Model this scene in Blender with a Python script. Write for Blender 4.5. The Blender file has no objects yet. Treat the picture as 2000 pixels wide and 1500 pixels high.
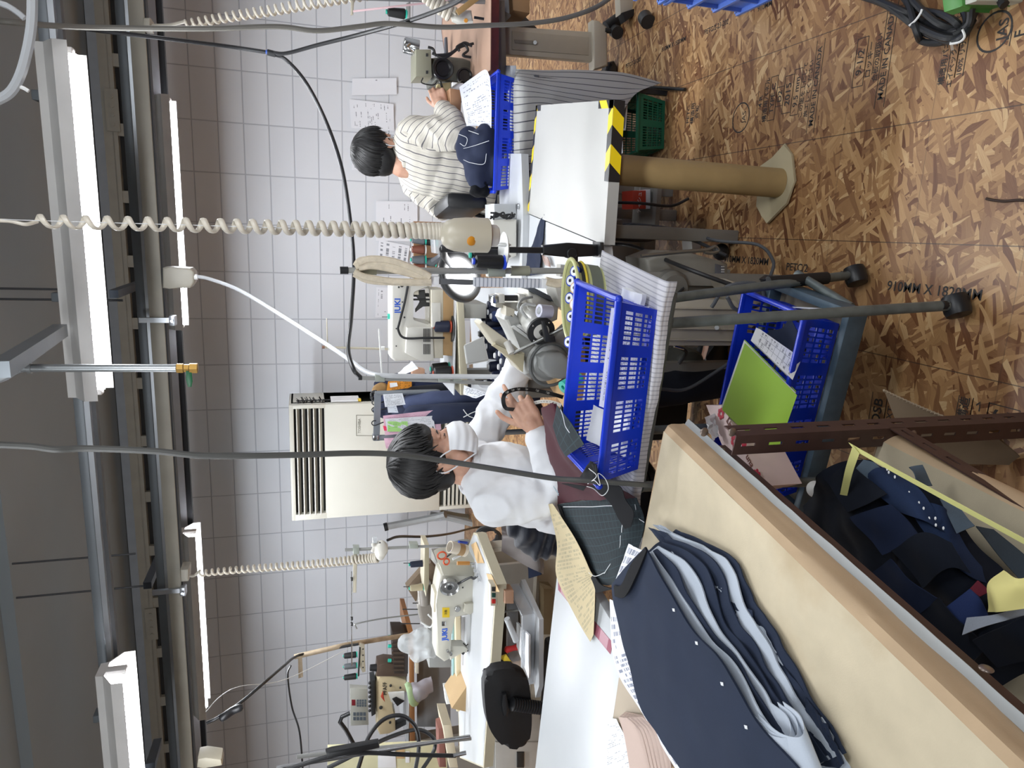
# Garment workshop scene (metres; x along the back wall, y towards it, z up)
import bpy,bmesh,math,random
from mathutils import Vector,Matrix,noise
R=math.radians
rnd=random.Random(7)
C=bpy.context.scene.collection
F_PX,PITCH,ROLL,YAW,EYE=1361.118,R(16.5077),R(1.28455),R(12.749),1.52
def A(x,y,X=None,Y=None,Z=None):
 """point of the room seen at photo pixel (x, y) that lies on the plane X=, Y= or Z="""
 a,b=750-y,1000-x
 c,s=math.cos(ROLL),math.sin(ROLL)
 a,b=(a*c+b*s)/F_PX,(-a*s+b*c)/F_PX
 c,s=math.cos(PITCH),math.sin(PITCH)
 fw,up=c+b*s,b*c-s
 d=Vector((a*math.cos(YAW)-fw*math.sin(YAW),a*math.sin(YAW)+fw*math.cos(YAW),up))
 t=(Z-EYE)/d.z if Z is not None else(Y/d.y if Y is not None else X/d.x)
 return Vector((0,0,EYE))+d*t
def AY(Y,*pts):return[A(x,y,Y=Y) for x,y in pts]
def A3(*pts):return[A(x,y,Y=Y) for x,y,Y in pts]
MATS={}
def lin(c):
 if isinstance(c,str):
  c=[int(c[i:i+2],16)/255 for i in(0,2,4)]
 return tuple(v/12.92 if v<=.04045 else((v+.055)/1.055)**2.4 for v in c)+(1,)
class NT:
 def __init__(s,m):s.t=m.node_tree;s.b=s.t.nodes['Principled BSDF']
 def n(s,typ,**k):
  nd=s.t.nodes.new('ShaderNode'+typ)
  for a,v in k.items():
   if a=='inp':
    for i,x in v.items():
     if hasattr(x,'is_linked') or isinstance(x,bpy.types.NodeSocket):s.t.links.new(x,nd.inputs[i])
     else:nd.inputs[i].default_value=x
   else:setattr(nd,a,v)
  return nd
 def l(s,a,b):s.t.links.new(a,b)
 def math(s,op,a,b=0.0,c=None):
  i={0:a,1:b}
  if c is not None:i[2]=c
  return s.n('Math',operation=op,inp=i).outputs[0]
 def mix(s,f,a,b):
  nd=s.n('Mix',data_type='RGBA');
  for i,x in((0,f),(6,a),(7,b)):
   if isinstance(x,bpy.types.NodeSocket):s.l(x,nd.inputs[i])
   else:nd.inputs[i].default_value=x
  return nd.outputs[2]
 def ramp(s,f,*st):
  nd=s.n('ValToRGB',inp={0:f});e=nd.color_ramp.elements
  while len(e)<len(st):e.new(.5)
  for el,(p,c) in zip(e,st):el.position=p;el.color=c
  return nd.outputs[0]
 def bump(s,h,st=.2,d=.002):
  nd=s.n('Bump',inp={'Height':h,'Strength':st,'Distance':d});s.l(nd.outputs[0],s.b.inputs['Normal'])
def newmat(name,col,rough=.5,metal=0.,**k):
 m=bpy.data.materials.new(name);m.use_nodes=True;t=NT(m)
 t.b.inputs['Base Color'].default_value=lin(col);t.b.inputs['Roughness'].default_value=rough;t.b.inputs['Metallic'].default_value=metal
 for i,v in k.items():t.b.inputs[i].default_value=v
 MATS[name]=m;return m,t
def mat(name,col,rough=.5,metal=0.,var=.06,scale=8.,bump=0.,bscale=200.,**k):
 """painted / moulded surface: slight mottling of colour and gloss"""
 if name in MATS:return MATS[name]
 m,t=newmat(name,col,rough,metal,**k)
 tc=t.n('TexCoord');nz=t.n('TexNoise',inp={'Vector':tc.outputs['Object'],'Scale':scale,'Detail':4.})
 c=lin(col);lo=tuple(v*(1-var) for v in c[:3])+(1,);hi=tuple(min(1,v*(1+var)) for v in c[:3])+(1,)
 t.l(t.ramp(nz.outputs[0],(.3,lo),(.7,hi)),t.b.inputs['Base Color'])
 if bump:
  n2=t.n('TexNoise',inp={'Vector':tc.outputs['Object'],'Scale':bscale,'Detail':2.});t.bump(n2 .outputs[0],bump,.001)
 return m
def fabric(name,col,sc=900.,var=.1,sheen=.03,rough=.9):
 if name in MATS:return MATS[name]
 m,t=newmat(name,col,rough);tc=t.n('TexCoord')
 w=t.n('TexNoise',inp={'Vector':tc.outputs['Object'],'Scale':sc,'Detail':2.})
 n=t.n('TexNoise',inp={'Vector':tc.outputs['Object'],'Scale':14.,'Detail':3.})
 c=lin(col)
 t.l(t.ramp(t.math('ADD',t.math('MULTIPLY',w.outputs[0],.6),t.math('MULTIPLY',n.outputs[0],.4)),(.3,tuple(v*(1-var) for v in c[:3])+(1,)),(.7,tuple(v*(1+var) for v in c[:3])+(1,))),t.b.inputs['Base Color'])
 t.b.inputs['Sheen Weight'].default_value=sheen;t.b.inputs['Specular IOR Level'].default_value=.2
 t.bump(w.outputs[0],.15,.001);return m
def stripes(name,base,line,axis='X',period=.012,width=.25,coord='Object',rough=.9,uv=False):
 if name in MATS:return MATS[name]
 m,t=newmat(name,base,rough);tc=t.n('TexCoord')
 sp=t.n('SeparateXYZ',inp={0:tc.outputs['UV' if uv else coord]})
 nz=t.n('TexNoise',inp={'Vector':tc.outputs['Object'],'Scale':9.,'Detail':2.})
 f=t.math('FRACT',t.math('DIVIDE',sp.outputs[axis],period))
 k=t.math('LESS_THAN',f,width)
 c=lin(base);c2=t.mix(nz.outputs[0],tuple(v*.92 for v in c[:3])+(1,),c)
 t.l(t.mix(k,c2,lin(line)),t.b.inputs['Base Color'])
 w=t.n('TexNoise',inp={'Vector':tc.outputs['Object'],'Scale':700.});t.bump(w.outputs[0],.12,.001);return m
def plaid(name,base,line,period=.03):
 m,t=newmat(name,base,.9);tc=t.n('TexCoord');sp=t.n('SeparateXYZ',inp={0:tc.outputs['UV']})
 ks=[]
 for ax,pr in(('X',period),('Y',period*1.2)):
  f=t.math('FRACT',t.math('DIVIDE',sp.outputs[ax],pr));ks.append(t.math('LESS_THAN',f,.09))
 nz=t.n('TexNoise',inp={'Vector':tc.outputs['Object'],'Scale':160.,'Detail':3.})
 c=lin(base);b=t.mix(nz.outputs[0],tuple(v*.6 for v in c[:3])+(1,),tuple(v*1.4 for v in c[:3])+(1,))
 t.l(t.mix(t.math('MULTIPLY',t.math('MAXIMUM',*ks),.55),b,lin(line)),t.b.inputs['Base Color']);t.bump(nz.outputs[0],.15,.001);return m
def printed(name,base='f2f3f6',ink='4a4d55',rows=24,fill=.5,density=.5,cols=22,margin=.07,rules=0,rough=.75):
 """a sheet with rows of small print (UV 0..1): procedural"""
 if name in MATS:return MATS[name]
 m,t=newmat(name,base,rough);tc=t.n('TexCoord');sp=t.n('SeparateXYZ',inp={0:tc.outputs['UV']})
 u,v=sp.outputs[0],sp.outputs[1]
 vr=t.math('MULTIPLY',v,rows);fr=t.math('FRACT',vr);row=t.math('FLOOR',vr)
 inrow=t.math('MULTIPLY',t.math('GREATER_THAN',fr,.5-fill/2),t.math('LESS_THAN',fr,.5+fill/2))
 cx=t.n('CombineXYZ',inp={0:t.math('MULTIPLY',u,cols*3.),1:t.math('MULTIPLY',row,7.3)})
 wn=t.n('TexNoise',inp={'Vector':cx.outputs[0],'Scale':1.,'Detail':1.})
 c2=t.n('CombineXYZ',inp={0:t.math('MULTIPLY',u,3.),1:t.math('MULTIPLY',row,3.1),2:5.})
 w2=t.n('TexNoise',inp={'Vector':c2 .outputs[0],'Scale':1.,'Detail':0.})
 k=t.math('MULTIPLY',inrow,t.math('MULTIPLY',t.math('GREATER_THAN',wn.outputs[0],.48),t.math('GREATER_THAN',w2 .outputs[0],1-density)))
 for a in(u,v):
  k=t.math('MULTIPLY',k,t.math('MULTIPLY',t.math('GREATER_THAN',a,margin),t.math('LESS_THAN',a,1-margin)))
 if rules:
  for a,q in((v,rules),(u,max(2,rules//3))):
   f=t.math('FRACT',t.math('MULTIPLY',a,q));r_=t.math('LESS_THAN',f,.05)
   for b in(u,v):r_=t.math('MULTIPLY',r_,t.math('MULTIPLY',t.math('GREATER_THAN',b,margin),t.math('LESS_THAN',b,1-margin)))
   k=t.math('MAXIMUM',k,r_)
 t.l(t.mix(t.math('MULTIPLY',k,.8),lin(base),lin(ink)),t.b.inputs['Base Color']);return m
def emit(name,col,st):
 m,t=newmat(name,col,.5);t.b.inputs['Emission Color'].default_value=lin(col);t.b.inputs['Emission Strength'].default_value=st;return m
def clear(name,col='f4f6f8',alpha=.3,rough=.15):
 m,t=newmat(name,col,rough);t.b.inputs['Alpha'].default_value=alpha;return m
ROOTM={}
def M4(loc,rz=0):return Matrix.Translation(Vector(loc))@Matrix.Rotation(rz,4,'Z')
def tag(o,label=None,cat=None,group=None,kind=None):
 for k,v in(('label',label),('category',cat),('group',group),('kind',kind)):
  if v:o[k]=v
 return o
def thing(name,label,cat,loc=(0,0,0),rz=0,group=None):
 o=bpy.data.objects.new(name,None);C.objects.link(o);o.empty_display_size=.05
 o.location=loc;o.rotation_euler=(0,0,rz);ROOTM[o.name]=M4(loc,rz);return tag(o,label,cat,group)
class MB:
 """collects shapes and links them as ONE mesh object"""
 def __init__(s):s.bm=bmesh.new();s.uv=None
 def _m(s,vs,M):
  if M is not None:bmesh.ops.transform(s.bm,matrix=M,verts=vs)
  return s
 def box(s,c,sz,rz=0,M=None,bev=0.):
  r=bmesh.ops.create_cube(s.bm,size=1);vs=r['verts']
  bmesh.ops.transform(s.bm,matrix=Matrix.Diagonal((*sz,1)),verts=vs)
  if bev:
   es=list({e for v in vs for e in v.link_edges})
   g=bmesh.ops.bevel(s.bm,geom=es,offset=bev,segments=2,profile=.5,affect='EDGES');vs=list({v for f in g['faces'] for v in f.verts}|{v for v in vs if v.is_valid})
  T=Matrix.Translation(Vector(c))@Matrix.Rotation(rz,4,'Z')
  return s._m(vs,(M@T) if M is not None else T)
 def frame(s,p,q,up=(0,0,1)):
  p,q=Vector(p),Vector(q);z=(q-p);L=z.length;z=z.normalized() if L>1e-9 else Vector((0,0,1))
  up=Vector(up)
  if abs(z.dot(up.normalized()))>.98:up=Vector((1,0,0)) if abs(z.x)<.9 else Vector((0,1,0))
  x=up.cross(z).normalized();y=z.cross(x)
  return Matrix(((x.x,y.x,z.x,p.x),(x.y,y.y,z.y,p.y),(x.z,y.z,z.z,p.z),(0,0,0,1))),L
 def bar(s,p,q,w,h,up=(0,0,1),bev=0.):
  """rectangular bar from p to q, w across, h along up"""
  F,L=s.frame(p,q,up);return s.box((0,0,L/2),(w,h,L),M=F,bev=bev)
 def lathe(s,prof,p=(0,0,0),q=None,seg=20,cap=True):
  """profile [(r, t)] turned about the axis p->q (t in metres along it)"""
  p=Vector(p);F,_=s.frame(p,Vector(q) if q is not None else p+Vector((0,0,1)))
  rings=[]
  for r,t in prof:
   rings.append([s.bm.verts.new(F@Vector((r*math.cos(2*math.pi*i/seg),r*math.sin(2*math.pi*i/seg),t))) for i in range(seg)])
  for a,b in zip(rings,rings[1:]):
   for i in range(seg):s.bm.faces.new((a[i],a[(i+1)%seg],b[(i+1)%seg],b[i]))
  if cap:
   s.bm.faces.new(list(reversed(rings[0])));s.bm.faces.new(rings[-1])
  return s
 def cyl(s,p,q,r,r2=None,seg=16):
  L=(Vector(q)-Vector(p)).length;return s.lathe([(r,0),(r2 if r2 is not None else r,L)],p,q,seg)
 def tube(s,pts,r,seg=8,closed=False,rs=None,flat=None):
  """swept tube through pts; rs = radius per point; flat=(a,b) squashes the section"""
  pts=[Vector(p) for p in pts];n=len(pts);rings=[];prev=None
  for i,p in enumerate(pts):
   if closed:d=pts[(i+1)%n]-pts[i-1]
   else:d=pts[min(i+1,n-1)]-pts[max(i-1,0)]
   d=d.normalized() if d.length>1e-9 else Vector((0,0,1))
   if prev is None:
    u=Vector((0,0,1)) if abs(d.z)<.9 else Vector((1,0,0));x=u.cross(d).normalized()
   else:
    x=prev-d*prev.dot(d);x=x.normalized() if x.length>1e-6 else Vector((1,0,0))
   prev=x;y=d.cross(x);rr=rs[i] if rs else r;fa,fb=flat or(1,1)
   rings.append([s.bm.verts.new(p+x*(rr*fa*math.cos(2*math.pi*k/seg))+y*(rr*fb*math.sin(2*math.pi*k/seg))) for k in range(seg)])
  prs=list(zip(rings,rings[1:]))+([(rings[-1],rings[0])] if closed else[])
  for a,b in prs:
   for k in range(seg):s.bm.faces.new((a[k],a[(k+1)%seg],b[(k+1)%seg],b[k]))
  if not closed:
   s.bm.faces.new(list(reversed(rings[0])));s.bm.faces.new(rings[-1])
  return s
 def prism(s,poly,depth,M=None,bev=0.,seg=2):
  """polygon [(x, z)] in the local xz plane, extruded along +y by depth"""
  a=[s.bm.verts.new((x,0,z)) for x,z in poly];b=[s.bm.verts.new((x,depth,z)) for x,z in poly];n=len(poly)
  ar=sum(poly[i][0]*poly[(i+1)%n][1]-poly[(i+1)%n][0]*poly[i][1] for i in range(n))
  if ar<0:a.reverse();b.reverse()
  fs=[s.bm.faces.new(a),s.bm.faces.new(list(reversed(b)))]
  for i in range(n):fs.append(s.bm.faces.new((a[(i+1)%n],a[i],b[i],b[(i+1)%n])))
  vs=a+b
  if bev:
   es=list(fs[0].edges)+list(fs[1].edges)
   g=bmesh.ops.bevel(s.bm,geom=es,offset=bev,segments=seg,profile=.5,affect='EDGES',clamp_overlap=True)
   vs=list({v for f in g['faces'] for v in f.verts}|{v for v in vs if v.is_valid}|{v for f in fs if f.is_valid for v in f.verts})
  return s._m(vs,M)
 def ball(s,c,r,sc=(1,1,1),u=16,v=10,M=None):
  g=bmesh.ops.create_uvsphere(s.bm,u_segments=u,v_segments=v,radius=r)
  T=Matrix.Translation(Vector(c))@Matrix.Diagonal((*sc,1));return s._m(g['verts'],(M@T) if M is not None else T)
 def quad(s,*pts):
  s.bm.faces.new([s.bm.verts.new(Vector(p)) for p in pts]);return s
 def grid(s,fn,nu,nv,uvs=(1,1),skip=None,thick=0.):
  """surface fn(u, v) -> point, u, v in 0..1; UV = (u, v)*uvs; thick gives it a back face"""
  uv=s.bm.loops.layers.uv.verify()
  vs=[[s.bm.verts.new(Vector(fn(i/nu,j/nv))) for i in range(nu+1)] for j in range(nv+1)];fs=[]
  for j in range(nv):
   for i in range(nu):
    if skip and skip(i,j):continue
    f=s.bm.faces.new((vs[j][i],vs[j][i+1],vs[j+1][i+1],vs[j+1][i]));f.smooth=True;fs.append(f)
    for l,(a,b) in zip(f.loops,((i,j),(i+1,j),(i+1,j+1),(i,j+1))):l[uv].uv=(a/nu*uvs[0],b/nv*uvs[1])
  for col in vs:
   for v in col:
    if not v.link_faces:s.bm.verts.remove(v)
  if thick:
   s.bm.normal_update();bmesh.ops.solidify(s.bm,geom=fs,thickness=thick)
  return s
 def sheet(s,p00,p10,p11,p01,nu=8,nv=8,amp=0.,fr=6.,thick=.0006,bulge=0.,seed=0):
  """four-cornered sheet with gentle waves"""
  p=[Vector(q) for q in(p00,p10,p11,p01)];n=(p[1]-p[0]).cross(p[3]-p[0]).normalized()
  def fn(u,v):
   q=p[0]*(1-u)*(1-v)+p[1]*u*(1-v)+p[2]*u*v+p[3]*(1-u)*v
   return q+n*(amp*noise.noise(Vector((u*fr+seed,v*fr,seed*1.7)))+bulge*math.sin(math.pi*u)*math.sin(math.pi*v))
  return s.grid(fn,nu,nv,thick=thick)
 def text(s,body,size,M,align='CENTER',depth=.0004,bold=0.):
  cu=bpy.data.curves.new('t','FONT');cu.body=body;cu.size=size;cu.align_x=align;cu.align_y='CENTER';cu.extrude=depth;cu.resolution_u=3;cu.offset=bold*size
  o=bpy.data.objects.new('t',cu);C.objects.link(o);dg=bpy.context.evaluated_depsgraph_get();dg.update()
  me=o.evaluated_get(dg).to_mesh();me.transform(M);s.bm.from_mesh(me);o.evaluated_get(dg).to_mesh_clear()
  bpy.data.objects.remove(o);bpy.data.curves.remove(cu);return s
 def build(s,name,m,parent=None,local=False,ang=40,subd=0,solid=0.,smooth=True,recalc=True):
  if recalc:bmesh.ops.recalc_face_normals(s.bm,faces=s.bm.faces[:])
  me=bpy.data.meshes.new(name);s.bm.to_mesh(me);s.bm.free()
  if smooth and len(me.polygons):
   me.shade_smooth();me.set_sharp_from_angle(angle=R(ang))
  for x in(m if isinstance(m,(list,tuple)) else[m]):me.materials.append(x)
  o=bpy.data.objects.new(name,me);C.objects.link(o)
  if parent is not None:
   o.parent=parent
   top=parent
   while top.parent is not None:top=top.parent
   if not local and top.name in ROOTM:me.transform(ROOTM[top.name].inverted())
  elif not local:
   if len(me.vertices):
    xs=[v.co for v in me.vertices];c=Vector((sum(v.x for v in xs)/len(xs),sum(v.y for v in xs)/len(xs),min(v.z for v in xs)))
    me.transform(Matrix.Translation(-c));o.location=c;ROOTM[o.name]=Matrix.Translation(c)
  if solid:
   md=o.modifiers.new('s','SOLIDIFY');md.thickness=solid;md.offset=0
  if subd:
   md=o.modifiers.new('d','SUBSURF');md.levels=md.render_levels=subd
  return o
def dup(root,loc,rz=None,label=None,group=None,mats=None):
 """a copy of a thing with copies of its parts and sub-parts"""
 def cp(o,par):
  c=o.copy();C.objects.link(c);c.parent=par
  for ch in[x for x in CH.get(o.name,[])]:cp(ch,c)
  return c
 CH={}
 for o in C.objects:
  if o.parent is not None:CH.setdefault(o.parent.name,[]).append(o)
 r=cp(root,None);r.location=loc
 if rz is not None:r.rotation_euler=(0,0,rz)
 ROOTM[r.name]=M4(loc,r.rotation_euler[2])
 if label:r['label']=label
 if group:r['group']=group
 return r
def smoothpts(pts,n=6):
 """Catmull-Rom through pts"""
 P=[Vector(p) for p in pts];P=[P[0]*2-P[1]]+P+[P[-1]*2-P[-2]];out=[]
 for i in range(1,len(P)-2):
  a,b,c,d=P[i-1:i+3]
  for k in range(n):
   t=k/n;out.append(.5*((2*b)+(c-a)*t+(2*a-5*b+4*c-d)*t*t+(3*b-a-3*c+d)*t**3))
 out.append(P[-2]);return out
def cable(name,pts,r,m,label=None,cat='cable',n=6,parent=None,seg=8,group=None):
 o=MB().tube(smoothpts(pts,n),r,seg).build(name,m,parent)
 if parent is None:tag(o,label,cat,group)
 return o
def coil(p,q,r,turns,wr,flat=(1,1),t0=0.,t1=1.,pitch=None,n=14):
 """points of a helix about p->q; pitch(t) maps turn fraction to length fraction"""
 p,q=Vector(p),Vector(q);F,L=MB().frame(p,q);N=int(turns*n);out=[]
 for i in range(N+1):
  t=i/N;a=2*math.pi*turns*t;z=(pitch(t) if pitch else t)*L
  out.append(F@Vector((r*math.cos(a),r*math.sin(a),z)))
 return out
def resample(P,n):
 """n+1 points along the Catmull-Rom curve through P"""
 P=[Vector(p) for p in P]
 if len(P)==2:return[P[0].lerp(P[1],i/n) for i in range(n+1)]
 Q=[P[0]*2-P[1]]+P+[P[-1]*2-P[-2]];out=[];m=len(P)-1
 for i in range(n+1):
  s=i/n*m;k=min(int(s),m-1);t=s-k;a,b,c,d=Q[k:k+4]
  out.append(.5*((2*b)+(c-a)*t+(2*a-5*b+4*c-d)*t*t+(3*b-a-3*c+d)*t**3))
 return out
def net(rows,nu=16,nv=16,amp=0.,fr=8.,seed=0.,thick=.0012,mb=None,uvs=None,fray=0.):
 """smooth cloth-like surface through a net of control points (rows of equal length)"""
 rr=[resample(r,nu) for r in rows];cols=[resample([r[i] for r in rr],nv) for i in range(nu+1)]
 lu=sum((rr[0][i+1]-rr[0][i]).length for i in range(nu));lv=sum((cols[0][i+1]-cols[0][i]).length for i in range(nv))
 mid=(cols[-1][0]-cols[0][0]).cross(cols[0][-1]-cols[0][0]);mid=mid.normalized() if mid.length>1e-9 else Vector((0,0,1))
 if mid.z<0:mid=-mid
 def fn(u,v):
  i,j=round(u*nu),round(v*nv);p=cols[i][j]
  o=noise.noise(p*fr+Vector((seed*3.1,seed,-seed)))*amp if amp else 0
  q=p+mid*o
  if fray and(i in(0,nu) or j in(0,nv)):q=q+Vector((rnd.uniform(-fray,fray),rnd.uniform(-fray,fray),0))
  return q
 b=mb or MB();return b.grid(fn,nu,nv,uvs=uvs or(lu,lv),thick=thick)
def remeshed(b,name,m,parent,voxel=.006,smooth=6,local=False,disp=None,sm=True,ang=180,fac=.5):
 """one continuous skin over the overlapping shapes in b"""
 bmesh.ops.recalc_face_normals(b.bm,faces=b.bm.faces[:])
 me=bpy.data.meshes.new('tmp');b.bm.to_mesh(me);b.bm.free();o=bpy.data.objects.new('tmp',me);C.objects.link(o)
 md=o.modifiers.new('r','REMESH');md.mode='VOXEL';md.voxel_size=voxel;md.adaptivity=0
 ms=o.modifiers.new('s','SMOOTH');ms.factor=fac;ms.iterations=smooth
 dg=bpy.context.evaluated_depsgraph_get();dg.update();m2=bpy.data.meshes.new_from_object(o.evaluated_get(dg));bpy.data.objects.remove(o)
 bb=MB();bb.bm.from_mesh(m2);bpy.data.meshes.remove(m2)
 if disp:
  bb.bm.normal_update()
  for v in bb.bm.verts:v.co+=v.normal*disp(v.co)
 return bb.build(name,m,parent,local=local,ang=ang)
def limb(b,pts,rs,n=5,seg=14):
 """rounded tapering limb through pts with radius rs at each"""
 P=resample(pts,n*(len(pts)-1));k=len(pts)-1;rr=[]
 for i in range(len(P)):
  s=i/n;j=min(int(s),k-1);rr.append(rs[j]+(rs[j+1]-rs[j])*(s-j))
 b.tube(P,0,seg,rs=rr);b.ball(P[0],rr[0],u=14,v=9);b.ball(P[-1],rr[-1],u=14,v=9);return b
def paper(name,label,c4,m,cat='paper',amp=.004,parent=None,nu=8,nv=8,seed=0,group=None,bulge=0.,thick=.0004):
 o=MB().sheet(*c4,nu=nu,nv=nv,amp=amp,fr=3,seed=seed,bulge=bulge,thick=thick).build(name,m,parent)
 if parent is None:tag(o,label,cat,group)
 return o
def basket(name,label,M,w,d,h,m,cat='basket',panels=(4,2),rows=3,cols=7,group=None,flare=.02,foot=True,loc=None):
 """M: frame with x along the front, y away, z up; origin at the front-left bottom corner"""
 t=thing(name,label,cat,M.translation,0,group)
 def corner(a,c,k):
  f=flare*(1-k);return M@Vector((f+(w-2*f)*a,f*.8+(d-1.6*f)*c,h*k))
 def wall_(p,q,npan):
  us=[0.];hole_u=set()
  for i in range(npan):
   a,e=(i+.12)/npan,(i+.88)/npan;st=(e-a)/(cols*1.0)
   if us[-1]<a-1e-6:us.append(a)
   for k in range(cols):
    s0=a+st*k;us.append(s0+st*.68);hole_u.add(len(us)-2);us.append(s0+st)
  us.append(1.)
  vs=[0.,.1];hole_v=set();st=.72/rows
  for k in range(rows):vs.append(.1+st*k+st*.8);hole_v.add(len(vs)-2);vs.append(.1+st*(k+1))
  vs.append(1.)
  b.grid(lambda u,v:(lambda U,V:corner(p[0]+(q[0]-p[0])*U,p[1]+(q[1]-p[1])*U,V))(us[round(u*(len(us)-1))],vs[round(v*(len(vs)-1))]),len(us)-1,len(vs)-1,skip=lambda i,j:i in hole_u and j in hole_v,thick=.0022)
 for p,q,n,nm in(((0,0),(1,0),panels[0],'front'),((1,0),(1,1),panels[1],'end'),((1,1),(0,1),panels[0],'back'),((0,1),(0,0),panels[1],'end')):
  b=MB();wall_(p,q,n);b.build(nm+'_wall',m,t,ang=20)
 b=MB();n=12
 b.grid(lambda u,v:corner(u,v,0.0)+Vector((0,0,.003)),2*n+1,2*8+1,skip=lambda i,j:i%2==1 and j%2==1,thick=.002);b.build('bottom',m,t)
 b=MB();rim=[corner(0,0,1),corner(1,0,1),corner(1,1,1),corner(0,1,1)];cen=sum(rim,Vector())/4;rim=[p+(p-cen).normalized()*.006 for p in rim]
 for i in range(4):
  p,q=rim[i],rim[(i+1)%4];b.bar(p,q,.011,.014,bev=.003)
 for p in rim:b.ball(p,.0085)
 b.build('rim',m,t)
 return t
def frameM(o,xd,yd=None):
 """frame at o with x along xd (horizontal) and z up"""
 x=Vector(xd);x.z=0;x.normalize();z=Vector((0,0,1));y=z.cross(x)
 return Matrix(((x.x,y.x,0,o[0]),(x.y,y.y,0,o[1]),(0,0,1,o[2]),(0,0,0,1)))
def S(o,kind='structure'):o['kind']=kind;return o
WY=6.45
def m_wall():
 m,t=newmat('painted_block','b9bfca',.55);tc=t.n('TexCoord');sp=t.n('SeparateXYZ',inp={0:tc.outputs['Object']})
 fx=t.math('FRACT',t.math('ADD',t.math('DIVIDE',t.math('SUBTRACT',sp.outputs[0],1.195),.404),50.))
 fz=t.math('FRACT',t.math('ADD',t.math('DIVIDE',t.math('SUBTRACT',sp.outputs[2],2.359),.198),50.))
 dx=t.math('MULTIPLY',t.math('MINIMUM',fx,t.math('SUBTRACT',1.,fx)),.404);dz=t.math('MULTIPLY',t.math('MINIMUM',fz,t.math('SUBTRACT',1.,fz)),.198)
 d=t.math('MINIMUM',dx,dz);k=t.n('MapRange',inp={0:d,1:.0025,2:.006}).outputs[0]
 nz=t.n('TexNoise',inp={'Vector':tc.outputs['Object'],'Scale':1.6,'Detail':4.});n2=t.n('TexNoise',inp={'Vector':tc.outputs['Object'],'Scale':90.,'Detail':3.})
 c=t.mix(nz.outputs[0],lin('d3d8e0'),lin('e1e5eb'));t.l(t.mix(k,lin('b4b9c3'),c),t.b.inputs['Base Color'])
 h=t.math('ADD',k,t.math('MULTIPLY',n2 .outputs[0],.12));t.bump(h,.5,.004);return m
def m_osb():
 m,t=newmat('osb_board','b48a5c',.42);tc=t.n('TexCoord');col=None
 def layer(rot,sx,sy,off,warp):
  mp=t.n('Mapping',inp={'Rotation':(0,0,R(rot)),'Location':(off,off*.7,0)});t.l(tc.outputs['Object'],mp.inputs[0])
  nz=t.n('TexNoise',inp={'Vector':mp.outputs[0],'Scale':7.,'Detail':2.})
  ad=t.n('VectorMath',operation='MULTIPLY_ADD',inp={0:nz.outputs['Color'],1:(warp,warp,0),2:mp.outputs[0]})
  sc=t.n('VectorMath',operation='MULTIPLY',inp={0:ad.outputs[0],1:(sx,sy,1)})
  v=t.n('TexVoronoi',voronoi_dimensions='2D',inp={'Vector':sc.outputs[0],'Scale':1.,'Randomness':1.})
  g=t.n('TexNoise',inp={'Vector':t.n('VectorMath',operation='MULTIPLY',inp={0:ad.outputs[0],1:(sx*1.5,sy*9,1)}).outputs[0],'Scale':1.,'Detail':3.})
  s=t.n('SeparateColor',inp={0:v.outputs['Color']});return s,g.outputs[0]
 pal=((0.,lin('40261b')),(.16,lin('6b4329')),(.34,lin('8a6341')),(.56,lin('a67e53')),(.78,lin('bb9466')),(.92,lin('d4b587')))
 for i,(rot,sx,sy,off,warp,th) in enumerate(((12,7,30,0,.05,-1),(75,6,34,3.1,.05,.42),(-38,6,26,7.7,.06,.5),(112,9,46,1.3,.04,.55),(35,8,22,5.2,.08,.66),(-8,12,80,9.2,.03,.62),(60,16,95,4.4,.03,.7),(150,14,70,6.1,.03,.7))):
  s,g=layer(rot,sx,sy,off,warp)
  c=t.ramp(t.math('ADD',t.math('MULTIPLY',s.outputs[0],.72),t.math('MULTIPLY',g,.3)),*pal)
  col=c if col is None else t.mix(t.math('GREATER_THAN',s.outputs[1],th),col,c)
  hh=s.outputs[2] if i==0 else t.math('ADD',hh,t.math('MULTIPLY',s.outputs[2],.3))
 sp=t.n('SeparateXYZ',inp={0:tc.outputs['Object']})
 p=A(1819,234,Z=0);ln=None
 for ax,o in((0,p.x),(1,p.y)):
  f=t.math('FRACT',t.math('ADD',t.math('DIVIDE',t.math('SUBTRACT',sp.outputs[ax],o),.3036),50.5))
  d=t.math('ABSOLUTE',t.math('SUBTRACT',f,.5));k=t.math('LESS_THAN',d,.0045)
  if ax:k=t.math('MULTIPLY',k,.45)
  ln=k if ln is None else t.math('MAXIMUM',ln,k)
 st=t.n('TexNoise',inp={'Vector':tc.outputs['Object'],'Scale':2.2,'Detail':5.})
 col=t.mix(t.math('MULTIPLY',t.ramp(st.outputs[0],(.45,(0,0,0,1)),(.75,(1,1,1,1))),.35),col,lin('7d5c42'))
 t.l(t.mix(t.math('MULTIPLY',ln,.75),col,lin('3a302c')),t.b.inputs['Base Color'])
 t.bump(hh,.25,.002);t.l(t.ramp(st.outputs[0],(.3,(.34,)*3+(1,)),(.7,(.55,)*3+(1,))),t.b.inputs['Roughness']);return m
X0,X1,Y0=-7.2,3.6,-3.2
wall=m_wall();white_paint=mat('white_wall','c4c8ce',.7);ceil_m=mat('ceiling_board','8f979b',.8,scale=.8)
fl=S(MB().box(((X0+X1)/2,(Y0+WY)/2,-.05),(X1-X0,WY-Y0,.1)).build('floor',m_osb(),local=True))
S(MB().box(((X0+X1)/2,WY+.075,1.65),(X1-X0+.3,.15,3.5)).build('wall_back',wall,local=True))
S(MB().box((X0-.075,(Y0+WY)/2,1.65),(.15,WY-Y0,3.5)).build('wall_left',white_paint,local=True))
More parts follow.
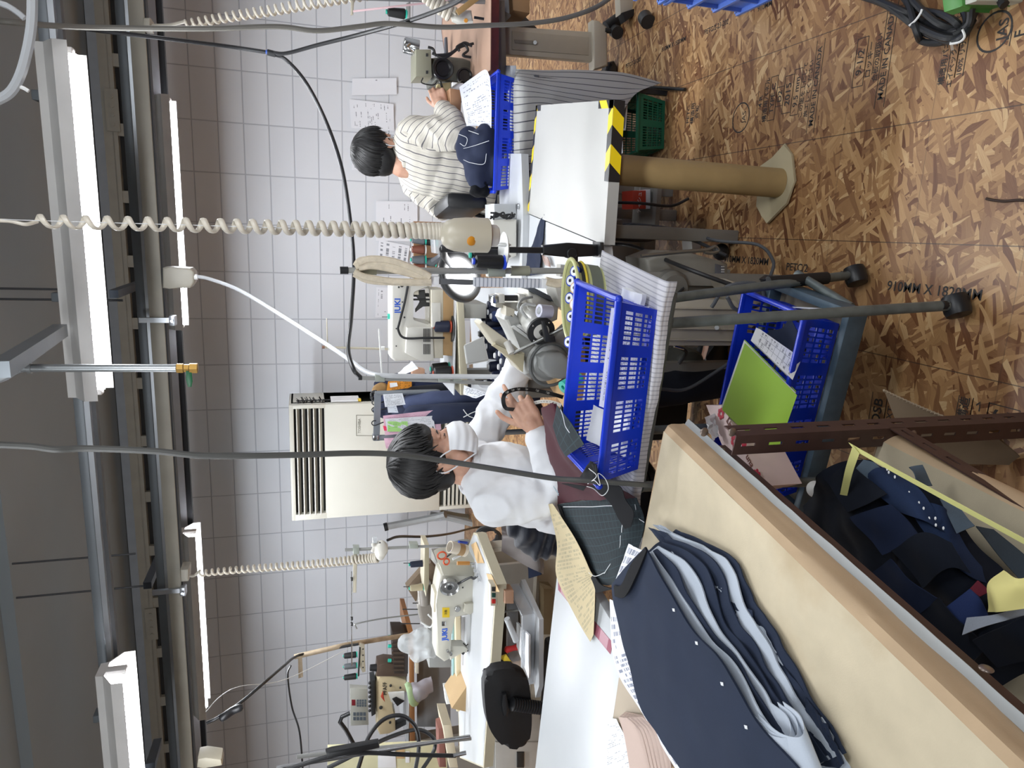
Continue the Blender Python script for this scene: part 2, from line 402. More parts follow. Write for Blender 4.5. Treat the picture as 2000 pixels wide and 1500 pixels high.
S(MB().box((X1+.075,(Y0+WY)/2,1.65),(.15,WY-Y0,3.5)).build('wall_right',white_paint,local=True))
S(MB().box(((X0+X1)/2,Y0-.075,1.65),(X1-X0+.3,.15,3.5)).build('wall_front',white_paint,local=True))
CZ=3.05
p=A(48,1350,Z=CZ);q=A(22,1350,Y=p.y)
b=MB();b.box(((X0+X1)/2,(p.y+WY)/2,CZ+.15),(X1-X0,WY-p.y,.3));b.box(((X0+X1)/2,(Y0+p.y)/2,q.z+.05),(X1-X0,p.y-Y0,.1))
S(b.build('ceiling',ceil_m,local=True))
def strip(name,Y,xa,xb,m,dep,y=770,kind=True,label=None,cat=None,shape=None):
 za,zb=A(xa,y,Y=Y).z,A(xb,y,Y=Y).z
 o=MB().box(((X0+X1)/2,Y+dep/2,(za+zb)/2),(X1-X0-.02,dep,za-zb)).build(name,m,local=True)
 return S(o) if kind else tag(o,label,cat)
beige_st=mat('beige_steel','9d9b92',.5,.1);grey_st=mat('grey_galvanised','6f757a',.45,.3);grey_gr=mat('green_grey_steel','6f7574',.45,.3)
alu=mat('aluminium','c3c8ce',.3,.8);dark=mat('dark_rubber','17181a',.6);blackp=mat('black_plastic','1b1c1f',.42,var=.15);white_en=mat('white_enamel','d9d8d6',.35)
strip('trim_1',6.38,226,243,white_paint,.07)
Yb=6.15;z1,z2,z3,z4=[A(x,770,Y=Yb).z for x in(243,261,265,290)]
b=MB();b.box(((X0+X1)/2,Yb+.05,(z1+z2)/2),(X1-X0-.02,.1,z1-z2));b.box(((X0+X1)/2,Yb+.04,(z2+z3)/2-.002),(X1-X0-.02,.08,z2-z3+.02));b.box(((X0+X1)/2,Yb+.05,z4-.03),(X1-X0-.02,.1,.06))
k=X0
while k<X1:
 b.box((k,Yb+.03,(z3+z4)/2),(.09,.04,z3-z4+.01));k+=.49
tb=S(b.build('trim_2',beige_st,local=True))
MB().box(((X0+X1)/2,Yb+.075,(z3+z4)/2),(X1-X0-.04,.02,z3-z4)).build('mesh_panel',mat('dark_mesh','2c2b2a',.8),tb,local=True)
b=MB()
for kx in(A(213,215,Y=Yb).x,A(230,1225,Y=Yb).x):
 b.box((kx,Yb-.008,(z1+z3)/2-.03),(.3,.012,.09))
 for i in range(4):b.cyl((kx-.1+i*.065,Yb-.022,(z1+z3)/2-.03),(kx-.1+i*.065,Yb-.01,(z1+z3)/2-.03),.014,seg=8)
b.build('splice_plate',beige_st,tb,local=True)
def runner(name,label,Y,xa,xb,m,dep,cat='rail',lip=None):
 t=thing(name,label,cat,(0,Y,A(xb,770,Y=Y).z));za,zb=A(xa,770,Y=Y).z,A(xb,770,Y=Y).z
 MB().box(((X0+X1)/2,Y+dep/2,(za+zb)/2),(X1-X0-.02,dep,za-zb),bev=.004).build('channel',m,t)
 if lip:
  for nm,a,c,mm,dy in lip:
   za,zb=A(a,770,Y=Y).z,A(c,770,Y=Y).z;MB().box(((X0+X1)/2,Y+dy+dep/2,(za+zb)/2),(X1-X0-.02,dep*.8,za-zb)).build(nm,mm,t)
 return t
r1=runner('hanging_raceway','grey steel raceway along which the nearer row of tube lights hangs',3.03,141,161,grey_st,.04,lip=(('lip',161,172,alu,.0),('lid',172,180,mat('raceway_underside','4a4b4d',.6),.03)))
for y in(190,580,1395):q=A(90+.088*y,y,Y=3.03);MB().box((q.x,3.035,A(151,770,Y=3.03).z),(.035,.06,.1),bev=.004).build('coupler',grey_st,r1)
r2=runner('hanging_raceway','grey steel raceway just above the beige bus duct',3.95,279,296,grey_st,.05,lip=(('lip',296,302,alu,.0),))
r3=runner('hanging_bus_duct','beige power bus duct spanning the ceiling with plug boxes under it',3.85,302,330,mat('beige_duct','9e9a8e',.45),.07,'duct',lip=(('lower_edge',330,333,dark,.0),))
r4=runner('hanging_raceway','grey raceway along which the farther row of tube lights hangs',4.73,329,337,grey_gr,.05,lip=(('lip',337,350,mat('lip_white','b9bdc4',.4),.0),('cable_cover',350,361,mat('blue_black','14161c',.5),.01)))
def rod(x,ya,xb,yb,Y,label,r=.006):
 p,q=A(x,ya,Y=Y),A(xb,yb,Y=Y);q.x=p.x=(p.x+q.x)/2;p.z=min(p.z,3.3);return tag(MB().cyl(q,p,r,seg=8).build('hanger_rod',mat('rod_steel','55575a',.5,.5),None),label,'rod','rods hanging from the ceiling')
rod(0,565,205,565,4.05,'thin ceiling rod, right-hand one of the pair near the plug box');rod(0,586,240,585,4.05,'thin ceiling rod, left-hand one of the pair near the plug box')
rod(-10,1098,265,1087,4.05,'thin ceiling rod over the air conditioner end, right of its pair');rod(-10,1168,290,1147,4.05,'thin ceiling rod over the left sewing table, left of its pair')
for(x,y),lb in(((225,585),'short grey strut channel under the ceiling above the plug box'),((290,1150),'short grey strut channel under the ceiling near the thin coiled cord')):
 q=A(x,y,Y=4.02);t=tag(MB().box((q.x+.03,4.3,q.z),(.04,.6,.042)).build('strut_rail',mat('strut_blue','57606c',.45,.4),None),lb,'strut','struts')
p=A(308,1490,Y=5.2);q=A(297,1448,Y=5.7);tag(MB().bar(A(293,1500,Y=3.9),A(308,1450,Y=4.6),.05,.05).build('strut_rail',MATS['strut_blue'],None),'grey strut channel end beneath the ceiling above the far left tube light','strut')
tag(MB().bar(A(0,722,Y=2.0),A(118,645,Y=2.74),.042,.042).build('strut_rail',mat('strut_galv','8d949a',.35,.6),None),'galvanised strut running from the nearer raceway towards the hanging air pipe','strut')
for(x,y),lb in(((318,626),'bright clamp on the bus duct beside the plug box'),((340,1156),'bright clamp on the bus duct beside the thin coiled cord')):
 q=A(x,y,Y=3.83);b=MB();b.box((q.x,3.845,q.z+.03),(.025,.02,.16));b.box((q.x,3.84,q.z-.045),(.05,.05,.03),bev=.004);b.cyl((q.x,3.8,q.z-.045),(q.x,3.86,q.z-.045),.008,seg=8)
 tag(b.build('hanging_clamp',alu,None),lb,'clamp')
tube_m=emit('lamp_tube','f6f8ff',42.)
def fixture(x0,x1,Y,z,label,lit=True):
 t=thing('hanging_tube_light',label,'light',((x0+x1)/2,Y,z),0,'fluorescent tube lights');L=x1-x0
 w=.115;sec=[(-w,-.055),(-w,-.012),(-.05,.032),(-.045,.06),(.045,.06),(.05,.032),(w,-.012),(w,-.055)]
 inner=[(w-.003,-.055),(w-.003,-.013),(.047,.028),(-.047,.028),(-w+.003,-.013),(-w+.003,-.055)]
 M=Matrix.Translation((x0,Y,z))@Matrix(((0,1,0,0),(1,0,0,0),(0,0,1,0),(0,0,0,1)))
 MB().prism(sec+inner,L,M).build('reflector',white_en,t)
 b=MB();b.cyl((x0+.02,Y,z-.035),(x1-.02,Y,z-.035),.0175,seg=14);b.build('tube',tube_m,t)
 for e in(x0+.012,x1-.012):MB().box((e,Y,z-.005),(.022,.04,.08),bev=.004).build('lamp_holder',white_en,t)
 if lit:
  ld=bpy.data.lights.new('tube_glow','AREA');ld.shape='RECTANGLE';ld.size=L-.05;ld.size_y=.18;ld.energy=LAMP*(1.5 if Y>4 else 1.);ld.color=(.93,.965,1.)
  lo=bpy.data.objects.new('tube_glow',ld);C.objects.link(lo);lo.location=((x0+x1)/2,Y,z-.06)
 return t
LAMP=21.
za=A(167,400,Y=2.9).z+.04;zb=A(345,415,Y=4.6).z+.04
fixture(A(195,770,Y=2.9).x,A(112,90,Y=2.9).x,2.9,za,'long lit tube light nearest the camera, hanging behind the thick coiled cord')
fixture(A(222,1305,Y=2.9).x-1.25,A(222,1305,Y=2.9).x,2.9,za,'lit tube light of the nearer row, cut off by the far left of the ceiling')
fixture(A(365,640,Y=4.6).x,A(325,190,Y=4.6).x,4.6,zb,'lit tube light of the farther row partly behind the beige plug box')
fixture(A(400,1385,Y=4.6).x,A(372,1035,Y=4.6).x,4.6,zb,'lit tube light of the farther row above the left sewing machines')
def lamp(x,y,e=1.,z=2.3,L=1.2,tilt=0.):
 ld=bpy.data.lights.new('tube_glow','AREA');ld.shape='RECTANGLE';ld.size=L;ld.size_y=.2;ld.energy=LAMP*e;ld.color=(.93,.965,1.)
 lo=bpy.data.objects.new('tube_glow',ld);C.objects.link(lo);lo.location=(x,y,z);lo.rotation_euler=(R(tilt),0,0)
for x,y,e in((2.1,2.9,.8),(2.2,4.6,1.),(-5.,2.9,.8),(-5.3,4.6,1.),(-1.3,.75,.8),(.9,.75,.95),(-3.6,.9,.9),(-1.2,-1.2,.8),(1.2,-1.2,1.)):lamp(x,y,e,tilt=38 if y<2 else 0)
cd=bpy.data.cameras.new('camera');cam=bpy.data.objects.new('camera',cd);C.objects.link(cam);bpy.context.scene.camera=cam
cd.sensor_fit='HORIZONTAL';cd.sensor_width=36;cd.lens=F_PX/2000*36;cd.clip_start=.02
rt=Vector((math.cos(YAW),math.sin(YAW),0));fh=Vector((-math.sin(YAW),math.cos(YAW),0));vw=fh*math.cos(PITCH)-Vector((0,0,math.sin(PITCH)));upv=fh*math.sin(PITCH)+Vector((0,0,math.cos(PITCH)))
ea=rt*math.cos(ROLL)-upv*math.sin(ROLL);eb=rt*math.sin(ROLL)+upv*math.cos(ROLL)
cx,cy,cz=-eb,ea,-vw
cam.matrix_world=Matrix(((cx.x,cy.x,cz.x,0),(cx.y,cy.y,cz.y,0),(cx.z,cy.z,cz.z,EYE),(0,0,0,1)))
sc_=bpy.context.scene;w=bpy.data.worlds.new('room_air');sc_.world=w;w.use_nodes=True;w.node_tree.nodes['Background'].inputs[0].default_value=(.6,.65,.7,1);w.node_tree.nodes['Background'].inputs[1].default_value=.2
cy_=sc_.cycles;cy_.adaptive_threshold=.02;cy_.max_bounces=6;cy_.diffuse_bounces=3;cy_.glossy_bounces=2;cy_.transmission_bounces=3;cy_.transparent_max_bounces=8;cy_.caustics_reflective=cy_.caustics_refractive=False
sc_.view_settings.view_transform='Standard';sc_.view_settings.look='None';sc_.view_settings.exposure=0.;sc_.view_settings.gamma=1.;sc_.view_settings.use_curve_mapping=False
ink=mat('stamp_ink','33302f',.7)
def stamp(lines,x,y,size,along='X'):
 """lines of print lying on the boards; along X reads to the right, along Y reads towards the camera"""
 p=A(x,y,Z=0);b=MB()
 M=Matrix(((1,0,0,p.x),(0,1,0,p.y),(0,0,1,.0006),(0,0,0,1))) if along=='X' else Matrix(((0,1,0,p.x),(-1,0,0,p.y),(0,0,1,.0006),(0,0,0,1)))
 for i,(s,k,kind) in enumerate(lines):
  off=sum(l[1]*1.25 for l in lines[:i])*size+k*size*.62
  b.text(s,size*k,M@Matrix.Translation((0,-off,0)),depth=.0001,bold=.012)
  if kind:
   w2,h2=size*k*.33*len(s)+.01,size*k*.62
   for cx_,cy_,sx_,sy_ in((0,h2,w2*2,.002),(0,-h2,w2*2,.002))+(((w2,0,.002,h2*2),(-w2,0,.002,h2*2)) if kind==2 else()):
    b.box((cx_,cy_-off,0),(sx_,sy_,.0003),M=M)
 return b.build('printed_stamp',ink,fl,local=True,smooth=False)
for x,y,sz,s in((1822,556,.036,'910MM X 1820MM'),(1457,503,.034,'910MM X 1820MM'),(1558,516,.034,'PETC/2'),(1316,85,.026,'910MM X 1820MM'),(1400,50,.026,'PETC/2-23-202'),(1237,122,.026,'PETC/2-23-202'),(1495,8,.026,'910MM')):
 stamp([(s,1,0)],x,y-6,sz,'Y')
S1=[('4 R',.9,1),('構造用パネル',.8,1),('TYPE C',1.,2),('D2',1.,2),('2015',1.2,2),('9.5 mm',1.,2),('この面を上にして',.7,0),('施工してください',.7,0),('MADE IN CANADA',.9,1)]
stamp(S1,1480,200,.03);stamp([('9-1/2',1.1,2),('ロッキー',.8,1),('合板の取扱い',.7,0),('MADE IN CANADA',.9,1)],1670,125,.03)
def ring(x,y,r):
 p=A(x,y,Z=0);return MB().tube([(p.x+r*math.cos(a*.2618),p.y+r*math.sin(a*.2618),.0004) for a in range(24)],.0024,6,closed=True,flat=(1,.2))
b=ring(1942,62,.042);p=A(1942,62,Z=0);b.text('JAS',.034,Matrix.Translation((p.x,p.y-.022,.0006)),depth=.0001,bold=.015);b.build('printed_stamp',ink,fl,local=True)
b=ring(1447,230,.05);p=A(1447,230,Z=0);b.text('JAS',.03,Matrix.Translation((p.x,p.y-.02,.0006)),depth=.0001);b.build('printed_stamp',ink,fl,local=True)
stamp([('構造用パネル 3級',.8,0),('エイペックスジャパン',.7,1),('100% リサイクル',.7,1)],1840,100,.026)
stamp([('F',1.2,1),('品名',.8,0),('PETC',.9,1)],1975,70,.028);stamp([('OSB',1.4,1),('DEXTA',.9,2),('LC',2.,2)],1700,800,.03);stamp([('構造',1.,1),('←→',1.1,1),('C',2.,2)],1870,795,.03)
stamp([('PETC',1,1),('構造用',.9,1),('合板',.9,1)],1340,225,.03)
TZ=.80
fr=A(1300,560,Z=TZ);TM=frameM(fr,(-.987,.150,0));TM[0][1],TM[1][1]=.150,.987
def TP(u,d,z):return TM@Vector((u,d,z-TZ))
TW,TD=.50,.33
steel_paint=mat('grey_green_tube','68706f',.45,.3,var=.2,scale=30);tray_blue=mat('tray_paint','4c5f6d',.5,.1,var=.15,scale=25)
t=thing('tube_trolley','grey tube trolley on black castors with a blue-grey lower tray','trolley',TP(TW/2,TD/2,0))
legs=[A(1850,597,Z=.06),A(1655,538,Z=.06),TP(TW-.02,.015,.06),TP(TW-.02,TD-.015,.06)]
tops=[A(1280,633,Z=TZ-.025),A(1222,594,Z=TZ-.025),TP(TW-.02,.015,TZ-.03),TP(TW-.02,TD-.015,TZ-.03)]
legs[2]=TP(TW+.02,.03,.06)
for i,(p,q) in enumerate(zip(legs,tops)):
 lg=MB().tube(resample([p,q],8),.0125,12).build('leg',steel_paint,t)
 b=MB();d=(legs[0]-legs[1]).normalized();c=p+Vector((0,0,-.028));ax=Vector((.8,.45,0)).normalized()
 b.lathe([(.012,-.027),(.027,-.024),(.03,-.012),(.03,.012),(.027,.024),(.012,.027)],c,c+ax,20);b.cyl(c+Vector((0,0,.02)),p+Vector((0,0,.02)),.012,seg=10)
 b.build('castor',blackp,lg)
MB().tube([TP(.02,.022,TZ-.03),TP(TW-.01,.022,TZ-.03),TP(TW-.01,TD-.01,TZ-.03),TP(.02,TD-.01,TZ-.03)],.012,10,closed=True).build('upper_frame',steel_paint,t)
MB().box((0,0,0),(TW-.02,TD-.03,.012),M=TM@Matrix.Translation((TW/2,TD/2+.008,-.012))).build('top_board',mat('plywood','b08a5c',.6),t)
LZ=.262;l0=A(1668,612,Z=.24);
def LP(u,d,z):return Vector((l0 .x,l0 .y,0))+(TP(u,d,0)-TP(0,0,0))+Vector((0,0,z))
LW,LD=.56,.31;b=MB()
for p,q in((LP(0,0,.235),LP(LW,0,.235)),(LP(LW,0,.235),LP(LW,LD,.235)),(LP(LW,LD,.235),LP(0,LD,.235)),(LP(0,LD,.235),LP(0,0,.235))):b.bar(p,q,.022,.055,bev=.002)
b.build('tray_rim',tray_blue,t)
MB().bar(LP(LW/2,.0,.22),LP(LW/2,LD,.22),LW-.01,.008).build('tray_floor',mat('tray_board','9a8f7c',.7),t)
MB().tube(resample([legs[1]+Vector((0,.01,.16)),A(1662,600,Z=.2)],6),.012,10).build('side_rail',steel_paint,t)
MB().bar(A(1552,600,Y=LP(0,.2,0).y),A(1617,604,Y=LP(0,.05,0).y),.003,.03,up=(0,0,1)).build('paper_label',mat('paper_white','eceef1',.8),t)
MB().tube(resample([A(1500,552,Y=1.61),A(1615,543,Y=1.6)],6),.017,12).build('foam_sleeve',dark,t)
cl=stripes('ticking','cfced2','aaaab2','X',.0105,.26,uv=True)
def edge(d,z,u0=-.012,u1=TW+.02,n=7,a=0.):
 return[TP(u0+(u1-u0)*i/(n-1),d+a*math.sin(i*2.1),z+.002*math.sin(i*1.7)) for i in range(n)]
rows=[edge(-.002,TZ-.022,a=.003),edge(-.003,TZ-.01,a=.002),edge(.002,TZ+.001),edge(.05,TZ+.003),edge(TD-.02,TZ+.003),edge(TD+.01,TZ-.005)]
tag(net(rows,60,26,amp=.0025,fr=30,thick=.0015).build('striped_cloth',cl,None),'pale grey ticking cloth with thin stripes under the large blue basket','cloth')
blue_pl=mat('blue_plastic','1237c4',.32,var=.05);
o=A(1293,590,Z=TZ+.006);e=A(1250,938,Z=TZ+.006);BM=frameM(e,o-e);bw=(o-e).length
bk=basket('plastic_basket','large blue slotted basket on the striped trolley cloth, papers and cloth in it',BM,bw,.225,.100,blue_pl)
def BP(x,y,z):return BM@Vector((x,y,z))
doc=printed('form_sheet',rows=26,rules=13,cols=20,density=.62,ink='6b7080')
paper('form_sheet','printed form standing along the front inside of the large blue basket',[BP(.13,.045,.01),BP(bw-.015,.03,.012),BP(bw-.02,.035,.097),BP(.16,.055,.093)],doc,amp=.003,nu=14)
paper('paper_sheet','white sheet at the left end inside the large blue basket',[BP(.03,.06,.01),BP(.12,.05,.01),BP(.12,.18,.05),BP(.03,.18,.06)],mat('paper_white','eceef1',.8),amp=.006)
for k in range(3):
 paper('folded_paper',['folded white papers','middle white folded papers','white folded papers near the left end'][k]+' lying in the bottom of the large blue basket',[BP(.06+.13*k,.06,.02),BP(.17+.12*k,.05,.025),BP(.17+.12*k,.14,.03),BP(.06+.13*k,.15,.022)],mat('paper_white','eceef1',.8),amp=.01,seed=k,thick=.012)
lime=mat('lime_plastic','d3d596',.35,var=.1,Alpha=.92);ol=mat('olive_net','6c7060',.8,bump=.6,bscale=350)
pr_c=A(1113,586,Z=.886);pr_e=A(1113,506,Z=.886);CM=frameM((pr_c.x,pr_c.y,TZ+.004),(pr_e-pr_c));RX=(pr_e-pr_c).length
t=thing('lime_basket','pale lime oval pot full of bobbins behind the large blue basket','pot',CM.translation)
def oval(rx,ry,z,n=40):return[CM@Vector((rx*math.cos(2*math.pi*i/n),ry*math.sin(2*math.pi*i/n),z)) for i in range(n)]
b=MB();lv=[(RX*.80,.043,0),(RX*.85,.046,.02),(RX*.9,.049,.045),(RX*.94,.051,.065),(RX*.98,.053,.078)]
b.grid(lambda u,v:oval(*lv[round(v*4)])[round(u*40)%40],40,4,thick=.002);b.build('wall',lime,t)
MB().tube(oval(RX,.055,.08),.005,8,closed=True).build('rim',lime,t)
b=MB();b.grid(lambda u,v:oval(RX*.8*v+.001,.043*v+.001,.002)[round(u*40)%40],40,2,thick=.002);b.build('base',lime,t)
b=MB();b.grid(lambda u,v:oval(RX*(.86+.03*v),.0475+.003*v,.010+.03*v)[round(u*40)%40],40,4,thick=.0008);b.build('net_band',ol,t)
MB().tube(oval(RX*.935,.0525,.055),.0035,8,closed=True).build('elastic_band',mat('yellow_rubber','d9c23a',.5),t)
b=MB();b.grid(lambda u,v:oval(RX*(.93+.02*v),.0518+.002*v,.05+.018*v)[round(u*40)%40],40,2,thick=.0006);b.build('mesh_band',mat('black_net','2b2d2b',.8),t)
bob_b=mat('bobbin_blue','2445b8',.4);bob_w=mat('bobbin_wood','d9b38c',.6);thr_navy=fabric('thread_navy','161b33',500)
def bobbin(x,y,Y,m,label):
 q=A(x,y,Y=Y);tt=thing('bobbin',label,'bobbin',q,0,'bobbins in the lime pot');ax=Vector((.15,-.45,.88)).normalized();p=q-ax*.05
 MB().lathe([(.013,0),(.014,.004),(.010,.007),(.010,.042),(.014,.046),(.0145,.05)],p,p+ax,18).build('core',m,tt)
 MB().lathe([(.0102,.008),(.0125,.012),(.0125,.037),(.0102,.041)],p,p+ax,18).build('thread',thr_navy,tt)
 MB().lathe([(.0112,.0495),(.0112,.0512),(.004,.0512),(.004,.0495)],p,p+ax,18).build('end_label',mat('paper_white','eceef1',.8),tt)
 MB().lathe([(.0042,.0505),(.0042,.0518)],p,p+ax,12).build('hole',dark,tt)
for x,y,Y,m,lb in((1122,530,1.60,bob_b,'blue-ended bobbin nearest the pot rim, topmost in the lime pot'),(1114,548,1.62,bob_b,'second blue-ended bobbin in the lime pot'),(1122,562,1.60,bob_w,'tan-ended bobbin between two blue ones in the lime pot'),(1112,582,1.62,bob_b,'blue bobbin in the middle of the lime pot'),(1121,594,1.59,bob_w,'tan-ended bobbin by the slots of the blue basket'),(1115,618,1.6,bob_b,'blue-ended bobbin at the lower end of the lime pot'),(1110,668,1.6,bob_b,'lone white-faced bobbin poking up behind the blue basket, beyond the lime pot')):bobbin(x,y,Y,m,lb)
b=MB();q=A(1100,738,Y=1.66);teal=mat('teal_plastic','2fb39d',.4)
tt=thing('thread_cone','teal thread cone lying behind the large blue basket','spool',q);MB().lathe([(.016,0),(.017,.06),(.006,.0602),(.006,.05)],q+Vector((-.0,.0,-.045)),q+Vector((-.05,-.05,.08)),18).build('core',teal,tt)
o2,e2=LP(.02,.03,.232),LP(LW-.02,.03,.232);M2=frameM(e2,o2-e2);M2[0][1],M2[1][1]=TM[0][1],TM[1][1]
w2=(o2-e2).length
basket('plastic_basket','dark blue slotted basket on the lower tray with a green file in it',M2,w2,.25,.125,blue_pl)
def B2(x,y,z):return M2@Vector((x,y,z))
green_f=mat('green_file','a3cf46',.45,var=.03)
gA=[A(1455,668,Y=1.50),A(1558,768,Y=1.40),A(1535,835,Y=1.38),A(1408,790,Y=1.50)]
gg=[A(1455,670,Y=1.53),A(1557,772,Y=1.41),A(1512,900,Y=1.42),A(1410,800,Y=1.52)]
tt=thing('file_folder','bright lime green file folder leaning in the dark blue basket','folder',gg[2]);MB().sheet(*gg,nu=4,nv=4,thick=.002).build('cover',green_f,tt)
MB().sheet(*[p+Vector((.004,.012,-.006)) for p in gg],nu=4,nv=4,thick=.008).build('pages',mat('paper_white','eceef1',.8),tt);MB().sheet(*[p+Vector((.006,.02,-.012)) for p in gg],nu=4,nv=4,thick=.002).build('back_cover',green_f,tt)
form2=printed('form_sheet_b',rows=14,rules=9,cols=16,density=.5,ink='565b66')
for k in range(3):
 o_=Vector((0,.012*k,-.004*k));paper('form_sheet',['front printed form leaning behind the green file','middle printed form behind the green file','rearmost printed form behind the green file'][k],[p+o_ for p in(A(1548,742,Y=1.42),A(1566,700,Y=1.44),A(1483,642,Y=1.52),A(1472,668,Y=1.52))],form2,amp=.001,seed=k)
tb=thing('tissue_box','pink tissue box with red flowers between the basket and the brown rack','box',A(1440,880,Z=.3));pk=mat('tissue_card','d8c2bf',.6)
qs=[A(1378,790,Y=1.42),A(1432,842,Y=1.36)]
tq=[A(1380,793,Y=1.45),A(1447,868,Y=1.36),A(1476,912,Y=1.34)]
TBq=[A(x,y,Z=.472) for x,y in((1379,791),(1412,792),(1490,950),(1446,960))];b=MB();u_=[b.bm.verts.new(p) for p in TBq];d_=[b.bm.verts.new(p-Vector((0,0,.112))) for p in TBq];b.bm.faces.new(u_);b.bm.faces.new(d_[::-1])
for i in range(4):b.bm.faces.new((u_[i],u_[(i+1)%4],d_[(i+1)%4],d_[i]))
b.build('carton',pk,tb)
for i,(x,y,z) in enumerate(((1408,808,.473),(1452,862,.473),(1478,928,.473),(1434,862,.473))):
 c=A(x,y,Z=z);b=MB()
 for k in range(6):b.ball(c+Vector((.010*math.cos(k*1.047),.010*math.sin(k*1.047),0)),.007,(1,.8,.1),8,5)
 b.build('flower_print',mat('flower_red','b3243c',.6),tb)
xd=(TBq[2]-TBq[1]).normalized();yd=Vector((0,0,1)).cross(xd)
for x,y,s_ in((1426,830,'Lina'),(1464,900,'una')):
 c=A(x,y,Z=.4735);b=MB();b.text(s_,.024,Matrix(((xd.x,yd.x,0,c.x),(xd.y,yd.y,0,c.y),(0,0,1,c.z),(0,0,0,1))),bold=.01);b.build('lettering',mat('print_brown','7a4a3c',.6),tb)
tc0=A(1404,850,Z=.475);MB().sheet(tc0,tc0+Vector((.05,.04,-.01)),tc0+Vector((.045,.02,.035)),tc0+Vector((-.01,-.02,.03)),8,6,amp=.012,fr=9).build('tissue',mat('paper_white','eceef1',.8),tb)
denim=fabric('denim_navy','1d2b45',700);navy=fabric('navy_wool','20273a',900)
tag(net([[A(1545,620,Y=1.5),A(1560,650,Y=1.46),A(1568,690,Y=1.44)],[A(1530,640,Y=1.52),A(1540,665,Y=1.5),A(1545,700,Y=1.48)],[A(1500,645,Y=1.56),A(1510,680,Y=1.55),A(1515,710,Y=1.54)]],10,10,amp=.01,fr=20).build('fabric_piece',navy,None),'dark navy cloth scrap tucked beside the forms in the lower basket','fabric')
brown=mat('brown_angle','4f3a35',.5,.15,var=.1,scale=30);cream=mat('cream_canvas','cabda2',.75,var=.09,scale=11,bump=.25,bscale=400);cream_e=mat('cream_edge','c4a988',.75,var=.07,scale=13,bump=.2,bscale=400)
RZ=.80
FRc=A(1297,843,Z=RZ);NR=A(1935,1465,Z=RZ);rv=(NR-FRc).normalized()*.92;lf=Vector((rv.y,-rv.x,0)).normalized()
if lf.x>0:lf=-lf
def RP(l,d,z):return FRc+lf*l+rv/.92*d+Vector((0,0,z-RZ))
def flange(b,p,q,side,w,pitch=.055,slot=.03):
 p,q,side=Vector(p),Vector(q),Vector(side).normalized();L=(q-p).length;n=int(L/pitch)
 us=[0.];hu=set()
 for k in range(n):
  c=(k+.5)*pitch/L;us.append(c-slot/2/L);hu.add(len(us)-2+1);us.append(c+slot/2/L)
 us.append(1.);vs=[0,.42,.6,1.]
 b.grid(lambda u,v:p.lerp(q,us[round(u*(len(us)-1))])+side*w*vs[round(v*3)],len(us)-1,3,skip=lambda i,j:i in hu and j==1,thick=.0025)
tk=thing('angle_rack','brown slotted-angle rack with round bolts in the near left foreground','rack',RP(.3,.4,0))
post=A(1420,851,Y=1.06);
def post_(p,nm='post'):
 b=MB();z0,z1=Vector((p.x,p.y,0.)),Vector((p.x,p.y,.765))
 flange(b,z1,z0,-rv.normalized().cross(Vector((0,0,1))) if 0 else lf,.04,.06);flange(b,z1,z0,-rv,.04,.06);b.build(nm,brown,tk,ang=20)
post_(post)
bolt_m=mat('bolt_steel','8d8078',.35,.7)
b=MB();s0=A(1385,872,Z=.752);s1=s0+rv.normalized()*1.05
flange(b,s0,s1,(0,0,-1),.038,.054);flange(b,s0,s1,lf,.036,.054);b.build('side_rail',brown,tk,ang=20)
b=MB();flange(b,s0,s0+lf*.42,(0,0,-1),.038,.054);b.build('far_rail',brown,tk,ang=20)
r2b=A(1800,868,Z=.40)
b=MB();l0_=Vector((post.x+.0,post.y,.415));flange(b,l0_,l0_+rv.normalized()*.9,(0,0,-1),.038,.054);b.build('lower_rail',brown,tk,ang=20)
for p in(A(1380,853,Y=1.05),A(1435,853,Y=1.05),A(1790,856,Y=1.05)):
 MB().ball(Vector((p.x+.006,post.y-.001,p.z)),.0085,(1,.35,1),12,8).build('bolt',bolt_m,tk)
for p in(A(1408,882,Z=.74),A(1925,1312,Z=.74)):MB().ball(p+Vector((.004,0,.0)),.0085,(.4,1,1),12,8).build('bolt',bolt_m,tk)
st2=NT(cream);tc2=st2 .n('TexCoord');n2=st2 .n('TexNoise',inp={'Vector':tc2 .outputs['Object'],'Scale':4.5,'Detail':6.});lk=st2 .b.inputs['Base Color'].links[0].from_socket;st2 .l(st2 .mix(st2 .ramp(n2 .outputs[0],(.6,(0,0,0,1)),(.78,(.5,)*3+(1,))),lk,lin('a98a5c')),st2 .b.inputs['Base Color'])
pb=thing('padded_board','cream canvas-covered board lying on top of the brown rack','board',RP(.3,.4,.757))
def top(u,v):return RP(.40*u,1.0*v,RZ+.0015*noise.noise(Vector((u*5,v*6,0))))
MB().grid(top,16,20,uvs=(1,1),thick=.004).build('top_cover',cream,pb)
def hem(u,v):
 p=RP(0,1.0*u,RZ);return p+Vector((.016,0,0))*min(1,v*5)+Vector((0,0,-.046*v+.003*noise.noise(Vector((u*9,v,3)))*v))+Vector((.006*noise.noise(Vector((u*7,v*2,1)))*v,0,0))
MB().grid(hem,40,6,thick=.002).build('right_hem',cream_e,pb)
MB().grid(lambda u,v:RP(.40*u,-.004*v,RZ-.044*v),10,3,thick=.002).build('far_hem',cream_e,pb)
MB().grid(lambda u,v:RP(-.014-.014*v-.003*noise.noise(Vector((u*14,2,v))),1.0*u,.755-.006*v),40,2,thick=.002).build('paper_strip',mat('grey_paper','b4b8b9',.8),pb)
b=MB();b.grid(lambda u,v:RP(.004+.38*u,.004+.98*v,RZ-.036),2,2,thick=.008);b.build('board',mat('grey_board','9aa0a3',.7),pb)
WZ=.765
wt=thing('work_table','white laminate work table at the left with cut cloth and patterns on it','table',Vector((-1.6,1.65,0)))
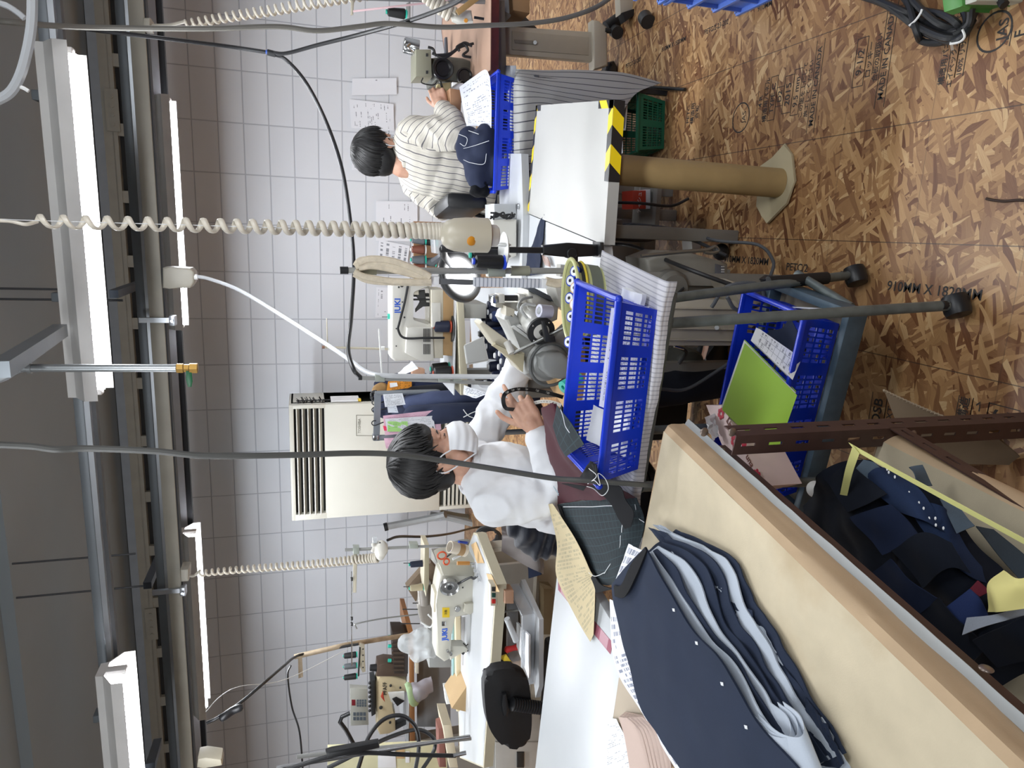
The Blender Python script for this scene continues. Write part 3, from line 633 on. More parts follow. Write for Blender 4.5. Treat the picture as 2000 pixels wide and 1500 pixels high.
c1,c2=A(1088,1120,Z=WZ),A(1045,1500,Z=WZ);dv=(c2-c1).normalized();c1=c1-dv*.12;c2=c2+dv*.7;nr_=Vector((dv.y,-dv.x,0));
if nr_.y>0:nr_=-nr_
def WP(l,d,z=WZ):return c1+dv*l+nr_*d+Vector((0,0,z-WZ))
WL=(c2-c1).length;WD=.58
white_lam=mat('white_laminate','bcc0c3',.35,var=.015)
MB().bar(WP(0,WD/2,WZ-.014),WP(WL,WD/2,WZ-.014),WD,.028,bev=.002).build('tabletop',white_lam,wt)
for l in(.08,WL-.1):
 for d in(.06,WD-.06):MB().bar(WP(l,d,0),WP(l,d,WZ-.028),.035,.035).build('leg',mat('leg_grey','9a9c9d',.5,.3),wt)
def flat(name,label,pts,z,m,cat,thick=.0006,parent=None,amp=.002,seed=0,nu=8,nv=8,group=None):
 c4=[A(x,y,Z=z if not isinstance(z,(list,tuple)) else z[i]) for i,(x,y) in enumerate(pts)]
 o=MB().sheet(*c4,nu=nu,nv=nv,amp=amp,fr=4,seed=seed,thick=thick).build(name,m,parent)
 return o if parent is not None else tag(o,label,cat,group)
flat('printed_tape','maroon printed tape stuck on the white table under the pattern paper',[(1090,1128),(1090,1152),(1192,1278),(1197,1256)],WZ+.001,printed('maroon_tape','9c5a6a','d9b9c1',rows=4,cols=60,density=.8,margin=.02),'tape',amp=0)
tanb=mat('tan_board','b3a48f',.6)
flat('card_sheet','tan board lying on the near side of the white table',[(1216,1322),(1290,1370),(1330,1600),(1180,1560)],WZ+.012,tanb,'board',thick=.01,amp=0)
hand=printed('handwritten','e9ebf2','56607c',rows=30,cols=9,density=.6,fill=.6)
LZ2=.79
tag(net([[A(1192,1170,Z=LZ2),A(1215,1180,Z=.80)],[A(1195,1260,Z=LZ2),A(1235,1250,Z=.80)],[A(1208,1318,Z=LZ2),A(1262,1300,Z=.81)],[A(1248,1382,Z=LZ2+.01),A(1300,1370,Z=.815)],[A(1318,1498,Z=.80),A(1370,1480,Z=.82)],[A(1350,1560,Z=.80),A(1400,1540,Z=.82)]],6,24,amp=.003,uvs=(1,1)).build('paper_list',hand,None),'long white handwritten list showing along the edge of the folded navy cloth','paper')
navy_t=fabric('navy_flannel','262f42',1100,.14);pale=fabric('pale_lining','b6bfcb',900,.05,.02,.6);black_f=fabric('black_felt','0f1014',700)
fbn=thing('cloth_bundle','thick folded bundle of navy cloth pieces with pale lining on the cream board','fabric',A(1350,1250,Z=RZ))
L_=[(1198,1142),(1204,1182),(1216,1246),(1232,1302),(1253,1378),(1289,1438),(1332,1502),(1400,1600)]
R_=[(1262,1068),(1290,1118),(1318,1168),(1358,1234),(1402,1276),(1438,1330),(1478,1405),(1566,1500)]
def layer(left,right,zl,zr,m,name='cloth_layer',nu=14,nv=44,amp=.004,fr=14,seed=0,thick=.003,arch=.0,nlast=None):
 rows=[]
 for i,(a,c) in enumerate(zip(left,right)):
  p,q=A(*a,Z=zl),A(*c,Z=zr);mpt=p.lerp(q,.5)+Vector((0,0,arch));rows.append([p,p.lerp(q,.25)+Vector((0,0,arch*.8)),mpt,p.lerp(q,.75)+Vector((0,0,arch*.8)),q])
 return net(rows,nu,nv,amp=amp,fr=fr,seed=seed,thick=thick).build(name,m,fbn)
def off(pts,ds):return[(x+d[0],y+d[1]) for(x,y),d in zip(pts,ds)]
layer(L_,R_,.845,.868,navy_t,'top_piece',thick=.004,arch=.004)
inn=[(a+(c-a)*.45,b_+(d-b_)*.45) for(a,b_),(c,d) in zip(L_,R_)]
Rs=[[(12,8),(18,8),(22,6),(25,8),(27,10),(27,14),(30,12),(14,6)],[(20,4),(34,-8),(33,-4),(35,2),(34,6),(36,10),(40,8),(18,0)],[(26,-2),(48,-22),(50,-28),(46,-8),(44,2),(46,6),(52,2),(24,-4)],[(34,-10),(66,-34),(72,-40),(56,-20),(58,-8),(58,0),(66,-4),(36,-10)],[(40,-20),(84,-42),(92,-52),(78,-34),(72,-20),(70,-10),(78,-12),(52,-16)],[(50,-28),(98,-46),(112,-60),(100,-50),(92,-34),(88,-24),(92,-24),(70,-24)],[(60,-34),(104,-52),(122,-70),(116,-62),(112,-48),(110,-40),(112,-40),(90,-30)]]
zz=[.856,.849,.842,.834,.826,.818,.81]
for k,(ds,z,m) in enumerate(zip(Rs,zz,(pale,navy_t,pale,navy_t,navy_t,pale,navy_t))):
 layer(inn,off(R_,ds),z,z-.002,m,amp=.006,seed=k+1,thick=.0025,fr=12+3*k)
def scrap(name,label,pts,m,thick=.0016,amp=.004,parent=None,seed=0,cat='fabric',group=None,nu=10,nv=10):
 o=MB().sheet(*[A(x,y,Z=z) for x,y,z in pts],nu=nu,nv=nv,amp=amp,fr=5,seed=seed,thick=thick).build(name,m,parent)
 return o if parent is not None else tag(o,label,cat,group)
for k,(pts,m) in enumerate(((([(1275,1025,.815),(1290,1026,.815),(1388,1078,.812),(1340,1078,.815)]),pale),([(1290,1066,.83),(1312,1068,.83),(1345,1132,.832),(1322,1120,.834)],pale),([(1268,1030,.825),(1300,1040,.825),(1400,1130,.82),(1330,1110,.83)],navy_t),([(1375,1085,.812),(1390,1085,.812),(1432,1155,.812),(1418,1168,.812)],pale),([(1335,1120,.822),(1378,1130,.822),(1375,1155,.822),(1345,1150,.824)],pale),([(1380,1138,.824),(1412,1148,.822),(1412,1172,.822),(1392,1172,.822)],pale),([(1395,1160,.818),(1470,1192,.815),(1478,1262,.815),(1420,1210,.82)],navy_t),([(1470,1215,.81),(1490,1225,.81),(1530,1300,.81),(1510,1305,.81)],pale),([(1470,1240,.812),(1530,1300,.81),(1580,1360,.81),(1530,1380,.815)],navy_t),([(1590,1405,.812),(1606,1400,.81),(1665,1505,.81),(1600,1560,.812)],pale),([(1575,1362,.814),(1602,1398,.814),(1640,1500,.814),(1570,1490,.82)],navy_t),([(1608,1410,.815),(1616,1416,.815),(1650,1490,.815),(1638,1500,.815)],navy_t))):
 scrap('cloth_layer',None,pts,m,parent=fbn,seed=k)
fold=[A(1480,1395,Z=.862),A(1520,1430,Z=.865),A(1558,1440,Z=.862),A(1570,1425,Z=.853),A(1562,1395,Z=.845),A(1530,1370,Z=.842)]
net([[p+Vector((0,0,.004*j))+Vector((-.03*j,-.045*j,0)) for j in range(3)] for p in fold],4,24,thick=.0015).build('lining_fold',pale,fbn)
for k in range(1,3):
 net([[p+Vector((-.008*k,.01*k,.003*k-.002))+Vector((-.03*j,-.04*j,0)) for j in range(3)] for p in fold],4,24,thick=.0015).build('lining_fold',pale,fbn)
for x,y in((1318,1195),(1363,1260),(1413,1340),(1460,1425)):
 p=A(x,y,Z=.873);MB().sheet(p,p+Vector((.006,.001,.001)),p+Vector((.004,.006,.003)),p+Vector((-.001,.004,.002)),2,2).build('chalk_tack',mat('paper_white','eceef1',.8),fbn)
net([[A(1200,1143,Z=.855),A(1215,1142,Z=.866),A(1235,1100,Z=.868),A(1262,1070,Z=.872)],[A(1202,1165,Z=.858),A(1222,1165,Z=.874),A(1245,1122,Z=.875),A(1264,1076,Z=.874)]],20,6,thick=.002).build('turned_edge',black_f,fbn)
flat('paper_label','narrow white handwritten label at the far tip of the folded navy cloth',[(1228,1062),(1256,1076),(1212,1132),(1200,1140)],[.852,.853,.85,.846],printed('label_hand','eef0f4','3d4a70',rows=4,cols=8,density=.8,fill=.7),'label')
flat('paper_sheet','white printed sheet at the bottom left corner of the white table',[(1186,1402),(1204,1404),(1262,1520),(1180,1560)],WZ+.03,printed('doc_a',rows=40,density=.45,ink='6f7480'),'paper')
pink=fabric('pink_cloth','c9b3a8',700,.05)
pr_=thing('cloth_roll','folded dusty pink cloth at the bottom left of the white table','fabric',A(1240,1460,Z=WZ+.02))
for k in range(6):
 z=WZ+.05-.005*k;dx=8*k
 net([[A(1210+dx*.3,1400-2*k,Z=z),A(1222+dx*.8,1402-k,Z=z+.006),A(1240+dx,1412,Z=z)],[A(1222+dx*.3,1440,Z=z),A(1246+dx*.8,1432,Z=z+.01),A(1262+dx,1440,Z=z)],[A(1235+dx*.3,1520,Z=z),A(1266+dx*.8,1510,Z=z+.008),A(1276+dx,1520,Z=z)]],10,12,thick=.003).build('cloth_layer',pink,pr_)
pat=printed('pattern_paper','cbbb94','a1987c',rows=34,cols=26,density=.6,fill=.6)
pp=tag(net([[A(1070,985,Z=.835),A(1078,984,Z=.84)],[A(1087,1060,Z=.80),A(1122,1050,Z=.83)],[A(1087,1124,Z=.775),A(1152,1110,Z=.815)],[A(1120,1196,Z=WZ+.008),A(1164,1142,Z=.79)],[A(1154,1253,Z=WZ+.005),A(1160,1240,Z=WZ+.008)]],12,28,amp=.003,fr=7,thick=.0006,uvs=(1,1)).build('pattern_paper',pat,None),'creased beige pattern sheet with handwriting across the edge of the white table','paper')
pl=plaid('green_plaid','1c272c','34484f',.022);maroon=fabric('maroon_lining','451d26',900,.12,.02,.7)
jk=thing('jacket_front','dark green plaid jacket piece with maroon lining over the lap and table corner','garment',A(1160,1000,Z=.80))
def R3(*ps):return[A(x,y,Z=z) for x,y,z in ps]
rowm=R3((1090,985,.815),(1140,978,.83),(1190,975,.83),(1243,972,.80))
net([R3((1056,797,.935),(1066,792,.945),(1074,790,.945),(1082,792,.935)),R3((1059,830,.90),(1080,835,.925),(1092,840,.925),(1106,852,.92)),R3((1070,875,.865),(1092,885,.89),(1106,895,.89),(1128,906,.88)),R3((1084,930,.835),(1110,925,.86),(1140,930,.86),(1185,935,.84)),rowm],16,30,amp=.012,fr=9,seed=2,fray=.002).build('lining',maroon,jk)
net([rowm,R3((1106,1028,.805),(1150,1030,.82),(1205,1025,.825),(1260,1018,.80)),R3((1136,1082,.80),(1175,1085,.815),(1215,1072,.82),(1252,1062,.80)),R3((1163,1138,.795),(1185,1143,.805),(1205,1138,.81),(1224,1118,.81))],20,20,amp=.006,fr=9,seed=4).build('cloth',pl,jk)
net([R3((1090,985,.812),(1096,988,.82)),R3((1106,1030,.80),(1114,1030,.806)),R3((1140,1095,.795),(1150,1095,.80)),R3((1160,1138,.80),(1172,1138,.81)),R3((1166,1158,.80),(1200,1150,.82))],4,20,thick=.003).build('facing',black_f,jk)
thw=mat('white_thread','e6e8ea',.8)
for pts in([(1100,990,.83),(1150,990,.832),(1212,992,.83),(1214,1040,.827)],[(1212,1046,.826),(1208,1075,.823),(1180,1120,.812)],[(1140,1108,.812),(1160,1125,.81),(1182,1118,.812)],[(1240,985,.806),(1246,1010,.806),(1258,1020,.806)]):
 MB().tube(smoothpts([A(x,y,Z=z) for x,y,z in pts],8),.0009,5).build('basting_thread',thw,jk)
b=MB();M_=Matrix.Translation(A(1090,958,Z=.848)+Vector((0,0,.006)))@Matrix.Rotation(R(80),4,'Z');b.text('Signature',.012,M_);b.build('lettering',mat('silver_thread','9fb3bd',.5),jk)
net([R3((1098,944,.86),(1110,944,.862)),R3((1140,958,.858),(1146,950,.86))],4,10,thick=.002).build('pocket_welt',black_f,jk)
fl2=thing('plaid_scrap','green plaid corner with white basting hanging into the large blue basket','fabric',A(1110,850,Z=.93))
net([R3((1080,832,.94),(1088,792,.945)),R3((1092,868,.935),(1112,822,.945)),R3((1106,892,.93),(1141,868,.935))],12,12,amp=.004,fr=10).build('cloth',pl,fl2)
MB().tube(smoothpts([A(x,y,Z=.952) for x,y in((1095,800),(1100,815),(1104,832),(1112,845))],6),.001,5).build('basting_thread',thw,fl2)
scrap('felt_scrap','pointed black felt scrap with loose white thread at the corner of the blue basket',[(1154,900,.93),(1166,908,.93),(1172,948,.92),(1130,936,.915)],black_f,seed=3)
net([R3((1150,948,.875),(1185,945,.88)),R3((1175,965,.865),(1212,950,.87)),R3((1195,985,.85),(1222,975,.85)),R3((1208,1010,.84),(1238,1000,.84)),R3((1222,1032,.83),(1234,1028,.83))],10,20,amp=.003).build('dark',black_f,None)
o=bpy.data.objects['dark'];o.name='felt_scrap';tag(o,'curved black felt piece lying over the maroon lining','fabric')
cable('thread_tangle',[A(x,y,Z=z) for x,y,z in((1150,915,.95),(1165,930,.94),(1148,945,.93),(1160,938,.935),(1172,948,.93),(1168,925,.94),(1182,935,.92),(1188,955,.91),(1176,968,.90),(1160,955,.92),(1146,950,.93))],.0008,thw,'loop of loose white thread over the black felt scraps','thread')
for l_,d_ in((.40,.02),(.40,.95),(.02,.95)):
 p=RP(l_,d_,0);post_(p)
p0,p1=A(1733,867,Z=.42),A(2000,1000,Z=.42);lv=(p1-p0).normalized()
lb=thing('padded_board','cream canvas-covered lower shelf board of the brown rack under the navy offcuts','board',p0+lf*.2)
def LB(l,d,z=.42):return p0+lf*l+lv*d+Vector((0,0,z-.42))
MB().grid(lambda u,v:LB(.36*u,-.02+.8*v,.42),6,12,thick=.004).build('top_cover',cream,lb)
MB().grid(lambda u,v:LB(0,-.02+.8*u)+Vector((.014*math.sin(v*2.4),0,-.05*v)),24,5,thick=.002).build('right_hem',cream_e,lb)
MB().grid(lambda u,v:LB(.36*u,-.022,.42-.05*v),6,3,thick=.002).build('far_hem',cream_e,lb)
grey_ch=fabric('grey_chambray','55626f',700);den2=fabric('dark_denim','22304d',700,.14);yel_t=mat('yellow_tape','d6d48a',.6);yel_p=mat('yellow_paper','d9cf86',.8);blk_n=fabric('midnight_wool','121722',800);red_f=fabric('dark_red','6b2533',700)
def pile(name,label,rows,m,amp=.012,fr=10,seed=0,nu=20,nv=20,cat='fabric',group=None,thick=.002,parent=None):
 o=net([R3(*r) for r in rows],nu,nv,amp=amp,fr=fr,seed=seed,thick=thick).build(name,m,parent)
 return o if parent is not None else tag(o,label,cat,group)
G='cut pieces on the lower rack board'
pile('fabric_piece','mass of near-black cut cloth filling the lower rack board',[[(1560,990,.46),(1600,940,.52),(1640,905,.53),(1700,900,.50)],[(1590,1070,.46),(1650,1010,.55),(1720,980,.56),(1800,960,.52)],[(1670,1180,.46),(1740,1100,.56),(1830,1080,.57),(1900,1060,.52)],[(1780,1300,.46),(1840,1200,.56),(1920,1180,.565),(1990,1150,.52)],[(1900,1440,.46),(1960,1340,.55),(2030,1300,.55),(2100,1250,.52)]],blk_n,.035,11,3,34,40,group=G)
for k,(rw,m_) in enumerate((([[(1610,935,.585),(1660,905,.585)],[(1650,1000,.60),(1730,965,.60)]],blk_n),([[(1660,1010,.60),(1740,985,.60)],[(1720,1085,.605),(1800,1050,.60)]],fabric('night_denim','18223a',700)),([[(1740,1075,.605),(1800,1040,.605),(1860,1060,.59)],[(1800,1150,.605),(1850,1110,.605),(1895,1120,.59)]],blk_n),([[(1700,1120,.60),(1745,1090,.61)],[(1780,1215,.60),(1830,1170,.61)]],fabric('night_denim','18223a',700)),([[(1790,1200,.605),(1840,1165,.61)],[(1880,1310,.60),(1920,1265,.61)]],blk_n))):
 pile('fabric_piece',('dark scrap nearest the slotted post, over the black mass','night-blue scrap just below the denim piece with chalk dots','black offcut beside the frayed denim edge','night-blue offcut under the middle of the brown side rail','black offcut under the near half of the brown side rail')[k]+' on the lower board',rw,m_,.014,16,20+k,14,14,group=G)
pile('fabric_piece','blue denim piece with white chalk dots on the lower rack board',[[(1685,938,.57),(1712,918,.57),(1740,918,.555)],[(1720,970,.585),(1760,960,.585),(1800,960,.57)],[(1760,1000,.585),(1810,1020,.585),(1856,1048,.56)]],den2,.006,12,1,group=G)
pile('fabric_piece','denim piece with ragged lower edge beside the grey chambray scraps',[[(1770,975,.57),(1830,985,.565),(1850,1000,.55)],[(1800,1030,.575),(1850,1060,.57),(1890,1075,.54)],[(1850,1090,.575),(1900,1130,.57),(1950,1145,.53)]],den2,.012,16,2,group=G)
pile('fabric_piece','grey chambray scrap under the top of the yellow tape',[[(1664,930,.575),(1690,898,.57)],[(1680,940,.575),(1710,905,.57)],[(1700,935,.575),(1732,930,.56)]],grey_ch,.006,14,3,group=G)
pile('fabric_piece','grey chambray scrap against the cream board in the middle of the lower shelf',[[(1835,975,.54),(1870,985,.53)],[(1850,1005,.55),(1890,1015,.53)],[(1870,1045,.55),(1905,1030,.53)]],grey_ch,.012,16,4,group=G)
pile('fabric_piece','slate grey folded cloth along the cream board at the near end',[[(1905,1030,.50),(1940,1035,.48)],[(1945,1080,.51),(1990,1080,.48)],[(1990,1130,.51),(2060,1140,.48)]],fabric('slate_cloth','39424a',700),.008,14,5,group=G)
pile('fabric_piece','frayed grey offcut near the far end of the lower cream board',[[(1775,920,.52),(1800,915,.50)],[(1785,930,.53),(1812,935,.50)],[(1790,945,.53),(1820,948,.50)]],grey_ch,.012,25,6,group=G)
pile('fabric_piece','bright denim offcut next to the yellow paper in the lower rack',[[(1840,1195,.60),(1895,1150,.60)],[(1870,1215,.60),(1915,1170,.60)],[(1885,1240,.60),(1930,1200,.59)]],fabric('bright_denim','2b3a66',700),.006,12,7,group=G)
pile('fabric_piece','small dark red offcut tucked by the yellow paper',[[(1895,1150,.598),(1912,1134,.598)],[(1915,1165,.60),(1936,1155,.60)]],red_f,.004,12,8,group=G)
pile('fabric_piece','pale grey cloth edge below the yellow paper in the lower rack',[[(1884,1240,.615),(1892,1206,.615)],[(1930,1222,.62),(1945,1200,.62)],[(2010,1200,.62),(2010,1180,.62)]],fabric('pale_grey','a6adba',700),.006,12,9,group=G)
pile('fabric_piece','black cloth at the near end of the lower rack, below the pale grey edge',[[(1900,1250,.62),(1950,1225,.625),(2010,1200,.625)],[(1950,1300,.60),(2000,1290,.60),(2060,1280,.60)]],blk_n,.015,12,10,group=G)
pile('yellow_paper','crumpled yellow paper in the lower rack at the near end',[[(1925,1195,.625),(1935,1150,.63),(1962,1115,.63)],[(1960,1195,.64),(1975,1150,.645),(1990,1130,.64)],[(2010,1185,.64),(2015,1150,.64),(2020,1125,.63)]],yel_p,.012,22,11,cat='paper')
scrap('paper_slip','white printed slip under the short yellow tape in the rack',[(1632,958,.575),(1640,940,.575),(1696,972,.575),(1670,986,.575)],printed('doc_s',rows=10),cat='paper')
for pts,lb_ in(([(1664,872,.66),(1740,915,.64),(1850,975,.62),(2010,1062,.60)],'long pale yellow tape running down from the slotted post'),([(1672,878,.66),(1658,920,.62),(1646,974,.585)],'short pale yellow tape hanging from the slotted post')):
 P=[A(x,y,Z=z) for x,y,z in pts];sd=Vector((.006,.004,.004))
 tag(net([[p-sd,p+sd] for p in P],2,14,thick=.0006).build('yellow_tape',yel_t,None),lb_,'tape')
for x,y in((1752,945),(1778,965),(1800,985),(1770,990)):
 pass
b=MB()
for i in range(16):p=A(1735+7.2*i,922+7.4*i,Z=.578)+Vector((rnd.uniform(-.006,.006),rnd.uniform(-.004,.004),.004));b.ball(p,.0022,(1.4,1,.4),6,4)
tag(b.build('chalk_dots',thw,None,smooth=False),'row of white chalk tacks along the blue denim edge in the rack','chalk',kind='stuff')
q=A(1592,956,Y=1.33);g=thing('glue_cap','white round cap with a yellow nozzle beside the trolley tray','cap',q)
ax=Vector((.5,-.75,.4)).normalized();MB().lathe([(.021,0),(.021,.004),(.012,.012),(.006,.02)],q,q+ax,20).build('cap',mat('white_plastic','e8e8e6',.4),g);MB().lathe([(.0065,.02),(.006,.034)],q,q+ax,12).build('nozzle',mat('yellow_plastic','e6c63a',.4),g)
card=mat('cardboard','7d6c57',.8,var=.1,scale=12);cbx=thing('cardboard_sheet','torn corrugated cardboard sheet standing behind the slotted post','cardboard',A(1850,850,Z=0))
c4=[A(1728,762,Y=1.27),A(1948,852,Y=1.10),A(2010,905,Y=1.10),A(1780,905,Y=1.22)]
net([[c4[0],c4[0].lerp(c4[1],.3)+Vector((0,.0,.012)),c4[0].lerp(c4[1],.7)+Vector((0,0,.006)),c4[1]],[c4[3],c4[3].lerp(c4[2],.3),c4[3].lerp(c4[2],.7),c4[2]]],30,6,amp=.004,fr=12,thick=.004).build('board',card,cbx)
b=MB();e0,e1=c4[0]+Vector((0,0,.002)),c4[1]+Vector((0,0,.002))
b.tube([e0 .lerp(e1,i/60)+Vector((0,0,.004*(i%2)+.012*math.sin(math.pi*i/60))) for i in range(61)],.003,5);b.build('fluted_edge',mat('card_edge','a3937d',.85),cbx)
pile('crumpled_paper','crumpled brown paper lying on the floor by the cardboard sheet',[[(1925,825,.03),(1950,820,.04),(1985,822,.02)],[(1930,838,.06),(1955,836,.07),(1985,838,.05)],[(1940,850,.02),(1965,855,.03),(1992,850,.02)]],mat('kraft','a98a66',.85),.02,30,3,cat='paper')
BZ=.66
wb=[A(1180,478,Z=BZ),A(1199,195,Z=BZ),A(1047,206,Z=BZ),A(1030,416,Z=BZ)]
ex=thing('extension_board','white work board edged with yellow and black hazard tape, propped on a card tube','board',(wb[0]+wb[2])/2-Vector((0,0,.035)))
b=MB();up_,dn_=[],[]
for p in wb:up_.append(b.bm.verts.new(p));dn_.append(b.bm.verts.new(p-Vector((0,0,.035))))
b.bm.faces.new(up_);b.bm.faces.new(list(reversed(dn_)))
for i in range(4):b.bm.faces.new((up_[i],up_[(i+1)%4],dn_[(i+1)%4],dn_[i]))
b.build('panel',mat('grey_white_board','b2b2af',.4,var=.02),ex)
def m_haz():
 m,t=newmat('hazard_tape','f0d018',.35);tc=t.n('TexCoord');sp=t.n('SeparateXYZ',inp={0:tc.outputs['UV']})
 f=t.math('FRACT',t.math('DIVIDE',t.math('ADD',sp.outputs[0],t.math('MULTIPLY',sp.outputs[1],.9)),.105));t.l(t.mix(t.math('LESS_THAN',f,.5),lin('f2d31c'),lin('1d1e22')),t.b.inputs['Base Color']);return m
haz=m_haz();zu=Vector((0,0,.0008))
def tape(p,q,inw,drop,face_out):
 p,q=Vector(p),Vector(q);o=Vector(face_out)*.0008
 if inw is not None:MB().grid(lambda u,v:p.lerp(q,u)+Vector(inw)*v+zu,12,1,uvs=((q-p).length,Vector(inw).length),thick=.0003).build('hazard_tape',haz,ex)
 if drop:MB().grid(lambda u,v:p.lerp(q,u)+o-Vector((0,0,drop*v)),12,1,uvs=((q-p).length,drop),thick=.0003).build('hazard_tape',haz,ex)
fdir=(wb[1]-wb[0]).normalized();bdir=(wb[2]-wb[1]).normalized();bk_d=(wb[3]-wb[2]).normalized()
pm=wb[1]-fdir*.225
tape(pm,wb[1],bdir*.03,.035,Vector((fdir.y,-fdir.x,0)));tape(wb[1],wb[1]+bdir*.11,-fdir*.022,.035,fdir);tape(wb[2]-bdir*.06,wb[2],-fdir*.02,.035,fdir);tape(wb[2],wb[2]+bk_d*.39,-bdir*.018,0,(0,0,0))
tb_=A(1527,358,Z=.0);kraft=mat('card_tube','a2895d',.7,var=.12,scale=9);hitz=A(1198,338,Y=tb_.y-.0)
tp=thing('card_tube','thick brown cardboard tube standing under the white hazard-taped board','tube',tb_)
tt_=Vector((tb_.x+.012,tb_.y+.06,BZ-.036))
MB().lathe([(.047,0),(.047,(tt_-tb_).length),(.042,(tt_-tb_).length),(.042,.002)],tb_+Vector((0,0,.012)),tt_,28).build('tube',kraft,tp)
cp=[(1478,400),(1490,420),(1503,434),(1540,395),(1556,352),(1548,300),(1535,284),(1512,308),(1487,325)]
b=MB()
for k,m in((0,0),(1,1)):
 pts=[A(x,y,Z=.002+.006*k)+Vector((rnd.uniform(-.006,.006),rnd.uniform(-.006,.006),0)) for x,y in cp]
 n=len(pts);c=sum(pts,Vector())/n
 a_=[b.bm.verts.new(p) for p in pts];d_=[b.bm.verts.new(p+Vector((0,0,.005+.004*(i in(1,2,3))))) for i,p in enumerate(pts)]
 b.bm.faces.new(d_);b.bm.faces.new(list(reversed(a_)))
 for i in range(n):b.bm.faces.new((a_[i],a_[(i+1)%n],d_[(i+1)%n],d_[i]))
tag(b.build('cardboard_pad',mat('pad_card','b5a888',.85,var=.1),None),'ragged layered cardboard pad under the foot of the card tube','cardboard')
cov=stripes('grey_stripe','a5a5a3','45474f','X',.040,.12,uv=True)
stb=thing('shelf_stand','low dark stand under the striped cover with books and a tray on its shelf','stand',A(1290,250,Z=0))
sx0,sx1,sy0,sy1=.16,.63,2.88,3.14
for x in(sx0+.015,sx1-.015):
 for y in(sy0+.015,sy1-.015):MB().box((x,y,.3),(.02,.02,.6)).build('leg',blackp,stb)
MB().box(((sx0+sx1)/2,(sy0+sy1)/2,.595),(sx1-sx0,sy1-sy0,.02)).build('top',mat('stand_top','55575b',.6),stb);MB().box(((sx0+sx1)/2,(sy0+sy1)/2,.27),(sx1-sx0,sy1-sy0,.015)).build('shelf',blackp,stb)
tag(net([R3(),] if 0 else[A3((1003,345,3.1),(1001,280,3.1),(1001,210,3.1),(1001,160,3.1),(1006,134,3.12)),A3((1010,340,2.86),(1010,280,2.855),(1010,210,2.855),(1011,160,2.86),(1016,136,2.95)),A3((1060,330,2.84),(1055,275,2.84),(1060,205,2.83),(1065,170,2.84),(1060,137,2.94)),A3((1120,325,2.83),(1120,270,2.84),(1120,215,2.82),(1130,180,2.83),(1125,137,2.94)),A3((1190,320,2.82),(1190,270,2.83),(1190,225,2.81),(1205,190,2.83),(1215,142,2.92)),A3((1205,320,2.82),(1205,275,2.83),(1210,235,2.82),(1240,185,2.84),(1292,162,2.90))],40,30,amp=.006,fr=9,thick=.0014,uvs=(.62,.7)).build('striped_cover',cov,None),'grey striped fabric cover with dark lines draped over the low stand under the blue basket','cover')
MB().sheet(A(1008,128,Y=3.0),A(1018,345,Y=3.0),A(1000,345,Y=3.2),A(990,128,Y=3.2),thick=.008).build('board',white_lam,stb)
bo,be=A(1005,146,Y=2.93),A(1003,374,Y=2.93);bo.z=be.z=.618
basket('plastic_basket','blue slotted basket on the striped cover behind the seated person in stripes',frameM(be,bo-be),(bo-be).length,.25,.125,blue_pl)
gz=thing('green_basket_stand','','',(0,0,0));bpy.data.objects.remove(gz)
go,ge=A(1303,186,Z=0),A(1300,298,Z=0);grn=mat('green_plastic','0f5a40',.4)
basket('plastic_basket','dark green slotted basket on the floor under the low stand',frameM((ge.x,ge.y,0),go-ge),(go-ge).length,.22,.14,grn,panels=(2,2),cols=8,rows=4)
for i,(y0,y1,x0,x1,m,lb_) in enumerate(((184,191,1180,1232,'e3e4e6','white book edge at the right end of the shelf under the striped cover'),(193,199,1185,1230,'cfc8ae','cream file edge next to the white book under the striped cover'))):
 p,q=A(x1,y0,Y=2.9),A(x1,y1,Y=2.9);z1_=A(x0,y0,Y=2.9).z
 tag(MB().box(((p.x+q.x)/2,2.98,(p.z+z1_)/2),(abs(p.x-q.x),.18,z1_-p.z),bev=.002).build('book',mat('book_'+m,m,.6),None),lb_,'book')
p,q=A(1226,203,Y=2.87),A(1200,251,Y=2.87);tr=thing('white_tray','white open tray with a coiled cord and a blue roll under the striped cover','tray',Vector(((p.x+q.x)/2,2.95,p.z)))
wpl=mat('white_plastic','e8e8e6',.4);w_,h_=p.x-q.x,q.z-p.z;c_=Vector(((p.x+q.x)/2,2.96,p.z))
for d,s in(((0,0,.003),(w_,.18,.006)),((-w_/2,0,h_/2),(.006,.18,h_)),((w_/2,0,h_/2),(.006,.18,h_)),((0,0,h_),(w_,.18,.006)),((0,.09,h_/2),(w_,.006,h_))):MB().box(c_+Vector(d),s).build('panel',wpl,tr)
tag(MB().tube([c_+Vector((-.01+.03*math.cos(a*.5),-.06+.02*math.sin(a*.17),.05+.03*math.sin(a*.5))) for a in range(40)],.006,8).build('coiled_cord',mat('cord_grey','55585c',.6),None),'grey coiled cord in the white tray','cord')
tag(MB().cyl(c_+Vector((-.045,-.08,.03)),c_+Vector((-.045,-.03,.03)),.022,seg=18).build('blue_roll',mat('blue_tape','2f6fc4',.5),None),'blue tape roll in the white tray','tape')
for k in range(2):scrap('paper_scrap',['white folded paper scrap beside the card tube top','second white paper scrap under the striped cover'][k],[(1195+8*k,262+6*k,.33-.02*k),(1208+8*k,270+6*k,.30-.02*k),(1214+2*k,300,.28),(1198,292,.31)],mat('paper_white','eceef1',.8),cat='paper',seed=k)
pat2=printed('pattern_sheet','e9ebf3','7a7f8d',rows=22,cols=10,density=.55,fill=.5)
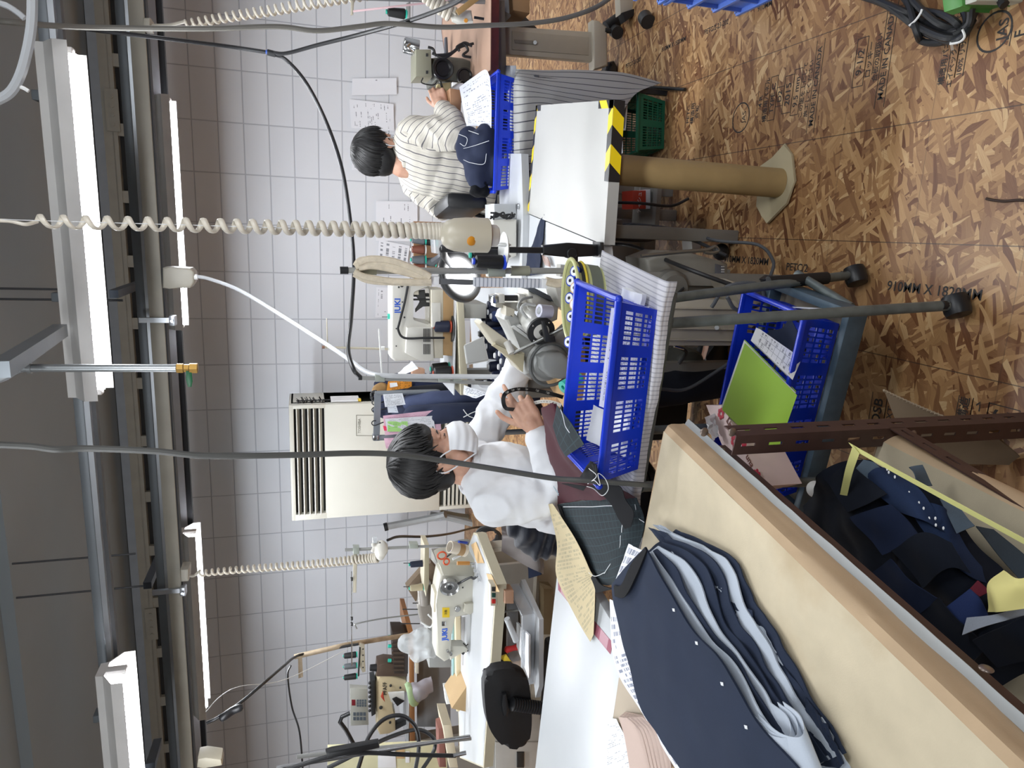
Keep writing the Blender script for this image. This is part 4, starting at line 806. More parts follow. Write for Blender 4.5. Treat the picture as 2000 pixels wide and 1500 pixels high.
tag(net([A3((897,170,3.05),(925,150,3.03),(948,136,3.0),(957,150,2.98)),A3((905,215,3.07),(930,205,3.04),(950,195,3.0),(960,195,2.97)),A3((912,248,3.07),(930,246,3.04),(948,250,3.0),(960,250,2.97))],14,14,thick=.0008,uvs=(1,1),amp=.003).build('pattern_sheet',pat2,None),'large white pattern sheet with drawings leaning in the blue basket','paper')
jk2=thing('folded_jacket','folded navy jacket with white basting lines in the blue basket','garment',A(950,310,Y=3.0))
nvj=fabric('navy_suit','2c3246',900)
b=MB()
for c,r,s in((A(915,285,Y=3.05),.075,(1.1,.7,.8)),(A(935,320,Y=3.03),.085,(1.2,.8,.8)),(A(945,285,Y=3.0),.07,(1.3,.8,.8)),(A(935,350,Y=3.0),.05,(1,.8,.9)),(A(962,310,Y=3.0),.06,(2,.8,.6))):b.ball(c,r,s)
remeshed(b,'body',nvj,jk2,.008,8,disp=lambda c:.008*noise.noise(c*22))
for pts in([(896,262,2.96),(912,270,2.955),(908,285,2.955),(898,280,2.96)],[(905,290,2.955),(925,285,2.95),(955,275,2.93)],[(905,312,2.955),(920,318,2.95),(945,320,2.94),(950,300,2.94)],[(915,255,2.97),(935,262,2.955)]):
 MB().tube(smoothpts(A3(*pts),8),.0012,5).build('basting_thread',thw,jk2)
b=MB();
for c,r in((A(938,360,Y=3.0),.035),(A(930,372,Y=3.0),.03),(A(945,375,Y=2.99),.025)):b.ball(c,r)
tag(remeshed(b,'black_cloth',black_f,None,.007,4,disp=lambda c:.008*noise.noise(c*40)),'bunched black cloth at the left end of the blue basket','fabric')
mw=mat('machine_white','d2d0c8',.35,var=.03);mw2=mat('machine_cream','c9c3b2',.38,var=.04);mg=mat('machine_grey','9b9d9b',.38,var=.03);mdk=mat('machine_dark','2a2b2c',.45);chrome=mat('chrome','c8cacc',.18,1.);pole_m=mat('grey_pole','9a9b98',.4,.2);plate_w=mat('plate_white','d3d4d2',.4);blue_ink=mat('logo_blue','2a5fd0',.5);table_w=mat('table_white','c3c6c9',.35,var=.02);table_e=mat('table_edge','bdb69f',.5)
def sil(px,Y,dep,b=None,bev=.004,seg=2):
 """solid with the outline px (photo pixels on the plane Y) and the depth dep, going away from the camera"""
 b=b or MB();P=[A(x,y,Y=Y) for x,y in px];b.prism([(p.x,p.z) for p in P],dep,Matrix.Translation((0,Y,0)),bev,seg);return b
def W(px,Y):return A(px[0],px[1],Y=Y)
def ellipse_cyl(b,x,y,Y0_,r,dep,ax=(0,1,0),seg=24,bev=.15):
 c=A(x,y,Y=Y0_);a=Vector(ax).normalized();b.lathe([(r*(1-bev),0),(r,r*bev),(r,dep-r*bev),(r*(1-bev),dep)],c,c+a,seg);return b
def slab(pts,z,th,m,name,par,edge=None):
 b=MB();P=[A(x,y,Z=z) if len(q)==2 else Vector(q) for q in pts for x,y in[q[:2]]]
 u=[b.bm.verts.new(p) for p in P];d=[b.bm.verts.new(p-Vector((0,0,th))) for p in P];n=len(P)
 b.bm.faces.new(u);b.bm.faces.new(list(reversed(d)))
 for i in range(n):b.bm.faces.new((u[i],u[(i+1)%n],d[(i+1)%n],d[i]))
 return b.build(name,m,par,smooth=False)
def cone_spool(name,label,base,h,r,thread,core=None,tip=None,group=None,rt=None,ax=(0,0,1),cat='spool'):
 base=Vector(base);ax=Vector(ax).normalized();t=thing(name,label,cat,base,0,group);rt=rt or r*.72;q=base+ax
 MB().lathe([(r*1.0,0),(r*1.04,.003),(r*.5,.012),(rt*.42,h*1.02),(rt*.36,h*1.03),(rt*.1,h*1.03)],base,q,16).build('core',core or mat('spool_white','d9dadb',.5),t)
 MB().lathe([(r*.45,.008),(r*.97,.010),(r,.016),(r*.985,h*.25),(rt*1.02,h*.86),(rt*.95,h*.93),(rt*.42,h*.985)],base,q,20).build('thread',thread,t)
 if tip:MB().lathe([(rt*.55,h*.985),(rt*.5,h*1.05),(rt*.2,h*1.05)],base,q,14).build('tip',tip,t)
 return t
th_navy=mat('thread_dark_navy','121a33',.5,var=.15,scale=300,bump=.3,bscale=500);th_blue=mat('thread_blue','1a2c58',.5,var=.15,scale=300,bump=.3,bscale=500);th_blk=mat('thread_black','101113',.5,bump=.3,bscale=500);th_tan=mat('thread_tan','a99e82',.55,bump=.3,bscale=500);th_gry=mat('thread_grey','53585c',.55,bump=.3,bscale=500);th_brn=mat('thread_brown','6b3a2a',.5)
mt=thing('machine_table','white sewing machine table with a cut navy scrap, left of the hazard-taped board','table',(-.2,2.5,0))
slab([(1178,480),(1031,418),(1022,415),(1018,520),(1022,610),(1100,585),(1150,560),(1182,530)],.655,.03,table_w,'tabletop',mt)
fr_p=[A(1172,500,Z=0)]
leg_m=mat('stand_leg','8e8c86',.5,.1)
for x,y,h in((.02,2.28,.62),(-.42,2.70,.62),(.10,2.74,.62)):MB().box((x,y,h/2),(.045,.06,h),bev=.004).build('leg',leg_m,mt)
MB().box((-.14,2.72,.12),(.55,.04,.05)).build('stretcher',leg_m,mt);MB().box((.03,2.55,.30),(.035,.30,.05)).build('stretcher',leg_m,mt)
ft=thing('machine_table','white far sewing table with holes in it, behind the black clamp lamp pole','table',(.0,3.1,0))
slab([(1018,300),(1022,420),(1017,620),(985,620),(975,380),(985,300)],.68,.03,table_w,'tabletop',ft)
for x,y in((.2,2.78),(-.2,2.82),(-.5,3.1),(.15,3.2)):MB().box((x,y,.325),(.04,.04,.65)).build('leg',leg_m,ft)
MB().box((A(1200,430,Y=2.82).x,2.84,.35),(.36,.02,.52)).build('side_panel',mat('panel_ribbed','b1aea8',.5,var=.05),ft)
q=A(1013,403,Z=.682);MB().lathe([(.0,0),(.012,0),(.012,.004),(.004,.006),(0,.006)],q,None,16).build('knob',chrome,ft)
for x,y in((1030,408),(1030,414)):
 q=A(x,y,Z=.656);MB().cyl(q,q+Vector((0,0,.0012)),.005).build('hole_plug',mdk,mt)
q=A(1272,390,Y=2.5);rb=thing('red_box','small red and white box under the white table behind the card tube','box',(q.x,2.55,q.z))
sil([(1236,372),(1236,408),(1262,408),(1262,372)],2.5,.1).build('carton',mat('box_red','c2412f',.5),rb);sil([(1262,370),(1262,408),(1271,408),(1271,370)],2.499,.1).build('white_band',mat('paper_white','eceef1',.8),rb)
b=MB();b.text('クリネックス',.02,Matrix(((1,0,0,A(1247,390,Y=2.49).x),(0,0,-1,2.4985),(0,1,0,A(1247,390,Y=2.49).z),(0,0,0,1)))) if 0 else b.text('ティシュー',.02,Matrix(((1,0,0,A(1249,390,Y=2.498).x),(0,0,-1,2.4975),(0,1,0,A(1249,390,Y=2.498).z),(0,0,0,1))));b.build('lettering',mat('paper_white','eceef1',.8),rb)
MB().box((q.x,2.56,q.z-.012),(.3,.2,.018)).build('shelf',leg_m,ft)
pile('fabric_scrap','long dark navy cut scrap with frayed edge on the white table',[[(1063,418,.66),(1064,424,.66)],[(1050,440,.662),(1062,444,.662)],[(1046,465,.665),(1060,470,.665)],[(1030,500,.67),(1056,500,.67)],[(1028,540,.668),(1056,535,.668)]],navy,.006,25,2,12,24)
pile('leather_scrap','small shiny brown fabric piece on the white table by the grey pole',[[(1058,498,.672),(1070,502,.67)],[(1064,518,.674),(1076,522,.67)]],mat('brown_satin','6b4a3c',.35),.006,25,3,8,8)
cl_=thing('magnifier_lamp','black clamp lamp with a flat pole, hinged joint and round lit magnifier head','lamp',A(1180,487,Y=1.96))
Yc=1.95
sil([(862,481),(1172,484),(1172,496),(862,493)],Yc,.012).build('pole',blackp,cl_)
sil([(1060,479),(1112,474),(1172,478),(1172,500),(1112,503),(1060,498)],Yc-.004,.022,bev=.006).build('sleeve',blackp,cl_)
b=MB();ellipse_cyl(b,1118,495,Yc-.01,.016,.04,seg=20);b.build('joint',blackp,cl_);sil([(1114,500),(1130,500),(1130,525),(1114,525)],Yc,.02).build('joint_stub',blackp,cl_)
sil([(1172,473),(1180,473),(1180,503),(1172,503)],Yc-.02,.06).build('clamp',mdk,cl_)
ringc=A(898,540,Y=2.25);rax=Vector((.35,-.8,-.45)).normalized();F_,_=MB().frame(ringc,ringc+rax)
MB().tube([F_@Vector((.074*math.cos(a*.1745),.074*math.sin(a*.1745),0)) for a in range(36)],.014,10,closed=True).build('ring',mdk,cl_)
MB().tube([F_@Vector((.058*math.cos(a*.1745),.058*math.sin(a*.1745),.002)) for a in range(36)],.007,8,closed=True).build('ring_tube',emit('ring_light','f4f8ff',9.),cl_)
MB().lathe([(.06,-.004),(.06,.001)],ringc,ringc+rax,32).build('lens',clear('lens_glass','eef4fa',.25,.05),cl_)
MB().tube(smoothpts(A3((865,487,1.955),(868,500,2.0),(880,515,2.1),(890,528,2.2)),6),.011,10).build('arm',mdk,cl_)
ld=bpy.data.lights.new('ring_glow','POINT');ld.energy=2.2;ld.shadow_soft_size=.06;lo=bpy.data.objects.new('ring_glow',ld);C.objects.link(lo);lo.location=ringc+rax*.05
gp=thing('thread_pole','grey pole behind the blue basket with clamps, topped by a black cap','pole',A(1105,529,Y=1.85))
Yp=1.82;b=MB();b.cyl(W((690,529),Yp),W((1112,529),Yp),.0085,seg=14);b.build('tube',pole_m,gp)
MB().cyl(W((664,528),Yp),W((680,528),Yp),.0095,seg=14).build('cap',blackp,gp)
MB().cyl(W((680,528),Yp),W((700,528),Yp),.0075,seg=14).build('upper_tube',pole_m,gp)
for x0,x1,r in((698,717,.0125),(717,735,.0108)):MB().cyl(W((x0,529),Yp),W((x1,529),Yp),r,seg=14).build('collar',mat('pole_joint','8f907f',.45),gp)
for x0,x1,r in((997,1018,.0135),(1018,1033,.0135)):MB().cyl(W((x0,529),Yp),W((x1,529),Yp),r,seg=14).build('collar',mat('pole_joint','8f907f',.45),gp)
sil([(954,519),(988,519),(988,541),(954,541)],Yp-.016,.03,bev=.003).build('clamp',mat('clamp_plastic','9aa097',.4),gp)
b=MB();q=W((985,505),Yp);b.lathe([(.0,0),(.045,.0),(.05,.004),(.045,.006),(0,.006)],q+Vector((.02,0,0)),None,28);b.build('dish',plate_w,gp)
for(x,y,Y),lb_,tc in(((987,512,1.80),'black thread cone with blue ends on the grey pole, nearer one',mat('blue_cap','2244c8',.4)),((978,500,1.88),'black thread cone with teal base on the grey pole, behind the blue-ended one',teal)):
 p=A(x,y,Y=Y);cone_spool('thread_cone',lb_,p,.085,.019,th_blk,tc,tc,'black cones on the grey pole',rt=.0165)
b=MB()
for(x,y,Y) in((985,478,1.80),(985,500,1.82)):
 q=A(x,y,Y=Y);b.ball(q,1,(.006,.018,.018),14,10)
b.build('plate',plate_w,gp)
yarn=mat('cotton_yarn','d6cbb6',.9,var=.12,scale=60,bump=.5,bscale=250)
hk=thing('yarn_hank','hank of cream cotton yarn looped over the grey pole','yarn',A(842,547,Y=1.8))
for k,P in enumerate((((694,520),(705,508),(740,508),(790,518),(838,540)),((694,522),(715,512),(750,514),(800,528),(840,543)),((692,530),(712,540),(760,548),(805,550),(842,549)),((692,534),(720,547),(770,551),(842,552)),((700,524),(730,520),(780,530),(840,546)),((698,514),(725,506),(770,511),(820,530),(840,541)))):
 n_=len(P);MB().tube(smoothpts([A(x,y,Y=Yp-.016-.004*(k%3)) for x,y in P],6),.0065+.001*(k%2),8,flat=(1,1.2)).build('strand',yarn,hk)
for k in range(3):MB().tube(smoothpts([A(x,y+k*3-3,Y=Yp-.015-.003*k) for x,y in((1066,549),(1085,553),(1100,552),(1112,550))],6),.008,8,rs=None).build('strand',yarn,hk)
lc=thing('lace_card','strip of white lace tapes wound on a dark card beside the grey pole','lace',A(1068,551,Y=1.8))
sil([(838,540),(858,541),(858,557),(838,556)],Yp-.022,.012,bev=.002).build('band',mat('paper_white','eceef1',.8),lc)
sil([(856,544),(928,547),(928,557),(856,555)],Yp-.018,.008,bev=.001).build('card',mat('dark_card','5b5d60',.7),lc)
lace=stripes('lace_white','dde0e8','9aa0ac','Z',.011,.3)
sil([(925,542),(1062,545),(1062,563),(925,560)],Yp-.024,.014,bev=.003).build('lace',lace,lc);sil([(1058,544),(1069,545),(1069,564),(1058,563)],Yp-.025,.016,bev=.002).build('band',mat('paper_white','eceef1',.8),lc)
YJ=2.95
mp=thing('machine_platform','white slab platform with a cream edge carrying the white coverstitch machine','platform',A(905,680,Y=2.9))
sil([(893,590),(906,592),(915,772),(900,772)],2.88,.34,bev=.003).build('slab',table_e,mp);pz=A(893,600,Y=2.88).z
MB().box((A(897,680,Y=2.88).x,3.06,pz+.001),(.42,.33,.004)).build('top_face',table_w,mp)
sil([(906,594),(950,594),(950,622),(906,622)],2.95,.2).build('leg_box',mat('leg_box','a5a49d',.5),mp)
MB().box((A(906,740,Y=3.0).x,3.1,.42),(.05,.05,.86)).build('leg',leg_m,mp);MB().box((A(906,610,Y=3.0).x,3.1,.36),(.05,.05,.72)).build('leg',leg_m,mp)
jm=thing('sewing_machine','white coverstitch sewing machine on the white slab, blue lettering on its arm','sewing machine',A(875,630,Y=3.0))
sil([(764,556),(764,700),(772,706),(806,704),(842,704),(846,692),(846,636),(838,630),(806,630),(803,622),(803,575),(806,566),(840,562),(842,554),(790,552)],YJ,.13,bev=.012,seg=3).build('arm',mw,jm)
sil([(842,566),(842,700),(866,700),(866,566)],YJ-.01,.16,bev=.006).build('bed',mw2,jm)
sil([(844,592),(844,640),(861,640),(861,592)],YJ-.03,.05,bev=.004).build('bed_cover',mw,jm)
sil([(864,568),(864,694),(890,696),(890,590),(872,568)],YJ-.005,.17).build('oil_pan',mat('tan_tape','ab8a5e',.5,var=.15),jm)
sil([(795,640),(845,640),(848,705),(820,705),(792,690)],YJ-.025,.05,bev=.006).build('side_cover',mw,jm)
b=MB()
for r0_,r1_ in((642,668),(672,692)):
 for k in range(6):sil([(827+2.4*k,r0_),(828.4+2.4*k,r0_),(828.4+2.4*k,r1_),(827+2.4*k,r1_)],YJ-.0265,.002,b,bev=0)
b.build('vent',mdk,jm)
b=MB()
for x,y,r in((785,545 if 0 else 558,.007),(779,561,.004),(786,590,.003),(790,620,.004),(774,642,.003),(774,676,.003),(860,667,.005),(843,684,.002)):ellipse_cyl(b,x,y,YJ-.003,r,.006,seg=12)
b.build('screw',mdk,jm)
b=MB();b.cyl(W((808,576),YJ+.05),W((842,576),YJ+.05),.008,seg=10);b.cyl(W((805,585),YJ+.03),W((858,585),YJ+.03),.004,seg=8);b.build('needle_bar',mdk,jm)
sil([(816,568),(830,566),(832,592),(852,592),(852,598),(826,598),(812,610),(812,604),(822,590),(814,580)],YJ+.03,.02,bev=.002).build('presser_linkage',mdk,jm)
sil([(808,566),(818,566),(818,576),(808,576)],YJ+.01,.04,bev=.003).build('needle_clamp',mw2,jm)
b=MB();p_=W((777,597),YJ-.0005);b.text('JUKI',.034,Matrix(((1,0,0,p_.x),(0,0,-1,p_.y),(0,1,0,p_.z),(0,0,0,1))),bold=.03);b.build('lettering',blue_ink,jm)
MB().cyl(W((757,618),YJ+.05),W((764,618),YJ+.05),.012).build('thread_guide',teal,jm);MB().cyl(W((746,619),YJ+.05),W((760,619),YJ+.05),.0015).build('pin',mdk,jm)
MB().tube(smoothpts(A3((797,555,2.93),(790,592,2.92),(780,630,2.91),(778,645,2.91),(790,660,2.91),(830,660,2.9),(868,660,2.9)),8),.005,8).build('gooseneck',blackp,jm)
q=W((878,647),2.87);pd_=thing('spool_rest','black oval spool rest with red marks on the white slab','rest',q-Vector((0,0,.01)))
MB().lathe([(0,0),(.055,0),(.058,.004),(.055,.008),(0,.008)],Vector((q.x,2.95,pz+.003)),None,24).build('disc',mdk,pd_)
cone_spool('thread_cone','navy thread cone standing on the white slab in front of the white machine',(q.x+.012,2.93,pz+.014),.075,.026,th_navy,mat('red_base','a8462e',.5),rt=.024)
for(x,y,Y),lb_,th_,co in(((872,720,3.0),'black thread cone with teal base on the left end of the white slab',th_blk,teal),((872,728,2.93),'black thread cone with red base at the left end of the white slab',th_blk,mat('red_base','a8462e',.5))):
 p=A(x,y,Y=Y);cone_spool('thread_cone',lb_,(p.x,Y,pz+.003),.085,.03,th_,co,rt=.024)
gb=thing('grille_pad','light grey ribbed pedal cover leaning below the white slab','pad',A(950,690,Y=2.55));c4=A3((908,678,2.62),(942,662,2.62),(952,705,2.58),(913,713,2.58))
MB().sheet(*c4,nu=2,nv=2,thick=.02).build('plate',mg,gb)
b=MB();n_=(c4[1]-c4[0]).cross(c4[3]-c4[0]).normalized();n_=n_ if n_.y<0 else-n_
for k in range(4):b.bar(c4[0].lerp(c4[1],k/3)+n_*.012,c4[3].lerp(c4[2],k/3)+n_*.012,.005,.008)
for k in range(4):b.bar(c4[0].lerp(c4[3],k/3)+n_*.012,c4[1].lerp(c4[2],k/3)+n_*.012,.005,.008)
b.build('ribs',plate_w,gb)
pl2=thing('thread_stand','thin pale grey thread stand pole with clamps right of the seated person','stand',A(1010,750,Y=2.5))
MB().tube(AY(2.5,(705,738),(850,743),(1015,752)),.0075,10).build('pole',pole_m,pl2);MB().cyl(W((700,738),2.5),W((707,738),2.5),.0085).build('cap',blackp,pl2)
for x0,x1 in((733,752),(857,880),(886,902)):sil([(x0,733),(x1,733),(x1,746),(x0,746)],2.485,.03,bev=.003).build('clamp',mat('clamp_plastic','9aa097',.4),pl2)
MB().bar(W((740,645),2.75),W((746,735),2.5),.02,.004).build('arm',plate_w,pl2)
pl3=thing('thread_stand','slim cream thread stand rod with a short cross arm above the white coverstitch machine','stand',A(770,680,Y=3.0))
MB().cyl(W((630,678),3.0),W((768,682),3.0),.005).build('rod',mat('cream_rod','b9b2a0',.4),pl3);MB().cyl(W((629,678),3.0),W((634,678),3.0),.0065).build('cap',mat('red_brown','7a5a48',.5),pl3)
MB().bar(W((638,622),3.0),W((640,680),3.0),.012,.004,bev=.001).build('cross_arm',mat('cream_rod','b9b2a0',.4),pl3)
for x in(745,758):MB().cyl(W((x,680),3.0),W((x+6,680),3.0),.009).build('collar',plate_w,pl3)
G2='navy cones crowded behind the cylinder machine'
tray_t=thing('spool_table','white table under the crowd of navy thread cones','table',(-.45,2.85,0))
slab([(1022,590),(1022,770),(960,765),(925,738),(915,562),(985,562)],.655,.02,table_w,'tabletop',tray_t)
for x,y in((-.3,2.75),(-.62,2.75),(-.35,3.1),(-.75,3.1)):MB().box((x,y,.317),(.035,.035,.635)).build('leg',leg_m,tray_t)
proto=None;lst=[]
for i,(x,y,Z_) in enumerate(((972,598,0),(975,610,0),(982,618,1),(968,632,0),(966,644,0),(974,650,1),(982,654,0),(966,662,0),(985,668,0),(972,676,0),(1000,690,1),(990,694,0),(1003,705,0),(998,716,0),(1008,722,1),(982,735,0),(992,740,0),(1006,745,1),(1000,752,0),(960,618,0),(956,652,0),(962,690,0),(976,716,0),(972,748,0))):
 p=A(x+14,y,Z=.66);th_=th_blue if Z_ else th_navy;key=Z_
 lb_='blue thread cone among the navy cones behind the grey cylinder machine' if Z_ else 'dark navy thread cone in the crowd behind the grey cylinder machine'
 g_='blue cones in the crowd' if Z_ else G2
 src=next((s for s,k_ in lst if k_==key),None)
 if src is None:lst.append((cone_spool('thread_cone',lb_,p,.085,.030,th_,None,mat('spool_white','d9dadb',.5),g_,rt=.023),key))
 else:dup(src,p,0,lb_,g_)
wtb=thing('machine_table','light wooden machine table with a dark edge between the person and the blue basket','table',(-.25,2.0,0))
slab([(1067,745),(1100,795),(1115,797),(1128,790),(1122,560),(1060,580),(1052,700)],.70,.03,mat('light_wood','c9a676',.45,var=.1,scale=6),'tabletop',wtb)
for x,y in((-.12,2.0),(-.42,2.05),(-.12,2.3),(-.42,2.35)):MB().box((x,y,.335),(.04,.04,.67)).build('leg',leg_m,wtb)
cy=thing('sewing_machine','grey cylinder-bed sewing machine with a round belt cover and chrome motor, seen from its end','sewing machine',A(1110,690,Y=2.0))
b=MB();ellipse_cyl(b,1075,712,1.93,.062,.05,(.25,.95,.1),32,.2);b.build('belt_cover',mg,cy)
sil([(1054,698),(1066,690),(1098,690),(1112,700),(1114,738),(1096,742),(1074,738),(1058,722)],1.885,.05,bev=.012,seg=3).build('cover_cap',mat('cap_grey','8b8d8b',.4,var=.03),cy)
c_=A(1075,712,Y=1.925);MB().tube([c_+Vector((.064*math.cos(a*.1963),.0,.064*math.sin(a*.1963))) for a in range(32)],.005,8,closed=True).build('belt_rim',mat('dark_grey_rubber','5d5f5e',.6),cy)
sil([(1040,640),(1052,700),(1075,690),(1122,640),(1122,660),(1090,690),(1128,705),(1128,650),(1110,632)],1.96,.05).bm.free()
sil([(1048,690),(1112,632),(1128,640),(1128,700),(1088,680),(1062,700)],1.955,.05,bev=.006).build('side_plate',mg,cy)
sil([(990,612),(1000,606),(1062,668),(1064,690),(1056,730),(1036,740),(1026,732),(1028,690),(985,625)],2.02,.12,bev=.012,seg=3).build('arm',mat('arm_grey','b0b1ae',.35,var=.03),cy)
b=MB();sil([(1000,640),(1006,636),(1058,676),(1056,680)],2.0,.02,b,bev=.001);sil([(1010,638),(1016,634),(1062,668),(1060,674)],1.995,.03,b,bev=.001);b.build('ridge',plate_w,cy)
sil([(937,634),(943,628),(986,660),(1026,692),(1022,728),(1012,722),(1000,700),(966,676)],1.97,.08,bev=.006,seg=3).build('side_panel',mat('panel_cream','d0c9b4',.4,var=.03),cy)
sil([(962,676),(968,670),(1004,692),(1025,690),(1022,728),(1014,722),(1002,702)],1.955,.02,bev=.003).build('panel_edge',mat('panel_cream2','bfb598',.4,var=.03),cy)
b=MB();b.cyl(A(990,668,Y=1.95),A(1000,690,Y=1.93),.011,seg=14);b.build('knob',mw,cy)
MB().cyl(A(1003,690,Y=1.93),A(1105,638,Y=1.88),.005,seg=10).build('link_rod',mat('dull_steel','8a8b88',.35,.8),cy)
mc=A(1056,646,Y=1.92);mb=A(1030,612,Y=2.05);ax=(mb-mc).normalized()
MB().lathe([(.036,0),(.038,.006),(.038,.12),(.034,.126)],mc,mb,28).build('motor',mat('motor_white','d5d5d0',.25,.2),cy)
MB().lathe([(.026,-.008),(.042,-.006),(.042,.004),(.038,.005)],mc,mc+ax,28).build('flange',mdk,cy);MB().lathe([(.004,-.009),(.024,-.0085),(.026,-.006),(.02,-.002)],mc,mc+ax,24).build('face',mw,cy);MB().cyl(mc-ax*.022,mc,.008).build('shaft',blackp,cy)
b=MB()
for k in range(4):
 a=.6+k*1.571;F2,_=b.frame(mc,mc+ax);q=F2@Vector((.034*math.cos(a),.034*math.sin(a),-.008));b.ball(q,.004,u=8,v=6)
b.build('screw',chrome,cy)
sil([(1060,628),(1066,628),(1072,656),(1084,657),(1086,668),(1066,668)],1.87,.02,bev=.002).build('crank',blackp,cy)
sil([(1030,615),(1046,640),(1078,655),(1080,665),(1040,660),(1020,635)],2.02,.03).build('base_bracket',mdk,cy)
wm=thing('sewing_machine','white boxy machine head with black cylinder and blue-grey top beside the chrome motor','sewing machine',A(1110,600,Y=2.1))
sil([(1032,566),(1046,574),(1082,590),(1092,600),(1090,625),(1076,632),(1052,620),(1034,590)],2.02,.12,bev=.01,seg=3).build('housing',mw,wm);sil([(1030,564),(1040,560),(1075,578),(1082,590),(1046,574)],2.0,.14,bev=.003).build('top_cover',mat('cover_slate','5a6169',.5),wm)
b=MB();b.cyl(A(985,582,Y=2.05),A(1022,582,Y=2.05),.009,seg=12);b.build('cylinder',mdk,wm)
for x0,x1 in((975,986),(1014,1026)):sil([(x0,575),(x1,575),(x1,592),(x0,592)],2.03,.05,bev=.003).build('bearing',mw,wm)
sil([(962,578),(972,576),(972,594),(962,592)],2.03,.05,bev=.003).build('end_piece',chrome,wm);sil([(968,590),(1030,590),(1030,606),(1010,608),(968,600)],2.06,.06,bev=.004).build('frame',mw,wm)
sil([(1084,560),(1110,556),(1128,580),(1128,620),(1094,600)],2.0,.1,bev=.006).build('lower_housing',mw,wm)
sil([(988,598),(1006,604),(1004,622),(988,616)],2.02,.06,bev=.003).build('bracket',mw2,wm)
q=A(1064,608,Y=1.9);tape_r=thing('tape_roll','pale lilac-white tape roll on top of the motor','tape',q);MB().lathe([(.011,-.02),(.019,-.02),(.019,.02),(.011,.02)],q,q+Vector((.1,-.2,.95)),24,cap=False).build('roll',mat('lilac_tape','b3b4c6',.4),tape_r);MB().lathe([(.0112,-.0195),(.0112,.0195)],q,q+Vector((.1,-.2,.95)),20,cap=False).build('core',mat('paper_white','eceef1',.8),tape_r)
cable('hose',A3((1020,612,1.97),(1012,600,1.97),(1020,585,1.98),(1040,580,1.99)),.004,mg,'short grey air hose curling over the chrome motor');cable('hose',A3((1030,622,1.96),(1018,605,1.95),(1026,594,1.95),(1046,596,1.95)),.0045,mat('white_hose','c6c8c6',.4),'short white air hose beside the chrome motor')
wm2=thing('sewing_machine','white machine body with a black hole behind the white connector','sewing machine',A(1012,450,Y=2.75))
sil([(962,428),(1010,428),(1010,500),(985,510),(962,500)],2.74,.2,bev=.01,seg=3).build('housing',mw,wm2);ellipse_cyl(MB(),987,464,2.737,.008,.004).build('port',mdk,wm2)
sil([(965,398),(1008,398),(1010,428),(965,428)],2.8,.15,bev=.004).build('rear_box',table_w,wm2)
tg=thing('cable_tangle','tangle of black cables and clips on the white table behind the white connector','cable',A(1005,420,Y=2.7))
for k in range(5):
 r3=random.Random(k);MB().tube(smoothpts([A(960+11*i+r3 .uniform(-4,4),422+r3 .uniform(-8,8),Y=2.72) for i in range(5)],6),.004,6).build('cable',blackp,tg)
br=thing('spool_board','brown pegboard with cones of thread on the table behind the coiled cord','board',A(900,470,Y=3.5));MB().sheet(*AY(3.6,(808,432),(808,530),(875,530),(862,434)),nu=2,nv=2,thick=.015).build('board',mat('brown_board','8c6a4c',.6),br)
for i,(x,y,m,co) in enumerate(((812,469,th_gry,teal),(834,472,th_blk,teal),(812,488,th_brn,plate_w),(812,508,th_gry,teal),(832,512,th_gry,teal),(812,524,th_brn,plate_w))):
 p=A(x+20,y,Y=3.52);cone_spool('thread_cone',('dark','black','brown','grey-green','grey','maroon')[i]+' thread cone on the brown board, '+('top of the right column','below the top right one','upper of the middle column','middle with teal tip','lower with teal tip','next to the grey pole')[i],p,.075,.024,m,co,co,'cones on the brown board',rt=.017)
sil([(846,445),(872,450),(880,480),(872,500),(850,495)],3.3,.12,bev=.01).build('clear_case',clear('clear_plastic','e8edf2',.35),br)
cable('bent_arm',A3((846,512,2.5),(862,500,2.48),(868,488,2.45),(866,484,2.4)),.013,mat('grey_rubber','4c4f55',.5),parent=cl_)
skin,st_=newmat('skin','c79b84',.5);st_.b.inputs['Subsurface Weight'].default_value=.08;st_.b.inputs['Subsurface Radius'].default_value=(.02,.008,.005)
tc_=st_.n('TexCoord');nz_=st_.n('TexNoise',inp={'Vector':tc_.outputs['Object'],'Scale':30.,'Detail':3.});st_.l(st_.ramp(nz_.outputs[0],(.3,lin('bd8f79')),(.7,lin('d0a58d'))),st_.b.inputs['Base Color'])
hair_m=mat('black_hair','0b0a0b',.5,var=.3,scale=60);eyew=mat('eye_white','dcd8d3',.3);iris=mat('iris_dark','1c120e',.25);lid=mat('lash','2a1a16',.5)
mask_m=fabric('mask_cloth','e6e8ec',1200,.03,.1,.8)
def head_frame(c,f,pitch=0.,roll=0.):
 f=Vector(f).normalized();l=Vector((0,0,1)).cross(f).normalized();u=Vector((0,0,1))
 M=Matrix(((f.x,l.x,u.x,c[0]),(f.y,l.y,u.y,c[1]),(f.z,l.z,u.z,c[2]),(0,0,0,1)))
 return M@Matrix.Rotation(pitch,4,'Y')@Matrix.Rotation(roll,4,'X')
